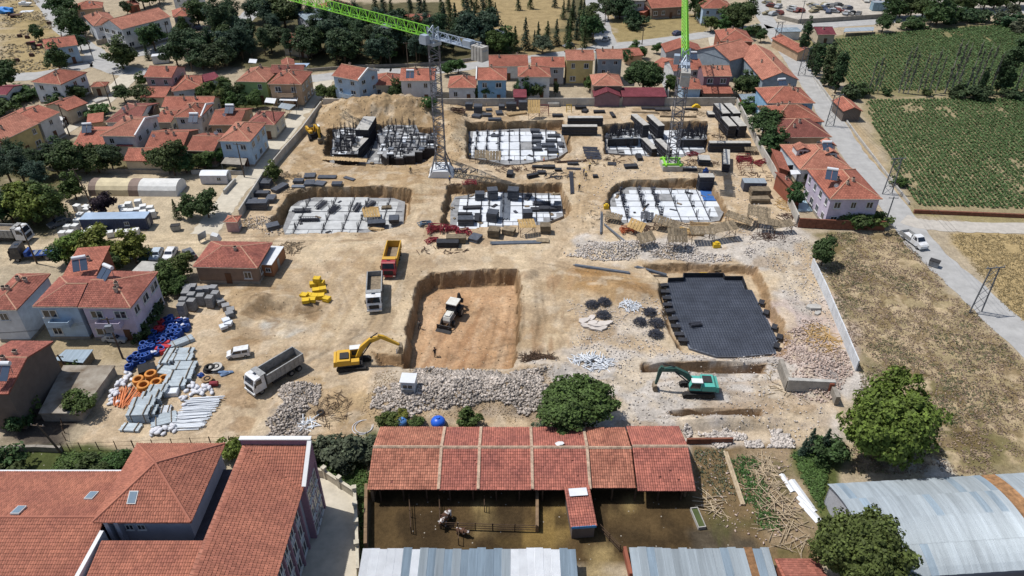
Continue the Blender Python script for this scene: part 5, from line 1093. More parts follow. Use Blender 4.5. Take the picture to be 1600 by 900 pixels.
M_BLUEP=mat('blue_plastic',S(46,84,160),.45,var=.15,obj=.2,island=.15);M_REDP=mat('red_plastic',S(206,58,66),.5,var=.12,obj=.1);M_PIPEW=mat('white_pipe',S(236,240,244),.4,var=.04,island=.08);M_PIPEG=mat('grey_green_pipe',S(212,222,226),.45,var=.08,island=.1,obj=.06);M_BLK=mat('black_rubber',S(44,44,46),.8,var=.2);M_SACK=mat('white_sack',S(232,232,236),.85,var=.1,scale=3,island=.08)
M_BLOCK=mat('grey_block',S(150,150,150),.92,var=.15,scale=3,obj=.08,island=.1);M_AAC=mat('white_block',S(240,240,236),.9,var=.05,scale=2,obj=.05);M_PALLET=mat('pallet_wood',S(170,140,104),.9,var=.2,scale=4)
def base(px,py,z=None):return P(px,py,z) if z is not None else G(px,py)
# --- stacks of shuttering panels
def stack_mesh(w,d,h,m,seed):
 r=random.Random(seed);mb=MB();n=max(1,min(9,int(h/.16)));t=h/n
 mb.box((-w*.3,0,.05),(.12,d,.1));mb.box((w*.3,0,.05),(.12,d,.1))
 for i in range(n):mb.box((r.uniform(-.07,.07),r.uniform(-.07,.07),.1+t*(i+.5)),(w*r.uniform(.94,1),d*r.uniform(.94,1),t*.86),r.uniform(-.025,.025))
 return mb.mesh('panel_stack',m)
def STK(label,group,lst,m=None,z=None,name='panel_stack',cat='panel stack'):
 for k,it in enumerate(lst):
  px,py,w,d,h=it[:5];rz=R(it[5]) if len(it)>5 else 0;mm=it[6] if len(it)>6 else (m or M_FILM)
  o=put(name,stack_mesh(w,d,h,mm,int(px*7+py)),None,base(px,py,z),(0,0,rz));tag(o,label,cat,group)
STK('stack of black shuttering panels between the street wall and the grey slab','panel stacks by the street wall',[(416,291,2.4,2.4,1.2),(438,296,1.7,3.8,.7,-28),(410,306,3.4,1.4,.9),(404,325,4.2,1.9,1.5),(424,314,1.8,2.4,.9),(395,318,2,1.6,.9)])
STK('flat dark panel stack on the earth bank above the grey slab','panel stacks on the bank',[(485,276,2.4,2.2,.4,5),(484,288,2.2,2.4,.5,3),(500,288,2.4,2.0,.35,-12),(511,278,4.0,1.4,.3),(467,285,2.2,1.6,.6),(527,289,2.2,1.5,.5),(466,292,3,1.2,.2,0,M_STEEL),(546,280,2.8,1.0,.2,-30)])
STK('single tilted black panel stack left of the grey slab edge',None,[(427,356,2.4,1.9,.7,28)])
Z2,Z3,Z4,Z5,Z6=-1.95,-1.65,-1.45,-1.85,-2.2
STK('black panel stack at the corner of the grey slab by the planks','panel stacks on the grey slab',[(589,351,3.6,1.7,.7,8),(616,346,2.0,2.2,.9,5)],z=Z2+.5)
STK('black cube of panels standing on the white slab with long pipes','panel stacks on the middle slab',[(750,311,2.0,1.7,1.5),(770,310,2.2,2.0,2.2,8),(802,311,2.3,2.1,2.4,-6),(824,342,2.0,1.8,1.8,4),(770,344,2.2,2.2,1.9,-14),(728,350,3.2,1.8,1.4),(871,326,1.5,2.2,1.2)],z=Z3)
STK('flat dark panel pile lying on the white slab with long pipes','flat piles on the middle slab',[(747,342,1.4,3.2,.35),(836,329,1.8,1.4,.4),(856,329,3.8,1.3,.7),(738,326,4.0,1.1,.45,3),(727,336,3.0,.8,.4)],M_FILMD,z=Z3)
STK('stack of brown topped panels below the middle slab','panel stacks below the middle slab',[(772,369,2.2,2.0,1.6,-10,M_PLYB),(795,365,2.4,1.8,1.1,-18,M_PLYB),(852,363,2.0,1.8,1.7,0,M_PLYB)])
STK('long black panel stack at the edge of the dirt crossing','long panel stacks at the crossing',[(700,384,4.2,1.6,1.0,0,M_FILMD),(713,378,3.8,1.6,1.2,2,M_PLYB)])
STK('tilted slate coloured panel stack beside the red frames',None,[(743,375,2.0,2.4,.7,-26)])
STK('flat square panel lying below the wooden table form',None,[(848,377,2.4,1.4,.25,-4,M_PLYB)])
STK('black panel pile on the white slab near the back wall','panel piles on the back slab',[(836,207,2.4,1.4,.7),(839,216,2.6,1.6,.7),(838,224,2.4,.9,.6),(839,235,2.5,1.3,.7),(865,214,3.2,1.2,.5),(861,222,2.8,1.2,.5),(857,229,3.2,1.6,.6),(863,238,2.6,1.8,.6),(773,213,1.9,1.3,.3),(842,229,1.0,1.9,.5,15),(876,228,1.2,2.4,.5,10)],z=Z5)
STK('black panel cube against the back wall of the site','panel cubes at the back wall',[(733,171,1.9,1.8,1.7),(747,175,2.2,2.2,1.8),(799,172,2.8,1.8,1.9),(817,171,2.2,1.8,2.2),(784,170,1.6,1.8,1.0)])
STK('low dark panel pile on the ground behind the back slab','low piles behind the back slab',[(745,183,2.3,2.0,.5,-20),(761,181,2.4,1.8,.5),(773,188,3.4,1.2,.5),(780,178,1.8,2.4,.5,8),(764,173,1.6,1.4,.4)])
STK('dark timber pile on the open ground behind the black beam forms','piles along the back wall',[(907,170,3.0,1.5,.7),(914,175,1.4,1.8,.5,-30),(936,176,3.0,1.2,.5),(957,181,.9,3.2,.5,8),(1035,172,4.2,1.8,.4),(1012,170,3.5,1.4,.3),(1080,172,3.4,1.0,.4),(871,182,2.8,1.3,.5),(865,166,3.2,.9,.9,0,M_CONC)],M_FILMD)
STK('black panel pile on the rough ground between the slabs','piles between the slabs',[(797,274,1.3,2.4,.8,-8),(832,277,2.6,1.0,.7,25),(858,263,2.8,1.2,.6),(895,257,2.6,.9,.4),(872,267,1.6,1.0,.5),(846,271,1.8,1.2,.5),(985,262,3.0,1.5,.6,6),(977,242,3.0,.9,.4),(998,248,1.2,2.6,.7,5),(956,257,2.0,1.5,.2,-8),(930,277,1.1,.9,.5),(841,262,3,.9,.4)],M_FILMD)
STK('large brown stack of table tops near the metal hut',None,[(1186,306,4.0,2.2,1.6,0,M_PLYB)])
STK('smaller brown stack of table tops below the large one',None,[(1186,316,4.0,1.6,1.0,2,M_PLYB)])
# --- slabs
def rect_in(poly,x0,x1,y0,y1):return all(inpoly(poly,x,y) for x in (x0,x1) for y in (y0,y1))
def slab(label,poly,zt,cw,cd,m,seed,bars=.7,skip=.05,barh=1.4,zone=None,clutter=.5):
 r=random.Random(seed);q=PX(poly,zt);c=sum(q,Vector())/len(q);e=empty('foundation_slab',(c.x,c.y,0),0,label,'foundation');W=[(p.x-c.x,p.y-c.y) for p in q]
 MB().prism(W,zt-.8,zt-.06).build('slab_base',M_BLIND,e)
 x0,x1=min(p[0] for p in W),max(p[0] for p in W);y0,y1=min(p[1] for p in W),max(p[1] for p in W);nx=int((x1-x0)/cw)+1;ny=int((y1-y0)/cd)+1;cw=(x1-x0)/nx;cd=(y1-y0)/ny
 ex=[0]+[i+r.uniform(-.25,.25) for i in range(1,nx)]+[nx];ey=[0]+[j+r.uniform(-.2,.2) for j in range(1,ny)]+[ny];CW,CD=cw,cd
 for i in range(nx):
  for j in range(ny):
   cw=(ex[i+1]-ex[i])*CW;cd=(ey[j+1]-ey[j])*CD;a,b=x0+ex[i]*CW,y0+ey[j]*CD;g=.1;xs=[a+cw*k/3 for k in range(4)];got=[]
   if rect_in(W,a+.2,a+cw-.2,b+.2,b+cd-.2):got=[(a+g,a+cw-g,b+g,b+cd-g)]
   else:
    for k in range(2):
     for l in range(2):
      s_=(a+g+(cw-g)*k/2,a+(cw-g)*(k+1)/2+g*k*0,b+g+(cd-g)*l/2,b+(cd-g)*(l+1)/2)
      if rect_in(W,*s_):got.append(s_)
   for s_ in got:
    if r.random()>skip:MB().b(s_[0],s_[1]-.02,s_[2],s_[3]-.02,zt-.06,zt+r.uniform(-.01,.04)).build('slab_bay',m,e)
   if r.random()<bars and rect_in(W,a,a+.4,b,b+.4):
    sb=MB();hh=barh*r.uniform(.6,1.2);dn=zone and zone(a+c.x,b+c.y)
    for k in range(14 if dn else 8):
     px_,py_=a+r.uniform(-.25,.25)*(2.2 if dn else 1),b+r.uniform(-.35,.35)*(2.4 if dn else 1);sb.bar((px_,py_,zt),(px_+r.uniform(-.04,.04),py_,zt+hh*r.uniform(.8,1.1)),.045)
    if dn:
     for k in range(3):sb.box((a,b,zt+hh*(.25+.25*k)),(.5,.7,.04))
    sb.build('starter_bars',M_REBAR,e)
 for i in range(1,nx): # reinforcement lines in the joints
  x=x0+ex[i]*CW;ys=[y for y in np.linspace(y0,y1,30) if inpoly(W,x,y)]
  if ys:jb=MB().b(x-.06,x+.06,ys[0],ys[-1],zt-.06,zt+.08);[jb.bar((x+r.uniform(-.1,.1),yy,zt),(x+r.uniform(-.15,.15),yy,zt+r.uniform(.3,1.1)),.04) for yy in np.arange(ys[0],ys[-1],.3 if zone is None or zone(x+c.x,0) else 2.4)];jb.build('joint_bar',M_REBAR,e)
 for j in range(1,ny):
  if r.random()<.55:continue
  y=y0+ey[j]*CD;xs=[x for x in np.linspace(x0,x1,30) if inpoly(W,x,y)]
  if xs:MB().b(xs[0],xs[-1],y-.05,y+.05,zt-.06,zt+.055).build('joint_bar',M_REBAR,e)
 for k in range(int(nx*ny*clutter)):
  x,y=r.uniform(x0,x1),r.uniform(y0,y1)
  if inpoly(W,x,y):MB().box((x,y,zt+.1),(r.uniform(.3,1.8),r.uniform(.2,.7),.16),r.uniform(0,3)).build('loose_board',r.choice((M_FILMD,M_TIMB,M_REBAR,M_PLYB)),e)
 return e
slab('grey concrete foundation slab with starter bars beside the street wall',[(442,356),(447,372),(590,364),(630,350),(633,315),(615,309),(491,308),(466,314),(454,323)],Z2,4.6,4.2,M_SLABG,1,.9,.0,clutter=.25)
slab('white foundation slab loaded with black cubes and long pipes',[(703,358),(704,319),(711,307),(760,300),(876,302),(880,337),(843,352),(754,358)],Z3,3.2,3.2,M_SLAB,2,.5,.02)
slab('white foundation slab with dense rebar columns on one half',[(952,308),(956,298),(983,291),(1118,297),(1133,327),(1124,344),(1107,347),(976,349),(956,338)],Z4,3.4,4.0,M_SLAB,3,.9,.06,2.0,zone=lambda x,y:x<P(1035,320,Z4).x)
slab('white foundation slab with dark panel piles near the back wall',[(732,205),(827,200),(868,204),(880,211),(887,236),(872,246),(816,256),(790,257),(762,250),(732,245)],Z5,3.0,4.4,M_SLAB,4,.9,.02,1.6,zone=lambda x,y:x<P(790,220,Z5).x)
slab('white foundation slab between dark wall forms near the green crane',[(944,238),(946,206),(1000,203),(1104,203),(1106,236),(1060,248)],Z6,3.2,4.4,M_SLAB,5,.8,.1,2.2)
slab('foundation slab in the pit below the timber walkway',[(514,254),(514,205),(560,198),(690,202),(688,236),(656,256)],-2.7,3.4,4.4,M_SLABG,6,.8,.2,1.8)
# --- wall forms: tall dark boxes with grey top and ribs
def wall_form(px,py,w,l,h,rz,label,group=None,zb=0.0,name='wall_form'):
 e=empty(name,base(px,py,zb if zb else None),R(rz),label,'wall form',group);mb=MB();mb.b(-w/2,w/2,-l/2,l/2,0,h);mb.build('shutter_box',M_FILMD,e)
 MB().b(-w/2-.06,w/2+.06,-l/2-.06,l/2+.06,h+.003,h+.1).build('top_board',M_CONC,e);rb=MB()
 for i in range(int(l/.9)+1):
  y=-l/2+.1+(l-.2)*i/max(1,int(l/.9));rb.b(-w/2-.1,-w/2,y-.05,y+.05,0,h-.05);rb.b(w/2,w/2+.1,y-.05,y+.05,0,h-.05)
 for z in (h*.25,h*.7):rb.b(-w/2-.18,-w/2-.1,-l/2,l/2,z-.06,z+.06);rb.b(w/2+.1,w/2+.18,-l/2,l/2,z-.06,z+.06);rb.b(-w/2,w/2,-l/2-.12,-l/2,z-.06,z+.06)
 rb.build('stiffening_rib',M_REBAR,e);return e
for a in ((1125,187,1.8,7.0,3.0),(1141,187,1.8,7.0,3.0),(1135,208,1.8,6.0,3.0),(1151,208,1.8,6.0,3.0)):wall_form(*a,6,'black shaft form in the square group of four by the back corner','four black shaft forms')
wall_form(1112,181,2.2,2.2,.8,0,'low pale form beside the four black shaft forms')
wall_form(998,207,1.5,7.5,3.4,16,'grey topped wall form left in the pit beside the green crane','wall forms by the crane',-2.2);wall_form(1022,208,1.5,7.5,3.4,14,'grey topped wall form left in the pit beside the green crane','wall forms by the crane',-2.2)
wall_form(1013,240,1.3,6.5,2.6,14,'grey topped wall form right at the pit edge below the crane','wall forms at the pit edge');wall_form(1035,242,1.3,6.5,2.6,14,'grey topped wall form right at the pit edge below the crane','wall forms at the pit edge',-1.0)
wall_form(1133,258,1.3,8.0,2.0,-14,'lone grey wall form lying at an angle right of the green crane')
wall_form(914,195,8.6,1.3,2.0,0,'long black beam form with red braces behind the other one');wall_form(905,210,8.4,1.3,2.2,0,'long black beam form with pale top at the pit edge')
wall_form(1138,236,9.5,1.2,2.2,0,'long low black form with pale top below the four shafts');wall_form(1063,272-6,7.0,.8,.7,-1,'low black kerb form lying in front of the green crane base')
wall_form(575,220,3.0,8.5,4.6,-4,'tall grey box form rising from the pit with the walkway',None,-2.7);wall_form(563,244,1.8,7.5,3.0,-12,'slim grey box form in front of the tall one in the pit',None,-2.7)
wall_form(1100,298,3.0,1.8,3.6,0,'black shaft form standing in the pit corner beside the blue tarp',None,-1.9)
mb=MB();tb=G(1102,272);tag(MB().box((0,0,.5),(1.1,1.0,1.0)).cyl((0,0,1.0),(0,0,1.5),.4,.3,8).build('water_tank',M_BLUEP,None,tb),'small dark blue tank at the pit rim near the crane','tank')
tag(MB().box((0,0,.04),(2.6,4.6,.05)).box((.3,.2,.08),(1.6,2.0,.05)).build('tarpaulin',mat('blue_tarp',S(70,120,190),.5,var=.15),None,P(1106,306,Z4)+Vector((0,0,.04)),(0,0,R(-2))),'blue tarpaulin spread on the white slab','tarpaulin')
# --- decks on props
def deck(label,poly,z,zf,m,seed,name='formwork_deck',beams=True):
 r=random.Random(seed);q=PX(poly,z);c=sum(q,Vector())/len(q);W=[(p.x-c.x,p.y-c.y) for p in q];e=empty(name,(c.x,c.y,zf),0,label,'formwork');zz=z-zf
 MB().prism(W,zz-.25,zz).build('deck_board',m,e);MB().prism([(p[0]*.93,p[1]*.93) for p in W],.02,zz-.26).build('shade_skirt',M_FILMD,e);x0,x1=min(p[0] for p in W),max(p[0] for p in W);y0,y1=min(p[1] for p in W),max(p[1] for p in W)  # dark block under the deck added to stand for the deep shade there
 x=x0+.4
 while x<x1:
  y=y0+.4
  while y<y1:
   if inpoly(W,x,y):
    MB().cyl((x,y,0),(x,y,zz-.25),.06,.06,5).build('prop',M_RUSTBAR,e)
    if beams and r.random()<.85:MB().b(x-r.uniform(.3,1),x+r.uniform(.3,1),y-r.uniform(.3,.8),y+r.uniform(.3,.8),zz,zz+r.uniform(.05,.35)).build('beam_box',r.choice((M_FILMD,M_SLABG,M_SLAB,M_STEEL)),e)
   y += 2.2
  x += 2.2
 if beams:
  x=x0+.2
  while x<x1:
   ys=[y for y in np.linspace(y0,y1,40) if inpoly(W,x,y)]
   if len(ys)>3:MB().b(x-.14,x+.14,ys[0]+r.uniform(0,2),ys[-1]-r.uniform(0,3),zz,zz+.22).build('beam',M_FILMD,e)
   x += r.uniform(1.6,3.4)
  y=y0+.2
  while y<y1:
   xs=[x for x in np.linspace(x0,x1,40) if inpoly(W,x,y)]
   if len(xs)>3:MB().b(xs[0]+r.uniform(0,3),xs[-1]-r.uniform(0,3),y-.12,y+.12,zz,zz+.205).build('beam',M_FILMD,e)
   y += r.uniform(1.4,3.4)
  for k in range(85):
   x,y=r.uniform(x0,x1),r.uniform(y0,y1)
   if inpoly(W,x,y):
    sb=MB()
    for _ in range(7):a,b=x+r.uniform(-.25,.25),y+r.uniform(-.25,.25);sb.bar((a,b,zz),(a+r.uniform(-.05,.05),b,zz+r.uniform(1.2,2.4)),.05)
    sb.build('starter_bars',M_REBAR,e)
 return e
deck('grey formwork deck with rebar left of the tall box form',[(519,240),(559,240),(566,202),(545,199),(522,203)],.25,-2.75,M_BLIND,3)
deck('stepped formwork deck with black beams right of the tall box form',[(604,247),(604,241),(616,241),(616,247),(630,247),(630,243),(648,243),(648,237),(660,237),(660,231),(681,231),(681,225),(668,225),(668,219),(682,219),(682,211),(655,207),(650,195),(606,195),(592,205),(590,236)],.25,-2.75,M_BLIND,4)
deck('white formwork deck left of the wall forms in the crane pit',[(948,216),(1000,215),(998,203),(955,204)],.0,-2.25,M_SLAB,5)
deck('white formwork deck right of the wall forms in the crane pit',[(1056,217),(1103,217),(1104,204),(1060,203)],.0,-2.25,M_SLAB,6)
e=empty('timber_walkway',P(540,248,0),0,'pale timber plank walkway along the front of the deep pit','walkway');r_=random.Random(3)
pme=MB().b(-.11,.11,-.9,.9,0,.05).mesh('plank',M_PLANK)
for i in range(42):put('plank',pme,e,(-5.2+i*.25,r_.uniform(-.15,.15)-i*.035,.15+r_.uniform(0,.04)),(0,0,r_.uniform(-.06,.06)))
MB().b(-5.4,5.4,-.7,-.6,-.1,.13).b(-5.4,5.4,.6,.7,-.1,.13).build('bearer',M_TIMB,e,rot=(0,0,-.14))
# --- table forms: plywood top on a steel trestle
LEGR=[M_RUSTBAR]
def table_form(px,py,w,d,h,rz,tx,ty,m,label,group=None,z=None):
 e=empty('table_form',base(px,py,z),R(rz),label,'table form',group);h *= 1.25;M_=Matrix.Rotation(R(tx),4,'X') @ Matrix.Rotation(R(ty),4,'Y');e2=h
 n=max(3,int(w/.55));pm=MB().b(-w/n/2+.04,w/n/2-.04,-d/2,d/2,0,.05).mesh('board',m);rot=M_.to_euler()
 for i in range(n):
  p=M_ @ Vector((-w/2+(i+.5)*w/n,0,0));put('board',pm,e,(p.x,p.y,p.z+h),rot)
 fb=MB()
 for y in (-d*.35,0,d*.35):
  a=M_ @ Vector((-w/2,y,-.12));b=M_ @ Vector((w/2,y,-.12));fb.bar(a+Vector((0,0,h)),b+Vector((0,0,h)),.1,.14)
 fb.build('beam',M_TIMB,e);feet=[]
 for sx in (-.42,.42):
  for sy in (-.4,.4):
   a=M_ @ Vector((sx*w,sy*d,-.15))+Vector((0,0,h));f=Vector((sx*w,sy*d,0));feet.append((a,f));MB().bar(f,a,.08).build('leg',M_RUSTBAR,e)
 bb=MB();bb.bar(feet[0][1],feet[2][0],.05).bar(feet[1][1],feet[3][0],.05).bar(feet[0][0].lerp(feet[0][1],.5),feet[1][0].lerp(feet[1][1],.5),.05).bar(feet[2][0].lerp(feet[2][1],.5),feet[3][0].lerp(feet[3][1],.5),.05);bb.build('brace',M_RUSTBAR,e);return e
TF=[(958,346,3.4,1.8,1.0,-20,12,6,M_PLYB,'weathered table form at the left corner of the rebar column slab'),(1010,347,2.6,1.6,1.4,-8,30,0,M_FILM,'dark table form leaning over the edge of the rebar column slab'),
(1040,360,5.2,2.2,1.5,-24,16,8,M_PLYB,'long slanted table form sagging towards the planks'),(993,366,3.2,2.0,1.6,-38,40,10,M_PLYO,'steeply tipped bright plywood table form'),
(1008,384,3.2,2.2,1.4,20,26,-6,M_PLYB,'table form dropped at an angle on the white rubble'),(1056,386,3.6,2.8,2.0,0,38,0,M_PLYB,'upright table form facing the dirt road on red legs'),
(1094,378,4.6,2.4,2.0,2,10,0,M_PLYB,'long table form standing level on its trestle'),(1127,374,5.0,2.4,2.2,14,14,-4,M_PLYB,'raised table form beside the yellow bucket'),
(1152,352,5.2,2.0,1.4,-34,10,6,M_PLYB,'long narrow table form along the slab corner'),(1182,350,4.4,3.0,2.2,-16,16,6,M_PLYB,'highest table form of the group by the house side wall'),
(1196,362,3.8,2.0,1.8,-14,12,4,M_PLYB,'table form in front of the highest one'),(1219,364,4.2,2.0,1.6,12,12,-4,M_PLYB,'last table form before the brick garden wall'),
(823,366,3.4,2.2,1.9,14,20,8,M_PLYO,'pale wooden table form beside the brown topped stacks'),(752,253,3.0,2.4,1.5,0,26,0,M_PLYB,'left one of two table forms below the back slab'),(772,255,3.2,2.6,1.5,0,28,0,M_PLYB,'right one of two table forms below the back slab')]
for t in TF:table_form(*t)
table_form(581,341,3.4,2.6,1.0,18,14,8,M_PLYO,'pale table form lying on the grey slab',z=Z2)
table_form(834,184,3.2,3.6,2.4,0,48,0,M_PLYO,'tall pale plank panel leaning by the back slab')
table_form(1172,240,3.0,2.0,1.0,-4,10,0,M_PLYB,'low weathered table form beside the long black form')
# --- bars and bundles
def bundle(label,a,b,n,r,m,spread=.5,z=None,name='rebar_bundle',cat='rebar',group=None,layers=2,seed=0,jit=.03):
 rr=random.Random(seed+int(a[0]*3+a[1]));A=base(*a,z);B=base(*b,z);c=(A+B)/2;d=(B-A);rz=math.atan2(d.y,d.x);L_=math.hypot(d.x,d.y);e=empty(name,c,rz,label,cat,group);pit=math.atan2(B.z-A.z,L_)
 for i in range(n):
  y=-spread/2+spread*((i%max(1,n // layers))+.5)/max(1,n // layers);zc=r+(i // max(1,n // layers))*r*1.9;l0=L_*rr.uniform(.9,1.0);x=(L_-l0)*rr.uniform(-.5,.5)
  mb=MB();mb.cyl((x-l0/2,y+rr.uniform(-jit,jit),zc-pit*l0/2*-1 if False else zc),(x+l0/2,y+rr.uniform(-jit,jit),zc),r,r,6);o=mb.build('bar' if cat =='rebar' else 'pipe',m,e);o.rotation_euler=(0,-pit,0)
 return e
for i,(a,b) in enumerate((((910,231),(934,232)),((911,235),(937,236)),((912,239),(938,240)),((914,243),(940,244)),((916,247),(941,248)))):bundle('dark rebar bundle in the fanned stack between the back slabs',a,b,6,.07,M_REBAR,1.2,group='fanned rebar stack',layers=1)
bundle('short crosswise rebar bundle on the worker path',(885,264),(908,265),8,.07,M_REBAR,1.0);bundle('long rebar bundle lying along the worker path',(892,268),(894,304),8,.08,M_REBAR,.8)
bundle('long steel bars lying below the middle slab',(765,381),(848,379),10,.08,M_STEEL,1.0,layers=2);bundle('steel bar lying upright to the dirt path',(940,333),(939,367),5,.1,M_STEEL,.5)
bundle('single steel beam lying across the white rubble',(944,352),(988,388),2,.12,M_STEEL,.3);bundle('grey steel pipes stretched along the brown earth patch',(895,415),(985,428),4,.1,M_STEEL,.5);bundle('grey steel pipes near the mesh pit bank',(990,418),(1042,432),4,.13,M_STEEL,.5)
bundle('long grey pipes laid across the white slab',(790,303),(788,344),9,.14,M_STEEL,2.0,z=Z3+.1,name='pipe_bundle',cat='pipes',layers=1);bundle('white sawn planks lying at the edge of the grey slab',(556,363),(580,362),6,.12,M_PLANK,.9,cat='planks',name='plank_pile');bundle('white sawn planks beside the slab corner',(575,358),(600,361),6,.12,M_PLANK,.8,cat='planks',name='plank_pile')
bundle('orange boards thrown between the table forms',(1060,358),(1084,366),7,.1,M_PLYO,1.6,cat='planks',name='plank_pile',jit=.4);bundle('pale boards lying behind the table forms',(1078,352),(1112,352),6,.1,M_PLANK,1.6,cat='planks',name='plank_pile',jit=.2);bundle('pale boards lying beside the standing table form',(1072,366),(1100,368),5,.1,M_PLANK,1.0,cat='planks',name='plank_pile',jit=.2)
bundle('tan plank pile on the grey slab',(565,328),(592,327),6,.12,M_PLYO,1.0,z=Z2,cat='planks',name='plank_pile');bundle('brown plank pile on the grey slab',(596,326),(612,325),8,.12,M_PLYB,1.2,z=Z2,cat='planks',name='plank_pile');bundle('timber rack with pale battens behind the back slab',(792,181),(823,177),10,.14,M_PLANK,1.6,cat='planks',name='plank_pile',jit=.2)
bundle('planks on the open ground before the back wall',(985,176),(1030,177),4,.08,M_TIMB,.8,cat='planks',name='plank_pile',jit=.3);bundle('long timber on the ground beside the crane pit',(1030,183),(1090,184),3,.08,M_TIMB,.3,cat='planks',name='plank_pile');bundle('steel rods near the worker path',(866,254),(918,252),4,.08,M_RUSTBAR,.9,jit=.2)
def cage(px,py,w,d,h,rz,label,group,z):
 r=random.Random(int(px));mb=MB()
 for i in range(26):y=r.uniform(-d/2,d/2);zz=r.uniform(0,h);mb.bar((-w/2+r.uniform(-.2,.2),y,zz),(w/2+r.uniform(-.2,.2),y,zz),.06)
 for i in range(8):x=-w/2+w*(i+.5)/8;mb.b(x-.03,x+.03,-d/2,d/2,0,.06).b(x-.03,x+.03,-d/2,d/2,h-.06,h).b(x-.03,x+.03,-d/2,-d/2+.06,0,h)
 tag(mb.build('rebar_cage',M_REBAR,None,base(px,py,z),(0,0,R(rz))),label,'rebar cage',group)
for a in ((502,322,3.2,1.3,.7,72),(522,329,3.2,1.3,.7,70),(558,326,3.0,1.0,.7,82),(578,322,3.0,1.3,.7,65),(473,331,3.4,1.0,.6,2),(484,345,3.8,1.2,.7,2)):cage(*a,'bundled dark rebar cage lying on the grey slab','rebar cages on the grey slab',Z2)
for a in ((824,309,2.6,1.4,.6,70),(846,319,3.6,1.2,.6,4)):cage(*a,'bundled rebar cage lying on the white slab with black cubes','rebar cages on the middle slab',Z3)
# --- red frames
def frames(px,py,n,w,h,rz,label,m=M_REDST,flat=True,group=None):
 e=empty('scaffold_frames',G(px,py),R(rz),label,'scaffold frames',group);r=random.Random(int(px+py));u=MB()
 u.bar((-w/2,0,0),(-w/2,h,0),.09).bar((w/2,0,0),(w/2,h,0),.09).bar((-w/2,h,0),(w/2,h,0),.09).bar((-w/2,h*.5,0),(w/2,h*.5,0),.07).bar((-w/2,h*.1,0),(w/2,h*.9,0),.05);me=u.mesh('frame',m)
 for i in range(n):
  if flat:put('frame',me,e,(r.uniform(-.5,.5),r.uniform(-.4,.4)-h/2,.08+i*.1),(r.uniform(-.04,.04),r.uniform(-.04,.04),r.uniform(-.3,.3)))
  else:put('frame',me,e,(0,i*1.1,0),(R(90),0,0));
 return e
frames(680,362,12,2.4,2.0,5,'thick pile of red scaffold frames at the road bend');frames(705,361,10,2.2,1.6,-4,'pile of bright red frames behind the long black stacks');frames(725,367,9,2.0,1.6,3,'small pile of red frames beside the slate panel stack');frames(677,378,6,1.8,1.4,20,'loose red frames scattered at the road bend')
frames(665,352,8,1.8,1.6,12,'pile of grey blue frames at the road bend',mat('blue_grey_steel',S(110,130,150),.5,.3));frames(712,176,10,4.0,2.6,0,'heap of rusty red frames in the corner behind the crane',M_RUSTBAR);frames(850,182,3,2.4,2.4,0,'standing red scaffold frames near the tall plank panel',flat=False);frames(983,362,7,2.2,1.8,0,'pile of orange red frames left of the bright table form',mat('orange_red_steel',S(190,100,60),.6))
frames(1165,268,4,2.6,2.8,0,'red scaffold tower by the house side wall',flat=False);frames(1163,252,8,3.0,2.4,-14,'heap of dark red frames by the house side wall');frames(1190,256,6,2.4,2.0,30,'red frames leaning near the metal hut');frames(1082,243,6,2.4,1.4,6,'small red frame pile right of the green crane base');frames(735,297,4,2.2,1.6,0,'red mesh frames at the rim of the middle pit')
wall_form(1099,256,2.4,2.6,1.5,-6,'dark red crate form right of the green crane base');frames(889,176,2,1.3,1.8,0,'yellow machine frame before the back wall',M_YEL,False)
# --- small huts and containers
def container(px,py,w,d,h,rz,label,body,roofm,ribs=8,arched=False,name='container'):
 e=empty(name,base(px,py),R(rz),label,'container');mb=MB();mb.b(-w/2,w/2,-d/2,d/2,.12,h)
 for i in range(ribs+1):x=-w/2+w*i/ribs;mb.b(x-.05,x+.05,-d/2-.05,-d/2,.12,h).b(x-.05,x+.05,d/2,d/2+.05,.12,h)
 mb.build('body',body,e);MB().b(-w/2+.1,w/2-.1,-d/2+.15,d/2-.15,0,.12).build('skid',M_STEEL,e)
 if arched:MB().sideprism([(-d/2-.08,h),(d/2+.08,h),(d*.3,h+.35),(0,h+.5),(-d*.3,h+.35)],-w/2-.08,w/2+.08).build('roof',roofm,e,rot=(0,0,R(90)))
 else:MB().b(-w/2-.06,w/2+.06,-d/2-.08,d/2+.08,h+.003,h+.1).build('roof',roofm,e)
 put('door',MB().b(-.05,.0,-.45,.45,.15,2.1).mesh('door',M_STEEL),e,(w/2+.06,-.3,0));window(e,w*.2,-d/2-.02,h*.6,.9,.8);return e
M_NAVY=mat('navy_container',S(58,72,104),.5,.2,var=.12);M_NAVYT=mat('pale_blue_top',S(180,200,222),.5,.2,var=.1,scale=.5);M_WARM=mat('brown_panel',S(160,112,80),.7,var=.1)
container(186,355,12.2,2.6,2.5,2,'long dark blue shipping container among the white block pallets',M_NAVY,M_NAVYT,24);container(339,284,5.6,2.5,2.1,0,'white container with curved pale roof beside the street',mat('grey_white_panel',S(214,214,220),.5,.1,var=.05),M_GALVW,4,True)
c_=container(427,418,2.5,6.0,2.5,-5,'brown site container with white roof beside the patched house',M_WARM,M_GALVW,3);container(1176,296,4.6,2.2,2.0,-2,'grey site hut with metal roof near the house side wall',mat('dark_grey_panel',S(110,112,122),.6,var=.1),M_GALV,5);container(253,98,4.6,2.4,2.4,16,'white mobile trailer parked beside the dark trees',mat('white_panel',S(230,232,232),.5,var=.04),M_GALVW,4)
H('tiny guard hut with pinkish roof beside the dirt road',(349,347),(371,347),2.6,2.3,'hip','pink',chim=0,cat='hut',name='hut',ov=.25,rise=.5)
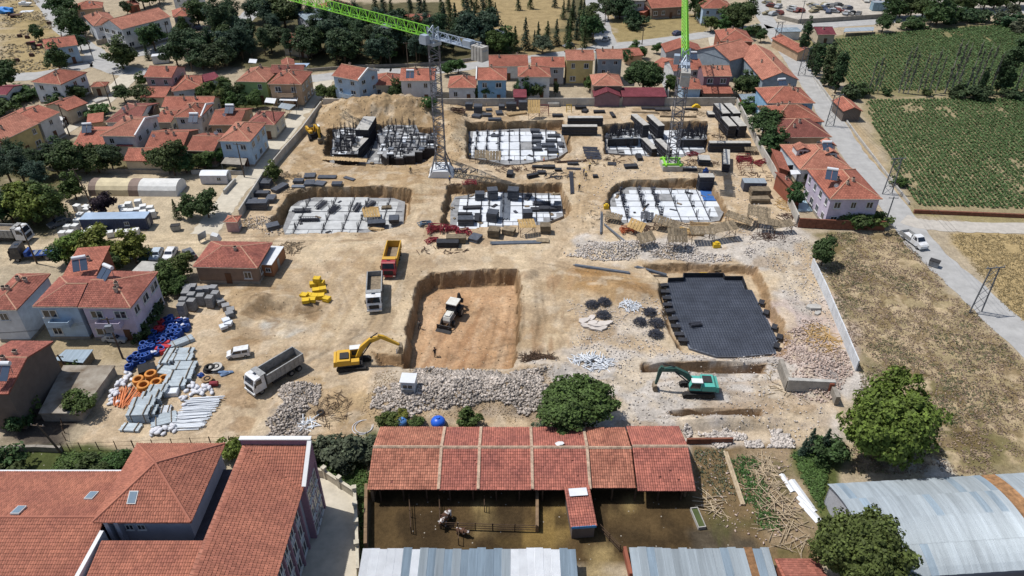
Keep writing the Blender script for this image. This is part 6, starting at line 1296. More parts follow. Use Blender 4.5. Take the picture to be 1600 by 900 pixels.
# tunnel tent
e=empty('tunnel_tent',P(217,298,0),R(-1),'long arched tent with brown, beige and white canvas sections','tent');segs=[(-9.2,-7.7,(150,130,118)),(-7.7,-.9,(226,210,172)),(-.9,1.2,(150,130,118)),(1.2,9.2,(236,234,228))]
for i,(x0,x1,c) in enumerate(segs):
 m=mat('canvas%d'%c[0],S(*c),.8,var=.08,scale=1);n=9;pr=[(-2.6*math.cos(math.pi*k/(n-1)),2.6*math.sin(math.pi*k/(n-1)) **.7) for k in range(n)];vs=[];ks=max(2,int((x1-x0)/1.7))+1
 for k in range(ks):
  x=x0+(x1-x0)*k/(ks-1)
  for y,z in pr:vs.append((x,y,z-(.05 if 0<k<ks-1 and k%2 else 0)))
 MB().add(vs,[(k*n+j,k*n+j+1,(k+1)*n+j+1,(k+1)*n+j) for k in range(ks-1) for j in range(n-1)]).build('canvas_section',m,e)
for x in (-9.25,9.22):MB().add([(x,y,z) for y,z in pr],[tuple(range(len(pr)))]).build('end_panel',M_GALVW,e)
# --- pallets
def pallet_me(w,d,h,m,lay):
 mb=MB();n=max(2,int(h/lay))
 for i in range(n):mb.b(-w/2+.01*(i%2),w/2-.01*(i%2),-d/2,d/2,.14+h*i/n+.01,.14+h*(i+1)/n-.01)
 return mb.mesh('blocks',m)
PAL=MB().b(-.6,.6,-.55,-.45,0,.09).b(-.6,.6,-.05,.05,0,.09).b(-.6,.6,.45,.55,0,.09).b(-.62,.62,-.6,.6,.09,.137).mesh('pallet_base',M_PALLET);BL={}
def pallet(px,py,s,h,rz,m,label,group,cat='block pallet',name='block_pallet',lift=0.0):
 key=(m.name,h);
 if key not in BL:BL[key]=pallet_me(1.16,1.1,h,m,.25)
 p=base(px,py);e=empty(name,p+Vector((0,0,lift)),R(rz),label,cat,group);e.scale=(s,s,1);put('blocks',BL[key],e);put('pallet_base',PAL,e);return e
for (x,y) in ((124,352),(137,352),(147,365),(158,363),(133,372),(123,330),(137,331),(128,343),(143,342),(139,335)):pallet(x,y,1.0,1.3,random.uniform(-18,6),M_AAC,'pallet of white blocks stacked at the left end of the blue container','white pallets left of the container')
for (x,y) in ((100,371),(112,370),(108,361),(120,360)):pallet(x,y,1.0,1.15,random.uniform(-18,4),M_AAC,'pallet of white blocks beside the grey car under the trees','white pallets by the grey car')
for (x,y) in ((146,364),(162,363),(174,368),(188,366),(201,366),(214,364)):pallet(x,y+2,1.0,1.05,random.uniform(8,25),M_AAC,'pallet of white blocks in the loose row before the blue container','white pallets in a row')
for (x,y) in ((193,332),(203,327),(218,323),(226,331),(237,333),(207,338),(226,340),(217,336),(240,340),(197,338)):pallet(x,y,1.05,1.4,random.uniform(5,25),M_AAC,'pallet of white blocks behind the blue container','white pallets behind the container')
for (x,y,l) in ((296,458,0),(305,457,0),(317,461,0),(327,460,0),(337,459,0),(294,467,0),(303,470,0),(317,472,0),(331,475,0),(288,489,0),(303,480,0),(290,478,0),(340,468,0),(296,463,0)):pallet(x,y+4,.98,1.9 if y<481 else 2.2,random.uniform(-6,6),M_BLOCK,'tall pallet of grey blocks in the cluster above the coils','grey block pallets')
for (x,y) in ((346,474),(354,481),(362,488),(360,493)):pallet(x,y+2,1.0,.8,random.uniform(20,40),M_BLOCK,'low grey block pallet in the curving row','low grey block pallets')
for (x,y) in ((354,503),(350,513),(358,508)):pallet(x,y,.95,.5,random.uniform(0,40),M_PIPEW,'small white wrapped pallet at the end of the curving row','white wrapped pallets')
YM=MB().b(-.55,.55,-.5,.5,0,.9).b(-.58,-.5,-.53,.53,0,.95).b(.5,.58,-.53,.53,0,.95).b(-.5,.5,-.55,-.5,.4,.5).mesh('yellow_crate',M_YEL)
for (x,y,l) in ((490,447,0),(502,446,0),(494,456,0),(505,456,0),(476,466,0),(484,464,0),(492,466,0),(502,466,0),(478,472,0),(497,441,0),(511,470,0),(488,471,0),(497,446,.9)):
 o=put('yellow_crate',YM,None,G(x,y)+Vector((0,0,l)),(0,0,random.uniform(-.5,.5)),(1,1,random.uniform(.6,1)));tag(o,'yellow plastic formwork crate in the heap on the dirt','crate','yellow crates')
o=MB().box((0,0,.4),(1.3,1.0,.8)).cyl((0,0,.8),(0,0,1.1),.5,.4,8).build('mortar_bucket',M_YEL,None,G(1119,386));tag(o,'yellow concrete bucket beside the raised table form','bucket')
o=MB().box((0,0,.4),(1.0,.8,.8)).cyl((0,0,.8),(0,0,1.1),.35,.3,8).build('mortar_bucket',M_YEL,None,G(947,326));tag(o,'yellow bucket at the rim of the rebar column slab','bucket')
o=MB().sideprism([(-1.2,0),(1.2,0),(1.0,.4),(.3,.9),(-.3,.9),(-1.0,.4)],-.5,.5).build('yellow_cover',M_YEL,None,G(1088,168));tag(o,'yellow cover sheet by the back wall near the green crane','cover')
o=MB().box((0,0,.3),(1.4,.8,.6)).build('yellow_cover',M_YEL,None,G(1099,432));tag(o,'yellow box on the edge of the black mesh','box')
# ================================================================== vehicles and machines
def paint(name,c,rough=.35):return mat('paint_'+name,S(*c),rough+.1,.0,scale=1.6,spec=.4,col2=S(*[v*.55+d*.4 for v,d in zip(c,(190,165,130))]),rng=(.42,.85))
M_TYRE=mat('tyre',S(52,50,48),.9,var=.2,scale=6);M_RIM=mat('rim',S(150,150,150),.5,.5,var=.1);M_CHAS=mat('chassis',S(62,60,60),.8,var=.2,scale=4);M_LAMP=mat('lamp_glass',S(235,235,225),.1,var=.02,spec=.8);M_TAIL=mat('tail_lamp',S(150,30,30),.2,var=.02);M_GREYB=mat('tipper_grey',S(170,170,168),.6,.2,var=.2,scale=2);M_DUSTY=mat('dusty_steel',S(150,134,112),.8,.1,var=.25,scale=2)
TY={}
def wheel(parent,x,y,r,w):
 k=(round(r,2),round(w,2))
 if k not in TY:TY[k]=(MB().torus((0,0,0),r*.74,r*.27,14,6,Matrix.Rotation(R(90),3,'X')).cyl((0,-w/2,0),(0,w/2,0),r*.93,r*.93,14).mesh('wheel',M_TYRE,True),MB().cyl((0,-w/2-.04,0),(0,w/2+.04,0),r*.55,r*.55,10).cyl((0,-w/2-.08,0),(0,w/2+.08,0),r*.2,r*.2,8).mesh('rim',M_RIM))
 o=put('wheel',TY[k][0],parent,(x,y,r));put('rim',TY[k][1],o);return o
def heading(tail,head,z=None):
 a=base(*tail,z);b=base(*head,z);d=b-a;return (a+b)/2,math.atan2(d.y,d.x),d.length
def truck(tail,head,cabm,bedm,label,s=.98,tractor=False,load=None):
 c,rz,_=heading(tail,head);e=empty('dump_truck' if not tractor else 'tractor_truck',c,rz,label,'truck');e.scale=(s,s,s)
 ch=MB();ch.b(-4.2,3.9,-.5,.5,.7,1.0);ch.b(-1.0,1.2,-1.1,-.6,.55,1.0);ch.b(-1.0,1.2,.6,1.1,.55,1.0);ch.build('chassis',M_CHAS,e)
 cab=MB();cab.sideprism([(2.35,.75),(4.3,.75),(4.36,1.6),(4.2,2.05),(3.9,3.0),(3.6,3.12),(2.35,3.12)],-1.22,1.22);cb=cab.build('cab',cabm,e)
 MB().add([(4.225,-1.05,2.08),(4.225,1.05,2.08),(3.94,.95,2.95),(3.94,-.95,2.95)],[(0,1,2,3)]).build('windshield',M_GLASS,cb)
 for y in (-1.235,1.235):MB().add([(2.9,y,2.0),(3.95,y,2.0),(3.72,y,2.8),(2.9,y,2.8)],[(0,1,2,3)]).build('side_window',M_GLASS,cb)
 MB().b(4.36,4.42,-.8,.8,1.0,1.75).build('grille',M_CHAS,cb);MB().b(4.3,4.5,-1.22,1.22,.5,.85).build('bumper',cabm,cb);MB().b(2.6,3.2,-.3,.3,3.123,3.2).build('roof_hatch',M_GLASS,cb)
 for y in (-.95,.95):MB().b(4.5,4.53,y-.2,y+.2,.58,.8).build('headlight',M_LAMP,cb);MB().b(4.0,4.15,y*1.42-.06,y*1.42+.06,1.9,2.6).build('mirror',M_CHAS,cb)
 if not tractor:
  bd=MB();bd.b(-4.3,2.1,-1.2,1.2,1.15,1.3).b(-4.3,2.1,-1.25,-1.15,1.3,2.75).b(-4.3,2.1,1.15,1.25,1.3,2.75).b(2.0,2.1,-1.15,1.15,1.3,3.15).b(2.0,2.9,-1.2,1.2,3.16,3.24);bo=bd.build('tipper_body',bedm,e)
  MB().b(-4.38,-4.3,-1.2,1.2,1.3,2.75).build('tailgate',bedm,bo);rb=MB()
  for i in range(9):
   x=-4.2+i*.78;rb.b(x-.05,x+.05,-1.32,-1.25,1.2,2.7).b(x-.05,x+.05,1.25,1.32,1.2,2.7)
  rb.b(-4.3,2.1,-1.33,-1.15,2.75,2.85).b(-4.3,2.1,1.15,1.33,2.75,2.85);rb.build('side_rib',bedm,bo);MB().b(-4.2,1.95,-1.1,1.1,1.303,1.4 if not load else load).build('bed_floor',M_DUSTY,bo)
 else:
  MB().b(-3.9,1.9,-1.05,1.05,1.0,1.15).b(-2.6,-1.2,-.8,.8,1.15,1.3).b(1.3,1.9,-1.0,1.0,1.15,1.9).build('deck',M_BLUEP,e)
  for i in range(4):MB().b(-3.6+i*1.2,-3.0+i*1.2,-.9,.9,1.15,1.27).build('cross_member',M_STEEL,e)
 for y in (-1.0,1.0):
  wheel(e,3.2,y,.52,.34)
  for x in (-1.9,-3.25):wheel(e,x,y,.52,.5)
 return e
WH=paint('white',(240,242,244));truck((466,572),(397,614),WH,M_GREYB,'white tipper truck with empty grey bed parked at an angle');truck((588,444),(586,490),WH,M_GREYB,'white tipper truck facing the excavator beside the square pit',load=1.8)
truck((617,398),(609,433),paint('cherry',(170,50,62)),paint('ochre',(226,176,62)),'red cabbed dump truck with yellow bed on the crossing');truck((-22,374),(52,376),WH,M_GREYB,'dusty white tipper truck on the dirt road by the trees',load=2.4);truck((92,401),(32,405),paint('black',(58,60,66)),M_CHAS,'black tractor truck with bare blue chassis',tractor=True)
def car(tail,head,m,label,kind='hatch',s=1.0,group=None,z=None):
 c,rz,_=heading(tail,head,z);e=empty('car' if kind != 'pickup' else 'pickup_truck',c,rz,label,'car' if kind not in ('pickup','van') else kind,group);L,W=(4.2,.86);s *= .92;e.scale=(s,s,s)
 if kind =='hatch':lo=[(-2.1,.3),(2.1,.3),(2.12,.6),(2.0,.78),(1.05,.95),(-2.0,1.0),(-2.12,.7)];up=[(.95,.95),(.35,1.42),(-1.3,1.48),(-1.95,1.0)]
 elif kind =='van':lo=[(-2.1,.3),(2.1,.3),(2.12,.7),(1.9,.95),(1.3,1.08),(-2.1,1.08)];up=[(1.3,1.08),(.65,1.75),(-2.0,1.82),(-2.1,1.08)]
 else:lo=[(-2.9,.45),(2.6,.45),(2.62,.9),(2.4,1.15),(1.7,1.3),(-.1,1.3),(-.1,.8),(-2.9,.8)];up=[(1.65,1.3),(1.0,2.0),(.05,2.05),(-.1,1.3)]
 MB().sideprism(lo,-W,W).build('body',m,e);k=.84;n=len(up)
 vs=[(x,s_*W*(k if z_>up[0][1]+.15 else .97),z_) for s_ in (-1,1) for x,z_ in up];cb=MB().add(vs,[tuple(range(n)),tuple(range(2*n-1,n-1,-1))]+[(i+1,i,n+i,n+i+1) for i in range(n-1)]).build('cabin',m,e)
 def g(a,b,c_,d):MB().add([a,b,c_,d],[(0,1,2,3)]).build('window',M_GLASS,cb)
 f0,f1,r1,r0=up;lerp=lambda p,q,t:(p[0]+(q[0]-p[0])*t,p[1]+(q[1]-p[1])*t)
 a,b=lerp(f0,f1,.12),lerp(f0,f1,.9);g((a[0]+.03,-W*.85,a[1]+.02),(a[0]+.03,W*.85,a[1]+.02),(b[0]+.03,W*.76,b[1]+.02),(b[0]+.03,-W*.76,b[1]+.02))
 a,b=lerp(r0,r1,.25),lerp(r0,r1,.9);g((a[0]-.03,W*.8,a[1]),(a[0]-.03,-W*.8,a[1]),(b[0]-.03,-W*.74,b[1]),(b[0]-.03,W*.74,b[1]))
 for s_ in (-1,1):
  y0,y1=s_*(W*.985),s_*(W*.875);zl=f0[1]+.06;zh=f1[1]-.1;xm=(f1[0]+r1[0])/2
  for xa,xb in ((f1[0]+.15,xm+.05),(xm-.05,r1[0]+.25)):g((xa+.15 if xa>xm else xa,y0,zl),(xb,y0,zl),(xb,y1,zh),(xa-.1,y1,zh))
 xf,xr=(1.35,-1.3) if kind != 'pickup' else (1.75,-1.7)
 for y in (-W+.05,W-.05):
  wheel(e,xf,y,.32,.2);wheel(e,xr,y,.32,.2);MB().b(lo[2][0]-.08,lo[2][0]+.02,y*.8-.18,y*.8+.18,lo[2][1]-.05,lo[2][1]+.12).build('headlight',M_LAMP,e);MB().b(lo[0][0]-.03,lo[0][0]+.05,y*.85-.1,y*.85+.1,.7,.85 if kind =='pickup' else .95).build('tail_light',M_TAIL,e)
 if kind =='pickup':
  t=MB().b(-2.9,-.15,-W-.1,-W,.8,1.3).b(-2.9,-.15,W,W+.1,.8,1.3).b(-2.95,-2.9,-W-.1,W+.1,.8,1.3).b(-.2,-.13,-W,W,.8,1.9);t.build('cargo_bed',M_GREYB,e)
 return e
SIL=paint('silver',(190,196,200));GRY=paint('graphite',(110,114,120));DKB=paint('dark_blue',(60,70,100))
car((391,554),(356,558),WH,'white panel van standing on the dirt near the pipe yard','van',.86);car((164,531),(200,533),SIL,'silver hatchback parked before the double house',s=.94);car((103,191),(92,203),WH,'white van parked along the concrete village street','van',1.1);car((1414,371),(1441,391),WH,'white pickup with grey flat bed driving on the road','pickup',1.12)
car((273,392),(261,409),WH,'white hatchback parked beside the low patched house',s=1.0);car((250,394),(241,409),paint('sky',(200,214,226)),'pale car with dark windscreen in the tree shade',s=1.0);car((186,403),(204,405),SIL,'silver car parked under the roadside trees');car((104,348),(84,355),GRY,'grey car under the trees left of the container',s=1.05);car((1052,56),(1066,53),DKB,'dark car parked at the street bend',s=1.1);car((944,66),(950,61),SIL,'silver car at the park road corner',s=1.1);car((303,47),(322,45),DKB,'dark car before the balcony block',s=1.2);car((897,72),(880,75),GRY,'grey car on the street beside the park');car((300,404),(294,396),GRY,'grey car half hidden behind the patched house');car((232,398),(225,408),paint('dark_green',(60,90,76)),'dark green car under the yellow green tree')
# excavator ----------------------------------------------------------------
def beam_path(name,pts,w,h,m,parent):
 mb=MB()
 secs=[]
 for i,(x,z,hh) in enumerate(pts):
  a=pts[max(i-1,0)];b=pts[min(i+1,len(pts)-1)];d=Vector((b[0]-a[0],0,b[1]-a[1])).normalized();n=Vector((-d.z,0,d.x));p=Vector((x,0,z))
  secs.append([p+n*hh/2+Vector((0,-w/2,0)),p+n*hh/2+Vector((0,w/2,0)),p-n*hh/2+Vector((0,w/2,0)),p-n*hh/2+Vector((0,-w/2,0))])
 return mb.loft(secs).build(name,m,parent)
def excavator(px,py,rt,ru,body,arm,label,boom,stick,tip,s=1.0,cabm=None):
 e=empty('excavator',G(px,py),R(rt),label,'excavator');e.scale=(s,s,s)
 for y in (-1.25,1.25):
  pr=[(-2.0,.0),(2.0,0),(2.35,.25),(2.35,.6),(2.0,.85),(-2.0,.85),(-2.35,.6),(-2.35,.25)];o=MB().sideprism(pr,y-.3,y+.3).build('track',M_TYRE,e);tb=MB()
  for i in range(18):x=-2.0+4.0*i/17;tb.b(x-.05,x+.05,y-.33,y+.33,.85,.9)
  tb.build('grouser',M_CHAS,o);wb=MB()
  for i in range(5):wb.cyl((-1.6+i*.8,y-.34,.4),(-1.6+i*.8,y+.34,.4),.24,.24,8)
  wb.build('roller',M_CHAS,o)
 MB().b(-1.2,1.2,-1,1,.4,.9).cyl((0,0,.9),(0,0,1.1),.7,.7,12).build('undercarriage',M_CHAS,e)
 u=empty('upper_structure',(0,0,0));bpy.data.objects.remove(u)
 A=Matrix.Rotation(R(ru-rt),4,'Z')
 def part(o,par=None):
  o.parent=par or e
  if par is None:o.rotation_euler=(0,0,R(ru-rt))
  return o
 part(MB().b(-2.2,1.3,-1.35,1.35,1.1,1.35).build('deck',M_CHAS));hs=part(MB().sideprism([(-2.4,1.35),(-.4,1.35),(-.4,2.25),(-2.2,2.3),(-2.5,2.0)],-1.35,1.35).build('engine_housing',body))
 part(MB().b(-1.9,-.6,-.9,.5,2.303,2.45).build('engine_cover',M_CHAS),hs);part(MB().sideprism([(-2.9,1.2),(-2.45,1.2),(-2.52,2.0),(-2.45,2.2),(-2.8,2.1)],-1.3,1.3).build('counterweight',body));part(MB().b(-.38,.9,-1.35,-.55,1.35,1.95).build('side_locker',body))
 cb=part(MB().sideprism([(-.35,1.35),(1.35,1.35),(1.45,1.9),(1.1,2.85),(-.35,2.85)],.42,1.32).build('cab',cabm or body));part(MB().b(-.4,1.2,.38,1.36,2.853,2.95).build('cab_roof',M_WHITE if cabm is None else cabm),cb)
 for y in (.405,1.335):part(MB().add([(-.15,y,1.8),(1.35,y,1.8),(1.1,y,2.7),(-.15,y,2.7)],[(0,1,2,3)]).build('cab_window',M_GLASS),cb)
 part(MB().add([(1.43,.5,1.7),(1.43,1.25,1.7),(1.15,1.25,2.75),(1.15,.5,2.75)],[(0,1,2,3)]).build('windscreen',M_GLASS),cb)
 bo=beam_path('boom',boom,.5,.6,arm,None);part(bo);st=beam_path('stick',stick,.38,.5,arm,None);part(st)
 x,z=tip;bk=MB().sideprism([(x-.1,z+.3),(x+.35,z+.15),(x+.45,z-.5),(x+.1,z-1.05),(x-.5,z-.95),(x-.15,z-.5)],-.6,.6).build('bucket',M_DUSTY);part(bk)
 tb=MB()
 for i in range(5):tb.b(x-.62,x-.45,-.55+i*.25,-.43+i*.25,z-1.02,z-.93)
 part(tb.build('bucket_tooth',M_STEEL),bk);m1=boom[len(boom) // 2]
 cy=MB();cy.cyl((.9,-.35,1.5),(m1[0],-.35,m1[1]-.2),.1,.1,6).cyl((.9,.35,1.5),(m1[0],.35,m1[1]-.2),.1,.1,6);cy.cyl((m1[0],0,m1[1]+.45),(stick[0][0],0,stick[0][1]+.5),.1,.08,6);part(cy.build('hydraulic_cylinder',M_CHAS));return e
YEX=paint('digger_yellow',(232,180,50),.45);TEAL=paint('teal',(84,190,176),.45);DGRN=paint('dark_green_arm',(44,92,84),.45)
excavator(554,572,0,10,YEX,YEX,'yellow crawler excavator digging at the corner of the square pit',[(.6,1.7,.5),(1.5,3.4,.75),(2.9,4.6,.75),(4.4,5.0,.4)],[(4.0,5.3,.4),(4.7,4.9,.6),(6.9,3.2,.3)],(7.0,2.9),.98)
excavator(1088,612,0,176,TEAL,DGRN,'teal crawler excavator with dark green arm resting by the trench',[(.6,1.7,.5),(1.9,3.3,.75),(3.7,4.2,.75),(5.7,4.0,.45)],[(5.5,4.6,.4),(5.7,4.0,.6),(6.1,1.2,.3)],(6.1,1.0),.95)
excavator(492,214,-70,-60,YEX,YEX,'yellow excavator working at the foot of the spoil heap',[(.6,1.7,.5),(1.5,3.2,.7),(2.6,3.9,.7),(3.8,3.6,.4)],[(3.5,4.0,.4),(4.0,3.5,.5),(4.6,1.3,.3)],(4.6,1.2),1.0)
# backhoe loader
def backhoe(tail,head,label):
 c,rz,_=heading(tail,head);e=empty('backhoe_loader',c,rz,label,'backhoe');s=1.1;e.scale=(s,s,s);W_=paint('ivory',(238,236,226));
 MB().sideprism([(-1.9,.8),(2.2,.7),(2.3,1.2),(2.1,1.75),(.6,1.85),(.5,1.2),(-1.9,1.2)],-.55,.55).build('body',W_,e);MB().b(.75,2.0,-.4,.4,1.853,1.95).build('bonnet',W_,e)
 cb=MB().sideprism([(-1.5,1.2),(.5,1.2),(.45,2.0),(.2,2.75),(-1.35,2.75)],-.75,.75).build('cab',M_GLASS,e);MB().b(-1.5,.35,-.85,.85,2.753,2.9).build('cab_roof',W_,cb)
 pb=MB()
 for x in (-1.4,.35):
  for y in (-.77,.77):pb.bar((x,y,1.2),(x*.93,y,2.75),.1)
 pb.build('cab_pillar',M_CHAS,cb)
 for y in (-.95,.95):wheel(e,-1.0,y,.78,.42);wheel(e,1.7,y*.95,.5,.34);MB().sideprism([(-1.85,1.45),(-.15,1.45),(-.3,1.72),(-1.7,1.72)],y-.25,y+.25).build('mudguard',M_CHAS,e)
 lb=MB()
 for y in (-.72,.72):lb.bar((.9,y,1.5),(2.4,y,1.3),.14,.22).bar((2.4,y,1.3),(3.2,y,.55),.14,.22)
 lb.build('loader_arm',M_CHAS,e);MB().sideprism([(3.1,.1),(3.8,.1),(3.2,.25),(3.2,.9),(3.1,.95)],-1.2,1.2).build('front_bucket',M_CHAS,e)
 MB().b(-2.3,-1.9,-.9,.9,.5,1.0).build('backhoe_frame',M_CHAS,e);MB().bar((-2.2,0,.9),(-2.7,0,2.9),.3,.4).build('boom',M_CHAS,e);MB().bar((-2.7,0,2.9),(-3.4,0,1.4),.24,.3).build('stick',M_CHAS,e);MB().sideprism([(-3.7,1.4),(-3.2,1.5),(-3.1,.9),(-3.5,.7)],-.35,.35).build('rear_bucket',M_CHAS,e)
backhoe((718,482),(696,514),'white and black backhoe loader on the floor of the square pit')
# tower cranes ---------------------------------------------------------------
M_MAST=mat('crane_mast_steel',S(128,128,134),.5,.3,var=.12,obj=.05);M_GREEN=mat('crane_green',S(150,226,70),.45,var=.05);M_CJ=mat('crane_grey_blue',S(180,192,206),.45,.2,var=.06)
def lattice(w,h,L,t,tri=False):
 """one truss bay along x"""
 mb=MB();
 if tri:ch=[(-w/2,0),(w/2,0),(0,h)]
 else:ch=[(-w/2,-h/2),(w/2,-h/2),(w/2,h/2),(-w/2,h/2)]
 n=len(ch)
 for y,z in ch:mb.bar((0,y,z),(L,y,z),t*1.4)
 for i in range(n):
  a,b=ch[i],ch[(i+1)%n];mb.bar((0,*a),(L/2,*b),t).bar((L/2,*b),(L,*a),t).bar((0,*a),(0,*b),t)
 return mb
def crane(base_px,zt,jib_to,L_j,L_c,label,w=2.1,jm=M_GREEN,base_m=None,bm=M_CONC,greenbase=False):
 b=G(*base_px);e=empty('tower_crane',(b.x,b.y,b.z),0,label,'crane');me=lattice(w,w,2.4,.11).mesh('mast_section',M_MAST);n=int(zt/2.4);hh=zt/n
 for i in range(n):put('mast_section',me,e,(0,0,i*hh+.3),(0,R(-90),0),(hh/2.4,1,1))
 if greenbase:
  MB().b(-2.2,2.2,-2.2,2.2,-.4,1.3).build('base_block',bm,e);fb=MB()
  for s_ in (-1,1):fb.b(-2.3,2.3,s_*1.6-.2,s_*1.6+.2,1.303,1.7);fb.b(s_*1.6-.19,s_*1.6+.19,-2.3,2.3,1.303,1.69)
  for sx in (-1,1):
   for sy in (-1,1):fb.b(sx*1.1-.12,sx*1.1+.12,sy*1.1-.12,sy*1.1+.12,1.303,2.4)
  fb.build('base_frame',M_GREEN,e)
 else:
  MB().sideprism([(-3,-.3),(3,-.3),(1.6,1.6),(-1.6,1.6)],-2.4,2.4).build('base_block',base_m or bm,e);fb=MB()
  for sx in (-1,1):
   for sy in (-1,1):fb.bar((sx*2.3,sy*2.3,.2),(sx*.95,sy*.95,5),.22)
  fb.build('base_frame',M_MAST,e)
 tgt=P(*jib_to,zt+1.2);d=Vector((tgt.x-b.x,tgt.y-b.y,0)).normalized();rz=math.atan2(d.y,d.x);z=zt+1.5
 MB().b(-1.1,1.1,-1.1,1.1,zt+.2,zt+.9).cyl((0,0,zt+.9),(0,0,zt+1.5),1.0,1.0,12).build('slewing_ring',M_CJ,e,rot=(0,0,rz));MB().sideprism([(-.2,zt+.6),(1.6,zt+.6),(1.8,zt+1.4),(1.4,zt+2.4),(-.2,zt+2.4)],1.15,2.3).build('operator_cab',M_CJ,e,rot=(0,0,rz));MB().b(1.5,1.78,1.25,2.2,zt+1.2,zt+2.1).build('cab_window',M_GLASS,e,rot=(0,0,rz))
 lattice(1.5,1.5,2.2,.14).build('tower_head',M_CJ,e,(0,0,zt+1.5),(0,R(-90),rz))
 jb=lattice(1.5,1.9,3.0,.1,True).mesh('jib_section',jm);k=int(L_j/3)
 for i in range(k):p=d*(1.0+3*i);put('jib_section',jb,e,(p.x,p.y,z+.2),(0,0,rz))
 cjm=lattice(1.6,1.3,3.0,.1,True).mesh('counter_jib_section',M_CJ)
 for i in range(int(L_c/3)):p=-d*(1.0+3*i);put('counter_jib_section',cjm,e,(p.x,p.y,z+.2),(0,0,rz+math.pi))
 MB().b(-L_c,-1,-.7,.7,z+.1,z+.16).build('counter_jib_walkway',M_CJ,e,rot=(0,0,rz))
 bl=MB().b(-.3,.3,-.9,.9,-1.8,.9).mesh('ballast_block',M_CONC)
 for i in range(4):p=-d*(L_c-.4-i*.75);put('ballast_block',bl,e,(p.x,p.y,z),(0,0,rz))
 MB().b(-L_c+3.4,-L_c+5.4,-.7,.7,z+.2,z+1.4).build('winch',M_CJ,e,rot=(0,0,rz));MB().b(13,15,-.6,.6,z-.35,z+.1).build('trolley',M_CJ,e,rot=(0,0,rz));MB().bar((14,0,z-.3),(14,0,z-9),.05).bar((13.8,0,z-9),(14.2,0,z-9.6),.3).build('hook',M_CHAS,e,rot=(0,0,rz));return e
crane((690,271),27.8,(470,6),54,14,'tower crane with bright green jib reaching over the park',base_m=M_GALVW)
crane((1048,262),22.5,(1070,4),57,11,'tower crane with green base and jib pointing away over the houses',greenbase=True)
# people ----------------------------------------------------------------------
def skin_body(name,verts,edges,radii,root=0):
 me=bpy.data.meshes.new(name);me.from_pydata(verts,edges,[]);o=bpy.data.objects.new(name,me);COL.objects.link(o);md=o.modifiers.new('skin','SKIN');me.skin_vertices[0].data[root].use_root=True
 for i,r in enumerate(radii):me.skin_vertices[0].data[i].radius=(r,r)
 sb=o.modifiers.new('sub','SUBSURF');sb.levels=1;dg=bpy.context.evaluated_depsgraph_get();out=bpy.data.meshes.new_from_object(o.evaluated_get(dg));bpy.data.objects.remove(o);out.name=name;return out
M_SKIN=mat('skin',S(200,150,120),.6,var=.05);M_HELM=mat('helmet',S(240,210,60),.4,var=.03);M_HAIR=mat('hair',S(48,40,36),.8,var=.1)
PV=[(0,0,.95),(0,0,1.15),(0,0,1.4),(0,0,1.52),(0,.02,1.66),(.2,0,1.42),(.3,.05,1.15),(.3,.22,.95),(.31,.3,.9),(-.2,0,1.42),(-.3,.02,1.15),(-.28,.15,.92),(-.28,.22,.87),(.1,0,.88),(.12,.12,.5),(.13,.02,.08),(.13,.18,.05),(-.1,0,.88),(-.14,-.05,.5),(-.15,-.16,.08),(-.15,-.02,.05)]
PE=[(0,1),(1,2),(2,3),(3,4),(2,5),(5,6),(6,7),(7,8),(2,9),(9,10),(10,11),(11,12),(0,13),(13,14),(14,15),(15,16),(0,17),(17,18),(18,19),(19,20)]
PR=[.16,.15,.17,.07,.11,.08,.06,.045,.04,.08,.06,.045,.04,.1,.075,.05,.045,.1,.075,.05,.045]
def person(px,py,rz,shirt,trousers,label,hat=True):
 me=skin_body('body',PV,PE,PR);me.materials.clear()
 for m in (M_SKIN,shirt,trousers):me.materials.append(m)
 for p in me.polygons:z=p.center.z;p.material_index=0 if z>1.5 or (abs(p.center.x)>.24 and z<1.05 and z>.8) else (1 if z>.98 else 2);p.use_smooth=True
 e=empty('person',G(px,py),R(rz),label,'person');put('body',me,e);MB().blob((0,.02,1.74),.14,(1,1.1,.75),.0,10,5).build('helmet' if hat else 'hair',M_HELM if hat else M_HAIR,e,smooth=True);return e
DK=mat('dark_cloth',S(50,52,60),.9,var=.15);BLU=mat('blue_cloth',S(80,100,140),.9,var=.15);GRYC=mat('grey_cloth',S(130,126,120),.9,var=.15);KH=mat('khaki_cloth',S(140,122,96),.9,var=.15);ORV=mat('orange_vest',S(230,110,50),.8,var=.1)
person(680,557,30,DK,DK,'person in dark clothes walking on the pit floor',False);person(656,514,-40,GRYC,DK,'person in grey shirt standing near the pit side wall',False);person(921,267,10,DK,DK,'person in black on the path beside the rebar bundle');person(912,274,60,BLU,DK,'person in blue shirt bending beside the rebar bundle');person(915,280,-30,GRYC,DK,'person in grey following on the worker path');person(905,299,0,DK,DK,'person in dark clothes alone on the worker path');person(850,252,90,ORV,DK,'person in orange vest at the back slab edge');person(871,251,70,BLU,KH,'person in blue and khaki at the back slab edge');person(642,272,180,KH,GRYC,'person in khaki with tool before the deep pit');person(703,287,20,BLU,DK,'person in blue near the white crane base');person(735,252,0,DK,DK,'person in dark clothes beside the table forms')
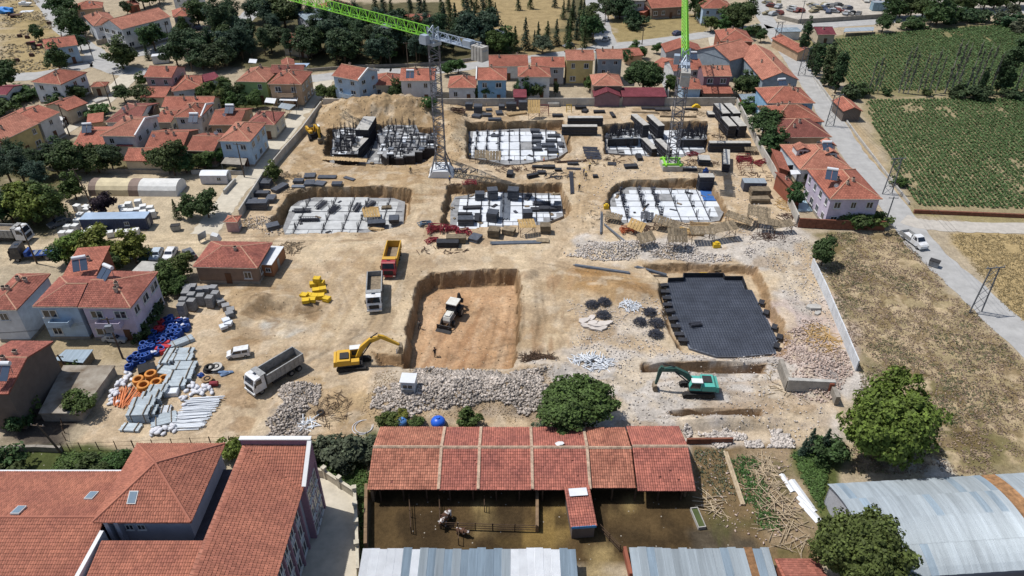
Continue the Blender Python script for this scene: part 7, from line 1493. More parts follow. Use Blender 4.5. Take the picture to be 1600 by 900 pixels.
# cattle -----------------------------------------------------------------------
def cow(px,py,rz,label,s=1.0):
 V=[(0,0,1.05),(.55,0,1.08),(.85,0,1.2),(1.1,0,1.25),(1.38,0,1.12),(-.55,0,1.08),(-.85,0,1.1),(-.98,0,.8),(-1.0,.03,.45)];Rr=[.42,.4,.26,.19,.13,.42,.25,.04,.05];E=[(0,1),(1,2),(2,3),(3,4),(0,5),(5,6),(6,7),(7,8)]
 for x,k in ((.55,1),(-.62,5)):
  for y in (-.24,.24):
   i=len(V);V += [(x,y,.78),(x+(.02 if k ==1 else-.1),y,.42),(x,y,.05)];Rr += [.15,.09,.08];E += [(k,i),(i,i+1),(i+1,i+2)]
 me=skin_body('body',V,E,Rr);me.materials.clear();me.materials.append(mat('cow_hide',S(96,68,52),.9,scale=1.1,col2=S(236,230,224),rng=(.55,.58)))
 for p in me.polygons:p.use_smooth=True
 e=empty('cow',G(px,py),R(rz),label,'cow');e.scale=(s,s,s);put('body',me,e)
 for y in (-.17,.17):MB().blob((1.12,y*1.3,1.36),.09,(.6,1.2,.5),.05).build('ear',me.materials[0],e);MB().cyl((1.1,y*.7,1.42),(1.13,y*1.1,1.58),.03,.01,5).build('horn',M_SACK,e)
cow(697,816,-115,'brown and white spotted cow standing at the pen rails',1.05);cow(722,836,-20,'spotted calf with pale face below the pen rails',.75)
# ================================================================== material yard, rubble and clutter
def coil_mesh(Rr,r,n,m,seed=0):
 q=random.Random(seed);mb=MB()
 for i in range(n):mb.torus((q.uniform(-.04,.04),q.uniform(-.04,.04),r+i*r*1.7),Rr*q.uniform(.93,1.05),r,14,5)
 return mb.mesh('pipe_coil',m,True)
CB=[coil_mesh(.42,.12,3,M_BLUEP,i) for i in range(3)];CR=coil_mesh(.4,.11,3,M_REDP,5);rq=random.Random(12)
CPOLY=[(262,500),(290,503),(296,512),(280,530),(262,548),(240,556),(222,572),(202,580),(203,566),(228,540),(245,515)]
spots=[]
while len(spots)<74:
 x,y=rq.uniform(200,298),rq.uniform(498,582)
 if inpoly(CPOLY,x,y) and all((x-a) **2+(1.3*(y-b)) **2>30 for a,b in spots):spots.append((x,y))
 elif rq.random()<.0006:break
for x,y in spots:
 red=(x<255 and y<520) or (x>270 and y<505) or rq.random()<.05
 for lv in range(2 if rq.random()<.45 else 1):
  tag(put('pipe_coil',CR if red else rq.choice(CB),None,G(x,y)+Vector((0,0,lv*.42)),(rq.uniform(-.25,.25),rq.uniform(-.25,.25),0)),'red pipe coil in the long heap beside the fence' if red else 'blue pipe coil in the long heap beside the fence','pipe coil','red pipe coils' if red else 'blue pipe coils')
CO=coil_mesh(.66,.2,3,M_ORANGEC,9)
for (x,y,s) in ((219,599,1.0),(238,591,1.05),(226,609,1.1),(247,604,1.05),(258,596,.85)):tag(put('pipe_coil',CO,None,G(x,y),(rq.uniform(-.1,.1),rq.uniform(-.1,.1),0),(s,s,s)),'thick orange corrugated pipe coil beside the orange pipes','pipe coil','orange pipe coils')
for (x,y) in ((252,540),(258,546),(263,540),(249,550),(256,553),(264,547)):tag(put('red_bundle',MB().box((0,0,.4),(.8,.7,.8)).box((0,0,.83),(.7,.6,.06)).mesh('red_bundle',M_REDP),None,G(x,y),(0,0,rq.uniform(-.4,.4))),'red wrapped bundle beside the blue coils','bundle','red bundles')
def pipe_block(px,py,w,d,h,rz,m,label,group=None,r=.11,lift=0.0):
 """rectangular bundle of pipes lying along x"""
 e=empty('pipe_bundle',G(px,py)+Vector((0,0,lift)),R(rz),label,'pipes',group);mb=MB();ny=max(2,int(d/(2*r)));nz=max(1,int(h/(2*r)));q=random.Random(int(px*3+py))
 for i in range(ny):
  for j in range(nz):
   if j<nz-1 and 0<i<ny-1:continue
   mb.cyl((-w/2+q.uniform(-.08,.08),-d/2+(i+.5)*d/ny,r+j*2*r),(w/2+q.uniform(-.08,.08),-d/2+(i+.5)*d/ny,r+j*2*r),r,r,6)
 tag(mb.build('pipe',m,e),kind='stuff')
 for x in (-w*.3,w*.3):MB().b(x-.04,x+.04,-d/2-.03,d/2+.03,0,h+.06).build('strap',M_TIMB,e)
 return e
for a in ((284,537,3.6,1.4,.7,38),(265,562,1.6,3.4,1.0,0),(288,552,3.2,1.3,.8,2),(286,564,3.2,1.6,.9,2),(262,580,3.6,2.0,.6,-12),(291,577,3.2,1.8,.9,2),(283,592,3.6,2.0,1.0,6),(275,604,3.2,1.7,1.0,4)):pipe_block(*a,M_PIPEG,'bundle of pale grey pipes in the double row beside the blue coils','pale pipe bundles')
for a in ((250,616,2.6,1.7,1.3,4),(240,627,2.8,1.8,1.4,6),(228,638,3.2,1.9,1.5,8),(222,654,2.8,1.8,1.7,4),(233,648,2.4,1.8,1.2,6)):pipe_block(*a,M_PIPEG,'tall stack of grey green pipes below the orange coils','tall pipe stacks',.1)
pipe_block(257,657,3.2,2.2,.5,22,M_PIPEG,'low slanting pipe bundle beside the white pipes');pipe_block(260,642,1.4,1.5,.5,10,M_PIPEW,'small white pipe bundle above the slanting one');pipe_block(206,670,2.6,1.4,.5,-4,M_PIPEG,'separate pipe bundle at the corner of the yard')
tag(MB().box((0,0,.35),(1.8,1.2,.7)).box((0,0,.72),(1.7,1.1,.05)).build('insulation_block',M_PIPEW,None,G(269,616),(0,0,.1)),'white insulation block beside the tall pipe stacks','block')
tag(MB().box((0,0,.45),(1.4,2.0,.9),.5).box((1.1,.4,.45),(.9,1.9,.9),.5).build('pipe_roll',M_BLK,None,G(226,582)),'black rolled drainage pipe between blue and orange coils','pipe roll')
e=empty('pipe_pile',G(203,622),0,'fan of orange pipes spread on the ground','pipes')
for i in range(46):
 t=i/45;a=rq.uniform(-.12,.12)+math.radians(55-40*t);L_=rq.uniform(3.2,4.2);x=-1.9+3.6*t+rq.uniform(-.2,.2);z=.07+rq.uniform(0,.32);y=rq.uniform(-.4,.4);d=Vector((math.cos(a+1.0),math.sin(a+1.0),0))*L_/2
 MB().cyl((x-d.x,y-d.y,z),(x+d.x,y+d.y,z+rq.uniform(-.05,.05)),.06,.06,6).build('pipe',M_ORANGE,e)
e=empty('pipe_pile',G(307,645),0,'wide pile of white pipes at the edge of the yard','pipes')
for i in range(70):
 t=i/69;L_=rq.uniform(3.6,5.0);y=-3.4+6.2*t;x=.9*(t-.5)+rq.uniform(-.3,.3);z=.08+rq.uniform(0,.35);a=rq.uniform(-.08,.08)+.12
 MB().cyl((x-L_/2*math.cos(a),y-L_/2*math.sin(a),z),(x+L_/2*math.cos(a),y+L_/2*math.sin(a),z),.085,.085,6).build('pipe',M_PIPEW,e)
SK=[MB().blob((0,0,.18),.42,(1.1,.7,.5),.18,8,5,rnd=random.Random(i)).mesh('sack',M_SACK,True) for i in range(3)]
def sacks(label,group,n,poly,seed):
 q=random.Random(seed);xs=[p[0] for p in poly];ys=[p[1] for p in poly];k=0
 while k<n:
  x,y=q.uniform(min(xs),max(xs)),q.uniform(min(ys),max(ys))
  if inpoly(poly,x,y):k += 1;tag(put('sack',q.choice(SK),None,G(x,y)+Vector((0,0,q.choice((0,0,.25)))),(q.uniform(-.2,.2),q.uniform(-.2,.2),q.uniform(0,6))),label,'sack',group)
sacks('white sack among the blue coils','sacks by the blue coils',22,[(268,498),(292,500),(284,520),(262,536),(262,528),(278,512)],1);sacks('white sack in the small heap beside the red bundles','sacks by the red bundles',9,[(233,545),(245,545),(246,558),(236,560)],2);sacks('white sack left of the orange coils','sacks left of the orange coils',22,[(200,582),(212,582),(205,600),(204,606),(178,608),(188,596)],3);sacks('white sack at the tips of the orange pipes','sacks at the orange pipes',16,[(172,612),(186,610),(186,632),(170,634)],4);sacks('white sack at the head of the white pipes','sacks at the white pipes',30,[(292,602),(325,600),(334,618),(330,624),(290,618)],5);sacks('white sack in the row left of the white pipes','sacks left of the white pipes',10,[(281,622),(293,622),(292,640),(282,640)],6);sacks('white sack at the foot of the yard','sacks at the yard foot',22,[(238,672),(272,666),(280,674),(250,682),(236,680)],7)
# reels, tyres
def reel(px,py,r,h,label,m):e=empty('cable_reel',G(px,py),0,label,'reel');MB().cyl((0,0,0),(0,0,.08),r,r,16).build('flange',m,e);MB().cyl((0,0,.08),(0,0,h),r*.5,r*.5,12).build('drum',M_TIMB,e);MB().cyl((0,0,h),(0,0,h+.08),r,r,16).build('flange',m,e);MB().torus((0,0,h+.1),r*.5,.09,14,5).build('cable',M_BLK,e)
reel(338,577,.95,.5,'flat wooden cable reel beside the dark tyres',M_CONC);tag(MB().torus((0,0,.2),.6,.2,16,6).torus((.2,.1,.55),.6,.2,16,6).build('tyre_stack',M_TYRE,None,G(326,579),smooth=True),'two black tyres lying beside the cable reel','tyres');reel(325,596,.8,.5,'pale reel beside the dark red barrel',M_PALLET);tag(MB().cyl((0,0,.4),(1.1,.1,.4),.38,.38,10).build('barrel',M_REDST,None,G(329,603)),'dark red barrel lying beside the pale reel','barrel')
tag(MB().blob((0,0,.2),.7,(1.2,.8,.5),.35).blob((.7,.3,.15),.5,(1,.8,.4),.3).build('plastic_sheet',mat('blue_grey_plastic',S(120,146,180),.5,var=.15),None,G(350,585)),'crumpled blue grey plastic beside the cable reel','plastic sheet');tag(MB().blob((0,0,.25),.5,(1,1,.7),.3).build('plastic_sheet',M_BLUEP,None,G(315,588)),'crumpled dark blue plastic near the pale reel','plastic sheet');tag(MB().torus((0,0,.16),.42,.17,16,6).build('tyre',M_TYRE,None,G(501,646),smooth=True),'black tyre lying by the weedy fence','tyre');tag(MB().torus((0,0,.12),.3,.12,14,6).build('tyre',M_TYRE,None,P(103,640,1.67),smooth=True),'small tyre lying on the stained slab roof','tyre')
# rubble ------------------------------------------------------------------------
def rocks(label,poly,n,smin,smax,m,seed,cat='rubble',name='rubble',pw=2.2):
 r=np.random.RandomState(seed);q=PX(poly);x0,x1=min(p.x for p in q),max(p.x for p in q);y0,y1=min(p.y for p in q),max(p.y for p in q);X=r.uniform(x0,x1,n*3);Y=r.uniform(y0,y1,n*3)
 k=np.where(sdf(q,X,Y)+2.2*vn.fbm(X,Y,4.0,4)>0)[0][:n];X,Y=X[k],Y[k];N=len(X);Z=terrain(X,Y);s=smin+(smax-smin)*r.rand(N) **pw
 bs=np.array([[-1,-1,-1],[1,-1,-1],[1,1,-1],[-1,1,-1],[-1,-1,1],[1,-1,1],[1,1,1],[-1,1,1]],float)
 v=bs[None]*r.uniform(.45,1,(N,8,3))*(np.array([1,.8,.6])*r.uniform(.6,1.2,(N,3)))[:,None]*s[:,None,None]*.6;a=r.uniform(0,6.28,N);b=r.uniform(-.7,.7,N);ca,sa,cb,sb=np.cos(a)[:,None],np.sin(a)[:,None],np.cos(b)[:,None],np.sin(b)[:,None]
 x,y,z=v[...,0],v[...,1],v[...,2];y,z=y*cb-z*sb,y*sb+z*cb;x,y=x*ca-y*sa,x*sa+y*ca;v=np.stack([x+X[:,None],y+Y[:,None],z+(Z+s*.18+r.rand(N)*s*.4)[:,None]],-1)
 f=np.array([(3,2,1,0),(4,5,6,7),(0,1,5,4),(1,2,6,5),(2,3,7,6),(3,0,4,7)]);F_=(f[None]+(np.arange(N)*8)[:,None,None]).reshape(-1,4);me=bpy.data.meshes.new(name);me.vertices.add(8*N);me.vertices.foreach_set('co',v.astype('f').ravel());me.loops.add(F_.size);me.loops.foreach_set('vertex_index',F_.ravel().astype('i'));me.polygons.add(len(F_));me.polygons.foreach_set('loop_start',np.arange(0,F_.size,4,dtype='i'));me.polygons.foreach_set('loop_total',np.full(len(F_),4,'i'));me.materials.append(m);me.update(calc_edges=True)
 return tag(put(name,me),label,cat,kind='stuff')
M_RUB=mat('rubble_stone',S(198,186,174),.95,var=.25,scale=.8,island=.4);M_RUBP=mat('pale_rubble',S(216,206,196),.95,var=.1,scale=.6,island=.24);M_RUBR=mat('reddish_rubble',S(206,184,170),.95,var=.12,scale=.6,island=.26);M_CLOD=mat('earth_clod',S(200,176,142),.95,var=.12,scale=.6,island=.2)
M_TIMBP=mat('bleached_timber',S(196,176,146),.9,var=.2,scale=2,island=.2);rocks('grey stone rubble heaped behind the barn',[(590,600),(640,590),(655,582),(850,580),(860,620),(830,655),(760,640),(740,655),(680,640),(640,660),(600,660)],19000,.05,.46,M_RUB,1,pw=3);rocks('fine gravel between the larger rubble',[(580,585),(860,575),(870,660),(590,668)],9000,.04,.16,M_CLOD,21,pw=1.5);rocks('stone rubble tongue beside the parked tipper truck',[(452,602),(490,600),(492,625),(478,690),(405,695),(430,640)],5200,.05,.4,M_RUB,2,pw=3)
rocks('white broken rubble spread below the table forms',[(880,398),(930,378),(1000,376),(1090,392),(1180,395),(1150,408),(1000,406),(930,408)],4200,.08,.4,M_RUBP,3);rocks('pale debris strip behind the brown wall',[(1050,668),(1235,662),(1235,700),(1050,690)],5200,.06,.42,M_RUBP,4,pw=2.5);rocks('reddish demolition debris beside the pale panel wall',[(1225,530),(1270,500),(1325,560),(1335,600),(1290,640),(1230,610),(1215,560)],3600,.06,.4,M_RUBR,5,pw=3)
rocks('loose pale stones on the ground before the table forms',[(1130,370),(1250,355),(1300,460),(1300,520),(1240,500),(1195,410)],1800,.06,.3,M_RUBP,6);rocks('stones scattered around the black wire balls',[(890,470),(1030,465),(1060,545),(1230,560),(1220,575),(1000,572),(890,545)],2000,.05,.28,M_RUBP,7);rocks('earth clods along the pit edges',[(620,440),(650,420),(815,415),(830,575),(600,590),(575,545),(620,540)],700,.05,.22,M_CLOD,8,pw=3)
rocks('clods and gravel scattered over the building site',[(507,165),(1150,160),(1245,345),(1272,405),(1335,580),(1300,690),(575,665),(200,690),(250,560),(300,445),(372,345)],5000,.04,.22,M_CLOD,9,pw=4);rocks('pale stones scattered over the right side of the site',[(830,560),(1340,560),(1300,700),(980,690)],2600,.05,.3,M_RUBP,10,pw=3);rocks('clods crumbled below the spoil heap',[(500,165),(730,165),(735,260),(500,262)],1500,.08,.35,M_CLOD,11)
rocks('stones between the back slabs',[(890,240),(1110,240),(1240,345),(900,345)],1500,.06,.3,M_RUBP,12,pw=3);rocks('stones scattered in the yard beside the barn',[(1085,705),(1235,705),(1285,860),(1100,850)],500,.06,.3,M_RUBR,13);rocks('crumbled bank stones at the left of the grey slab',[(376,345),(400,335),(440,335),(440,365),(380,368)],500,.08,.35,M_RUB,14)
# larger debris
def chunk(px,py,s,rz,label,m=M_CONC_D,group=None,name='broken_slab'):
 r=random.Random(int(px*5+py));n=6;poly=[(math.cos(2*math.pi*i/n)*s[0]/2*r.uniform(.8,1.15),math.sin(2*math.pi*i/n)*s[1]/2*r.uniform(.8,1.15)) for i in range(n)]
 tag(MB().prism(poly,0,s[2]).build(name,m,None,G(px,py),(r.uniform(-.2,.2),r.uniform(-.2,.2),R(rz))),label,'slab',group)
for a in ((912,502,(2.2,1.2,.3),20),(918,510,(2.6,1.0,.3),-10),(926,506,(2.0,1.2,.3),30),(934,510,(2.4,1.0,.3),5),(942,507,(2.2,1.1,.3),-15),(924,498,(2.0,1.2,.25),45),(950,505,(1.8,.8,.3),10),(929,514,(2.2,.8,.3),0),(941,514,(2.0,.8,.3),20)):chunk(*a,'broken concrete slab in the pile beside the black wire balls',M_RUBP,'broken slab pile')
chunk(1271,482,(2.6,1.8,.5),4,'thick concrete block lying against the pale panel wall',M_CONC);chunk(1277,490,(1.6,.8,.3),30,'small broken slab below the thick concrete block',M_CONC)
e=empty('foundation_ruin',G(1265,606),R(-4),'remains of a demolished concrete foundation in the rubble','ruin');MB().b(-3.2,3.2,-.3,.3,-.5,1.5).build('wall',M_CONC,e);MB().b(-3.4,-2.8,-.2,4.5,-.5,1.3).build('side_wall',M_CONC_D,e);MB().b(2.7,3.3,-2.6,.2,-.5,.9).build('side_wall',M_CONC_D,e);MB().b(2.4,3.0,-.5,-.31,-.2,1.3).build('brick_pier',wmat('brick'),e)
def ball(px,py,r,label,group):
 q=random.Random(int(px));mb=MB()
 for i in range(420):
  t,f=q.uniform(0,6.28),q.uniform(0,1.5);a=Vector((math.cos(t)*math.cos(f),math.sin(t)*math.cos(f),math.sin(f)*.6))*r*q.uniform(.75,1.02);b=a+Vector((q.uniform(-1,1),q.uniform(-1,1),q.uniform(-.4,.4)))*r*.35;mb.bar(a+Vector((0,0,.1)),b+Vector((0,0,.15)),.05)
 tag(mb.build('wire_ball',M_REBAR,None,G(px,py)),label,'wire',group)
for x,y,r in ((925,478,1.1),(944,474,1.15),(943,495,1.2),(1015,490,1.1),(1000,505,1.1),(1026,507,1.25),(1024,524,1.15)):ball(x,y,r,'tangled ball of dark rebar wire on the grey ground','rebar wire balls')
def heap(px,py,rx,ry,n,L_,r,m,label,cat,name,h=.6):
 q=random.Random(int(px*3+py));mb=MB()
 for i in range(n):
  t=q.uniform(0,6.28);d=q.random() **.6;c=Vector((math.cos(t)*d*rx,math.sin(t)*d*ry,.1+h*(1-d)*q.random()));a=q.uniform(0,3.14);v=Vector((math.cos(a),math.sin(a),q.uniform(-.12,.12)))*L_*q.uniform(.4,1)/2;mb.cyl(c-v,c+v,r,r,5)
 tag(mb.build(name,m,None,G(px,py)),label,cat)
heap(924,566,3.2,1.8,110,2.4,.07,M_PIPEW,'wide heap of thrown white pipes on the bare ground','pipes','pipe_heap',.8);heap(984,478,1.8,1.5,70,1.6,.06,M_PIPEW,'small heap of thrown white pipes above the wire balls','pipes','pipe_heap',.6);heap(842,560,2.6,1.0,90,2.6,.045,M_TIMBD,'heap of dry brown branches at the pit corner','branches','branch_pile',.5);heap(520,640,2.6,3.4,90,2.0,.03,M_TIMBD,'dry brushwood scattered by the weedy fence','branches','branch_pile',.3);heap(455,388,2.6,2.2,70,1.8,.05,M_TIMB,'scrap timber and rags behind the brown site container','scrap','scrap_heap',.4)
heap(475,662,1.8,1.3,26,3.0,.07,M_PIPEW,'white painted frame pieces thrown beside the rubble tongue','frames','frame_heap',.3);heap(1212,790,2.6,7.0,105,3.6,.05,M_TIMBP,'long strewn pile of old roof timbers beside the barn yard','timber','timber_pile',.5);heap(1195,735,1.6,3.0,60,2.4,.045,M_TIMBP,'old battens strewn between weeds','timber','timber_pile',.3);heap(1285,530,2.8,3.6,90,2.4,.05,M_PLYO,'splintered wood on the demolition debris','timber','timber_pile',.4);heap(1230,320,2.6,3.2,60,2.0,.05,M_PLYO,'splintered boards along the house side wall','timber','timber_pile',.3);heap(1112,785,1.6,2.4,22,3.0,.06,M_TIMBP,'loose poles beside the barn corner','timber','timber_pile',.3);heap(1000,344+14,2.5,1.2,40,2.0,.05,M_RUSTBAR,'tangle of props below the table forms','props','prop_heap',.5);heap(1050,352,8,1.2,70,2.6,.045,M_RUSTBAR,'props thrown along the slab edge','props','prop_heap',.5);heap(1200,372,3.5,1.5,50,2.6,.05,M_RUSTBAR,'rusty props under the last table forms','props','prop_heap',.6);heap(1090,255,5,2.0,50,2.2,.05,M_RUSTBAR,'rusty bars strewn right of the green crane base','props','prop_heap',.4);heap(445,275,3.5,1.5,40,2.4,.05,M_TIMB,'old boards under the tree by the street wall','timber','timber_pile',.3);heap(1055,178,12,2.0,60,3.0,.05,M_TIMB,'boards strewn along the back wall','timber','timber_pile',.2);heap(720,268,4,1.4,30,1.6,.1,M_REBAR,'dark gravelly scrap heap beside the white crane base','scrap','scrap_heap',.7);heap(1235,345,2.2,3.0,40,1.8,.06,M_RUSTBAR,'scrap bars at the end of the house side wall','scrap','scrap_heap',.3)
for i,(x,y,rx,ry,n,L_,r,m,lb) in enumerate(((810,266,7,2.5,46,2.0,.06,M_RUSTBAR,'rusty bars and battens strewn below the back slab'),(950,250,5,3.5,40,1.8,.06,M_TIMBD,'dark battens strewn left of the green crane base'),(660,270,5,2,24,1.6,.05,M_TIMB,'boards strewn before the deep pit'),(1190,275,5,3,40,2.0,.06,M_RUSTBAR,'rusty props strewn before the grey site hut'),(870,276,4,2,34,1.8,.07,M_FILMD,'black offcuts strewn beside the worker path'),(930,345,3,4,16,1.2,.06,M_TIMB,'short boards dropped on the dirt path'),(800,176,10,1.2,44,1.8,.06,M_TIMBP,'pale battens strewn along the back wall'),(1130,215,3,3,26,1.8,.06,M_TIMBD,'dark battens strewn around the four shaft forms'),(455,300,4,1.5,24,1.8,.05,M_TIMB,'boards strewn on the bank above the grey slab'),(690,392,5,1.5,26,1.6,.06,M_RUSTBAR,'bars strewn at the dirt crossing'),(1230,600,4,5,50,1.8,.05,M_TIMBP,'splintered battens around the demolished foundation'),(390,350,3,2,24,1.6,.05,M_TIMB,'boards strewn beside the guard hut'),(720,290,6,1,30,1.6,.05,M_RUSTBAR,'bars strewn on the rim of the middle pit'),(1005,395,6,1.5,30,1.6,.05,M_TIMB,'sticks strewn over the white rubble'))):heap(x,y,rx,ry,n,L_,r,m,lb,'debris','site_debris',.15)
bundle('long concrete beam lying in the barn yard',(1133,706),(1162,794),2,.17,M_TIMBP,.6,cat='beam',name='beam',layers=1)
for (x,y,w,d,rz) in ((1230,755,.7,2.8,12),(1252,772,.9,4.4,14),(1266,800,1.0,3.0,22),(1260,788,.8,2.6,30)):tag(MB().add([(-w/2,-d/2,.05),(0,-d/2,.22),(w/2,-d/2,.05),(-w/2,d/2,.05),(0,d/2,.2),(w/2,d/2,.05)],[(0,1,4,3),(1,2,5,4)]).build('roofing_sheet',M_GALVW,None,G(x,y),(0,0,R(rz))),'bent white roofing sheet on the path to the leafy tree','sheet','bent roofing sheets')
# water drums, cabin
def dome(px,py,r,label):mb=MB();mb.blob((0,0,.6),r,(1,1,.75),.02,14,7);o=mb.build('water_tank',M_BLUET,None,G(px,py),smooth=True);tag(o,label,'tank');MB().cyl((0,0,.6+r*.7),(0,0,.7+r*.75),.25,.25,10).build('lid',M_BLUET,o)
M_BLUET=mat('bright_blue_plastic',S(50,110,226),.35,var=.08);dome(685,664,1.0,'bright blue round water tank behind the barn');M_BLUET=mat('faded_blue_plastic',S(90,140,200),.5,var=.12);dome(629,664,.75,'faded blue water drum among the weeds behind the barn')
e=empty('cabin',G(640,610),R(-4),'small white cabin standing at the rubble edge','cabin');MB().b(-.95,.95,-.9,.9,.1,2.0).build('body',M_GALVW,e);MB().b(-1.05,1.05,-1,1,2.003,2.12).build('roof',M_GALVW,e);window(e,0,-.9,1.3,1.5,.7);MB().b(-.8,.8,-.96,-.9,.2,.8).build('panel',M_STEEL,e);MB().b(-.8,-.6,-.8,.8,0,.1).b(.6,.8,-.8,.8,0,.1).build('skid',M_CHAS,e)
tag(MB().torus((0,0,.05),1.3,.05,30,5).torus((.25,.1,.1),1.2,.05,30,5).build('hose_loop',M_SACK,None,G(566,668)),'pale hose coiled in a wide loop by the fence','hose')
# black mesh mat ------------------------------------------------------------------
MATP=[(1043,441),(1067,440),(1067,433),(1129,433),(1132,438),(1159,438),(1164,452),(1175,453),(1184,471),(1207,516),(1216,532),(1209,537),(1213,552),(1160,557),(1120,557),(1077,544),(1067,521),(1051,495),(1040,462)]
zm=-1.2;q=PX(MATP,zm);c=sum(q,Vector())/len(q);e=empty('rebar_mat',(c.x,c.y,zm),0,'dark reinforcing mesh mat laid out over the whole pit floor','rebar mat');W=[(p.x-c.x,p.y-c.y) for p in q]
M_MEMB=mat('dark_membrane',S(118,124,136),.7,var=.22,scale=.25);M_MESH=mat('mesh_bar',S(74,80,94),.5,.3,var=.15,scale=.5);MB().prism(W,-.5,0).build('membrane',M_MEMB,e)
mb=MB();x0,x1=min(p[0] for p in W),max(p[0] for p in W);y0,y1=min(p[1] for p in W),max(p[1] for p in W)
for ax in (0,1):
 lo,hi=(x0,x1) if ax ==0 else (y0,y1);t=lo+.2
 while t<hi:
  ss=np.linspace(y0 if ax ==0 else x0,y1 if ax ==0 else x1,120);ok=[s for s in ss if (inpoly(W,t,s) if ax ==0 else inpoly(W,s,t))]
  if len(ok)>4:a,b=ok[0]+.1,ok[-1]-.1;(mb.b(t-.045,t+.045,a,b,.08,.13) if ax ==0 else mb.b(a,b,t-.045,t+.045,.14,.19))
  t += .42
tag(mb.build('rebar_mesh',M_MESH,e),kind='stuff')
up=MB()
for i in (0,1,2,3,4,5):a=Vector((*W[i],0));b=Vector((*W[i+1],0));up.bar(a+Vector((0,0,.45)),b+Vector((0,0,.45)),.12,.9)
up.build('edge_form',M_FILMD,e)
for i,(x,y) in enumerate(((1040,448),(1042,458),(1044,468),(1046,478),(1050,488),(1054,500),(1058,512),(1064,524),(1070,534))):tag(put('edge_form',stack_mesh(1.5,.9,.35,M_FILMD,i),None,P(x-3,y,-1.1),(0,0,R(random.uniform(-12,12)))),'small black edge form along the side of the mesh mat','edge form','edge forms of the mesh mat')
for i,(x,y) in enumerate(((1188,474),(1196,490),(1208,512),(1216,528),(1212,542))):tag(put('edge_form',stack_mesh(.9,1.3,.3,M_FILMD,i+20),None,P(x+1,y,-1.15),(0,0,R(-26))),'dark stepped edge form along the earth bank side of the mat','edge form','stepped edge forms')
cage(1087,508,1.9,.9,.4,10,'small rebar bundle lying in the middle of the mesh mat',None,zm+.2)
bundle('two upright grey posts behind the mesh mat',(1116,424),(1127,423),2,.08,M_TIMB,.2,cat='posts',name='post_pair')
# utility poles ---------------------------------------------------------------------
M_POLE=mat('pole_wood',S(112,96,82),.9,var=.2,scale=3);M_POLEG=mat('pole_steel',S(120,124,130),.6,.3,var=.1);TOPS=[]
def pole(px,py,h,label,steel=False,lean=0.0,arms=1,box=False):
 g=G(px,py);e=empty('utility_pole',g,R(random.uniform(-20,20)),label,'utility pole');m=M_POLEG if steel else M_POLE;t=Vector((lean*h,0,h));MB().cyl((0,0,-.3),t,.16,.1,7).build('post',m,e);ib=MB()
 for k in range(arms):MB().bar(t+Vector((-.9,0,-.3-.5*k)),t+Vector((.9,0,-.3-.5*k)),.1).build('crossarm',m,e);[ib.cyl(t+Vector((x,0,-.25-.5*k)),t+Vector((x,0,-.05-.5*k)),.05,.04,5) for x in (-.8,0,.8)]
 ib.build('insulator',M_CONC,e)
 if box:MB().box(t+Vector((0,-.45,-1.6)),(.9,.7,1.1)).build('transformer',M_STEEL,e)
 TOPS.append(g+t);return g+t
pA=pole(192,560,7.6,'utility pole with transformer before the double house',box=True);pB=pole(143,318,8,'leaning utility pole beside the plum coloured tree',lean=-.12);pC=pole(382,277,8,'utility pole at the corner of the concrete street');pole(58,412,8,'utility pole beside the black tractor truck');pD=pole(1380,358,7,'utility pole at the end of the brick garden wall',True);pole(434,214,7.5,'utility pole before the light blue house');pole(466,170,7,'utility pole beside the tan apartment house');pole(109,212,8,'utility pole beside the white street van');pole(174,168,6,'utility pole opposite the kiosk');pole(186,146,6,'utility pole at the top of the concrete street');pole(146,93,8.5,'utility pole beside the blue house lane');pole(638,108,8,'utility pole before the park wall');pole(470,98,7,'utility pole behind the metal canopy');pole(1003,70,6,'utility pole at the dry plot edge');pole(945,40,7,'utility pole along the park road');pole(1250,37,8,'utility pole at the scrapyard corner',True);pole(268,76,8,'utility pole before the balcony block terrace');pole(108,580,3.0,'short dark post leaning at the metal hut',lean=-.25);pole(97,708,5.0,'leaning dark pole at the retaining wall',lean=-.3,arms=1);pole(301,112,7,'utility pole beside the clump of dark trees');pole(918,128,7,'utility pole before the yellow house')
def hpole(px,py,h,label,w=1.8):
 g=G(px,py);e=empty('lattice_pole',g,R(8),label,'utility pole')
 for x in (-w/2,w/2):MB().bar((x*1.2,0,-.2),(x*.8,0,h),.16).build('leg',M_POLEG,e)
 bb=MB();n=5
 for i in range(n):z0,z1=h*i/n,h*(i+1)/n;bb.bar((-w/2,0,z0),(w/2,0,z1),.06).bar((w/2,0,z0),(-w/2,0,z1),.06)
 bb.build('bracing',M_POLEG,e);MB().bar((-w*.9,0,h),(w*.9,0,h),.14).build('crossarm',M_POLEG,e);ib=MB();[ib.cyl((x,0,h+.05),(x,0,h+.4),.06,.05,5) for x in (-w*.8,0,w*.8)];ib.build('insulator',M_CONC,e);TOPS.append(g+Vector((0,0,h)));return g+Vector((0,0,h))
h1=hpole(1524,488,8.6,'grey lattice pole between the dry lot and the stubble field');h2=hpole(1386,303,8,'grey lattice pole at the crop field corner');h3=hpole(1296,197,8,'grey lattice pole beside the dark field hut');h4=hpole(1252,118,8,'grey lattice pole beside the long grey hall');h5=hpole(1212,74,8,'grey lattice pole at the junction before the brick house')
M_WIRE=mat('wire',S(70,70,72),.6,var=.05)
def wire(a,b,label,sag=1.0):
 mb=MB();n=10
 for off in (-.8,0,.8):
  pts=[a.lerp(b,i/n)+Vector((off,0,-.1-sag*4*(i/n)*(1-i/n))) for i in range(n+1)];mb.tube(pts,.018,3)
 tag(mb.build('power_line',M_WIRE),label,'power line')
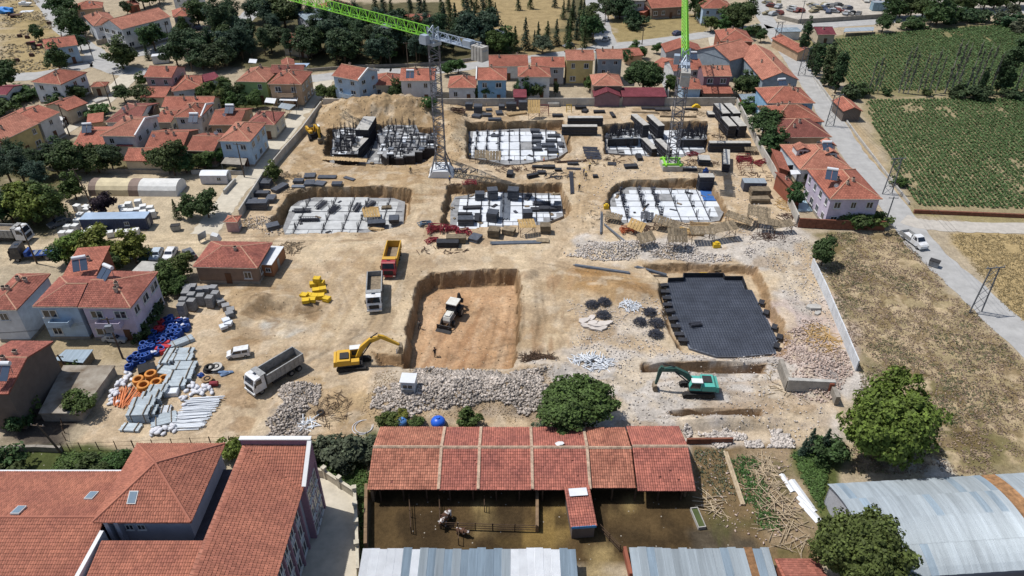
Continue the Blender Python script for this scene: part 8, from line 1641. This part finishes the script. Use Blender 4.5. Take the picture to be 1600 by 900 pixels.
wire(h1,h2,'power line from the stubble field pole to the field corner pole',1.6);wire(h2,h3,'power line along the road past the dark field hut',1.6);wire(h3,h4,'power line along the road past the poplars',1.6);wire(h4,h5,'power line along the road past the grey hall',1.4);wire(pA,P(-60,520,8),'power line crossing before the double house',.8)
# field hamlet details ---------------------------------------------------------------
SC=[paint('wreck%d'%i,c,.6) for i,c in enumerate(((170,176,182),(120,60,56),(200,200,196),(70,84,110),(96,98,100),(150,140,110)))]
rs=random.Random(31);cm_=[]
for i,m in enumerate(SC):cm_.append(MB().sideprism([(-2,.3),(2,.3),(2.05,.7),(1.2,.95),(.5,1.4),(-1.2,1.45),(-1.9,.95),(-2.05,.7)],-.85,.85).mesh('body',m))
GL_=MB().b(-1.3,.9,-.88,.88,1.0,1.32).mesh('window',M_GLASS)
for (x0,x1,y0,y1,n) in ((1198,1222,4,24,8),(1234,1250,10,20,4),(1262,1310,8,20,14),(1318,1342,14,26,7),(1345,1410,-4,5,14)):
 for i in range(n):o=empty('scrap_car',G(rs.uniform(x0,x1),rs.uniform(y0,y1)),rs.uniform(0,6),'wrecked car rusting in the scrapyard beyond the road','car wreck','wrecks in the scrapyard');put('body',rs.choice(cm_),o);put('window',GL_,o)
container(1374,16,6.5,3,3,-4,'pale blue metal shed at the back of the scrapyard',mat('pale_blue_metal',S(150,180,196),.5,.1),M_GALV,6,name='metal_shed')
tag(MB().blob((0,0,.9),2.2,(1.4,1,.6),.25,10,6).build('tarpaulin_heap',mat('bright_blue_tarp',S(60,150,230),.5,var=.12),None,G(10,20)),'bright blue tarpaulin over a heap in the dry meadow','tarpaulin');tag(MB().box((0,0,.9),(4.2,2.2,.25)).box((-2.0,0,1.3),(.2,2.2,.7)).cyl((-1,-1.1,.5),(-1,1.1,.5),.5,.5,10).build('farm_trailer',M_RUSTBAR,None,G(25,27),(0,0,.2)),'dark rusty farm trailer beside the blue tarpaulin','trailer');tag(MB().box((0,0,.05),(4.4,3.0,.06),.2).box((.8,.3,.1),(2.5,1.5,.05),.2).build('white_sheet',M_GALVW,None,G(42,18)),'white sheet spread on the dry meadow','sheet');tag(MB().sideprism([(-2.2,.6),(1.6,.4),(2.4,1.4),(-2.2,1.5)],-.9,.9).box((-.5,0,1.7),(1.4,1.2,.5)).build('small_boat',M_WHITE,None,G(41,10)),'white hulled boat standing on the dry meadow','boat')
def tractor(px,py,rz,label):e=empty('tractor',G(px,py),R(rz),label,'tractor');MB().b(-.5,1.8,-.35,.35,.7,1.3).build('body',M_REDST,e);MB().b(-1.2,.1,-.6,.6,1.0,2.3).build('cab',M_GLASS,e);MB().b(-1.25,.15,-.65,.65,2.303,2.4).build('cab_roof',M_REDST,e);[wheel(e,-.7,y,.8,.4) for y in (-.8,.8)];[wheel(e,1.4,y,.45,.3) for y in (-.6,.6)]
tractor(58,76,30,'dark red tractor parked beside the blue house');[tag(MB().box((0,0,.5),(1.2,.8,.9),.3).cyl((.4,-.6,.3),(.4,.6,.3),.3,.3,8).build('farm_implement',M_RUSTBAR,None,G(x,y)),'small rusty implement standing in the dry meadow','implement','implements in the meadow') for x,y in ((31,58),(43,60),(50,88),(27,96),(77,38),(45,70))]
tag(MB().b(-1.6,1.6,-1.1,1.1,0,.5).b(-1.5,1.5,-1.0,1.0,.5,.52).build('concrete_trough',M_CONC,None,G(157,158),(0,0,R(50))),'long concrete trough beside the kiosk','trough')
# canopies and solar heaters -------------------------------------------------------------
def canopy(label,pts,z,m):
 q=PX(pts,z);c=sum(q,Vector())/4;e=empty('canopy',(c.x,c.y,0),0,label,'canopy');MB().prism([(p.x-c.x,p.y-c.y) for p in q],z,z+.06).build('sheet',m,e)
 for p in q:MB().cyl(((p.x-c.x)*.95,(p.y-c.y)*.95,0),((p.x-c.x)*.95,(p.y-c.y)*.95,z),.05,.05,5).build('post',M_STEEL,e)
canopy('white canopy sheet in the yard of the tan house',[(413,160),(429,162),(432,154),(416,153)],2.4,M_GALVW);canopy('larger white canopy beside the street pole',[(436,157),(464,158),(466,152),(440,151)],2.5,M_GALVW);canopy('grey metal lean-to canopy along the street',[(434,168),(452,172),(462,164),(440,161)],2.6,M_GALV);canopy('pale blue metal canopy on the house corner',[(459,105),(478,105),(484,99),(461,99)],6.9,M_NAVYT);canopy('white awning below the red roof by the garden',[(293,240),(319,241),(319,238),(294,237)],3.0,M_GALVW);canopy('purple awning of the bare white gable house',[(181,228),(207,229),(210,219),(190,217)],3.4,MATS['roof_crimson']);canopy('pale canopy beside the brick shed',[(1224,259),(1240,258),(1236,246),(1218,247)],2.6,M_GALV);canopy('white canopy between brick sheds',[(1236,273),(1252,272),(1250,266),(1234,266)],2.6,M_GALVW);canopy('white polytunnel strip beside the crop field',[(1318,50),(1365,48),(1366,42),(1320,44)],1.6,M_GALV);canopy('white metal roof behind the green crane',[(1034,99),(1050,100),(1052,92),(1036,92)],2.6,M_GALVW)
canopy('white canvas shade under the park trees',[(388,98),(400,99),(402,93),(390,92)],2.4,M_GALVW);canopy('grey carport slab among trees by the parked cars',[(206,424),(240,426),(250,410),(222,408)],2.2,M_CONC);canopy('grey roof terrace slab below the light blue house',[(345,256),(382,258),(386,248),(352,246)],2.4,M_CONC_D)
MB().prism([(p.x,p.y) for p in PX([(1247,331),(1274,331),(1268,308),(1247,308)])],-.1,.3).build('blue_terrace',mat('blue_terrace_paint',S(176,206,222),.6,var=.08));tag(bpy.data.objects['blue_terrace'],'pale blue painted terrace behind the lilac villa','terrace',kind='structure')
def heater(px,py,z,rz,label):e=empty('solar_heater',P(px,py,z),R(rz),label,'solar heater');[put('collector',MB().box((0,0,0),(1.0,2.0,.1)).mesh('collector',mat('collector_glass',S(70,84,104),.15,var=.05,spec=.8)),e,(x,0,.7),(R(38),0,0)) for x in (-.55,.55)];MB().cyl((-1.0,.95,1.55),(1.0,.95,1.55),.32,.32,10).build('tank',M_GALVW,e);fb=MB();[fb.bar((x,.8,0),(x,.9,1.4),.06).bar((x,-.8,0),(x,.9,1.3),.06) for x in (-.9,.9)];fb.build('stand',M_STEEL,e)
heater(137,206,5.0,10,'solar water heater on the red roof by the street');heater(359,176,5.2,0,'solar water heater on the roof behind the light blue house');heater(641,121,7.4,0,'solar water heater on the pale house behind the crane');heater(1298,279,8.3,-20,'solar water heater on the lilac villa');heater(1292,235,5.4,0,'solar water heater on the dormer house');heater(127,420,7.2,20,'solar water heater on the annex of the double house');heater(165,434,8.0,-30,'tilted solar collector on the double house');heater(4,590,8.2,0,'solar water heater on the grey gable house');heater(1083,92,6.6,0,'solar collector with white tank behind the green crane');heater(1222,135,7.2,10,'solar water heater on the blue terrace house');heater(303,190,6.3,0,'solar water heater on the white house with blue door')
# dormers of the house by the road
for (x,y,w) in ((-3.2,.5,2.6),(2.2,-1.5,2.6),(3.6,2.6,2.2)):
 o=MB().b(-w/2,w/2,-1.2,1.4,-.6,.9).build('dormer',wmat('white'),RD,(x,y,4.6));put('dormer_roof',roof_mesh('dormer_roof',[[(-w/2-.2,-1.5,.9),(0,-1.5,1.6),(0,1.6,1.6),(-w/2-.2,1.6,.9)][::-1],[(w/2+.2,-1.5,.9),(w/2+.2,1.6,.9),(0,1.6,1.6),(0,-1.5,1.6)]],MATS['roof_tile_pale']),o);window(o,0,-1.2,.25,w*.7,.8)
 # skips and bins
for (x,y,rz,lb) in ((1458,416,-40,'grey waste container at the roadside below the pickup'),(276,360,10,'dark waste container beside the guard hut')):e=empty('waste_container',G(x,y),R(rz),lb,'bin');MB().box((0,0,.65),(1.5,1.0,1.0),taper=1.12).build('body',M_STEEL,e);MB().box((0,0,1.2),(1.7,1.15,.1)).build('lid',M_CHAS,e)
e=empty('sign_board',G(317,377),R(-30),'leaning grey site sign beside the dirt road','sign');MB().b(-.05,.05,-.9,.9,.5,2.0).build('board',M_STEEL,e,rot=(0,.15,0));MB().b(-.04,.04,-.7,-.6,0,.6).b(-.04,.04,.6,.7,0,.6).build('post',M_STEEL,e)
tag(MB().sideprism([(-1,0),(1,0),(.6,1.0),(-.5,1.4)],-.6,.6).build('site_debris',M_WHITE,None,G(337,375)),'white and dark debris bag beside the guard hut','bag')
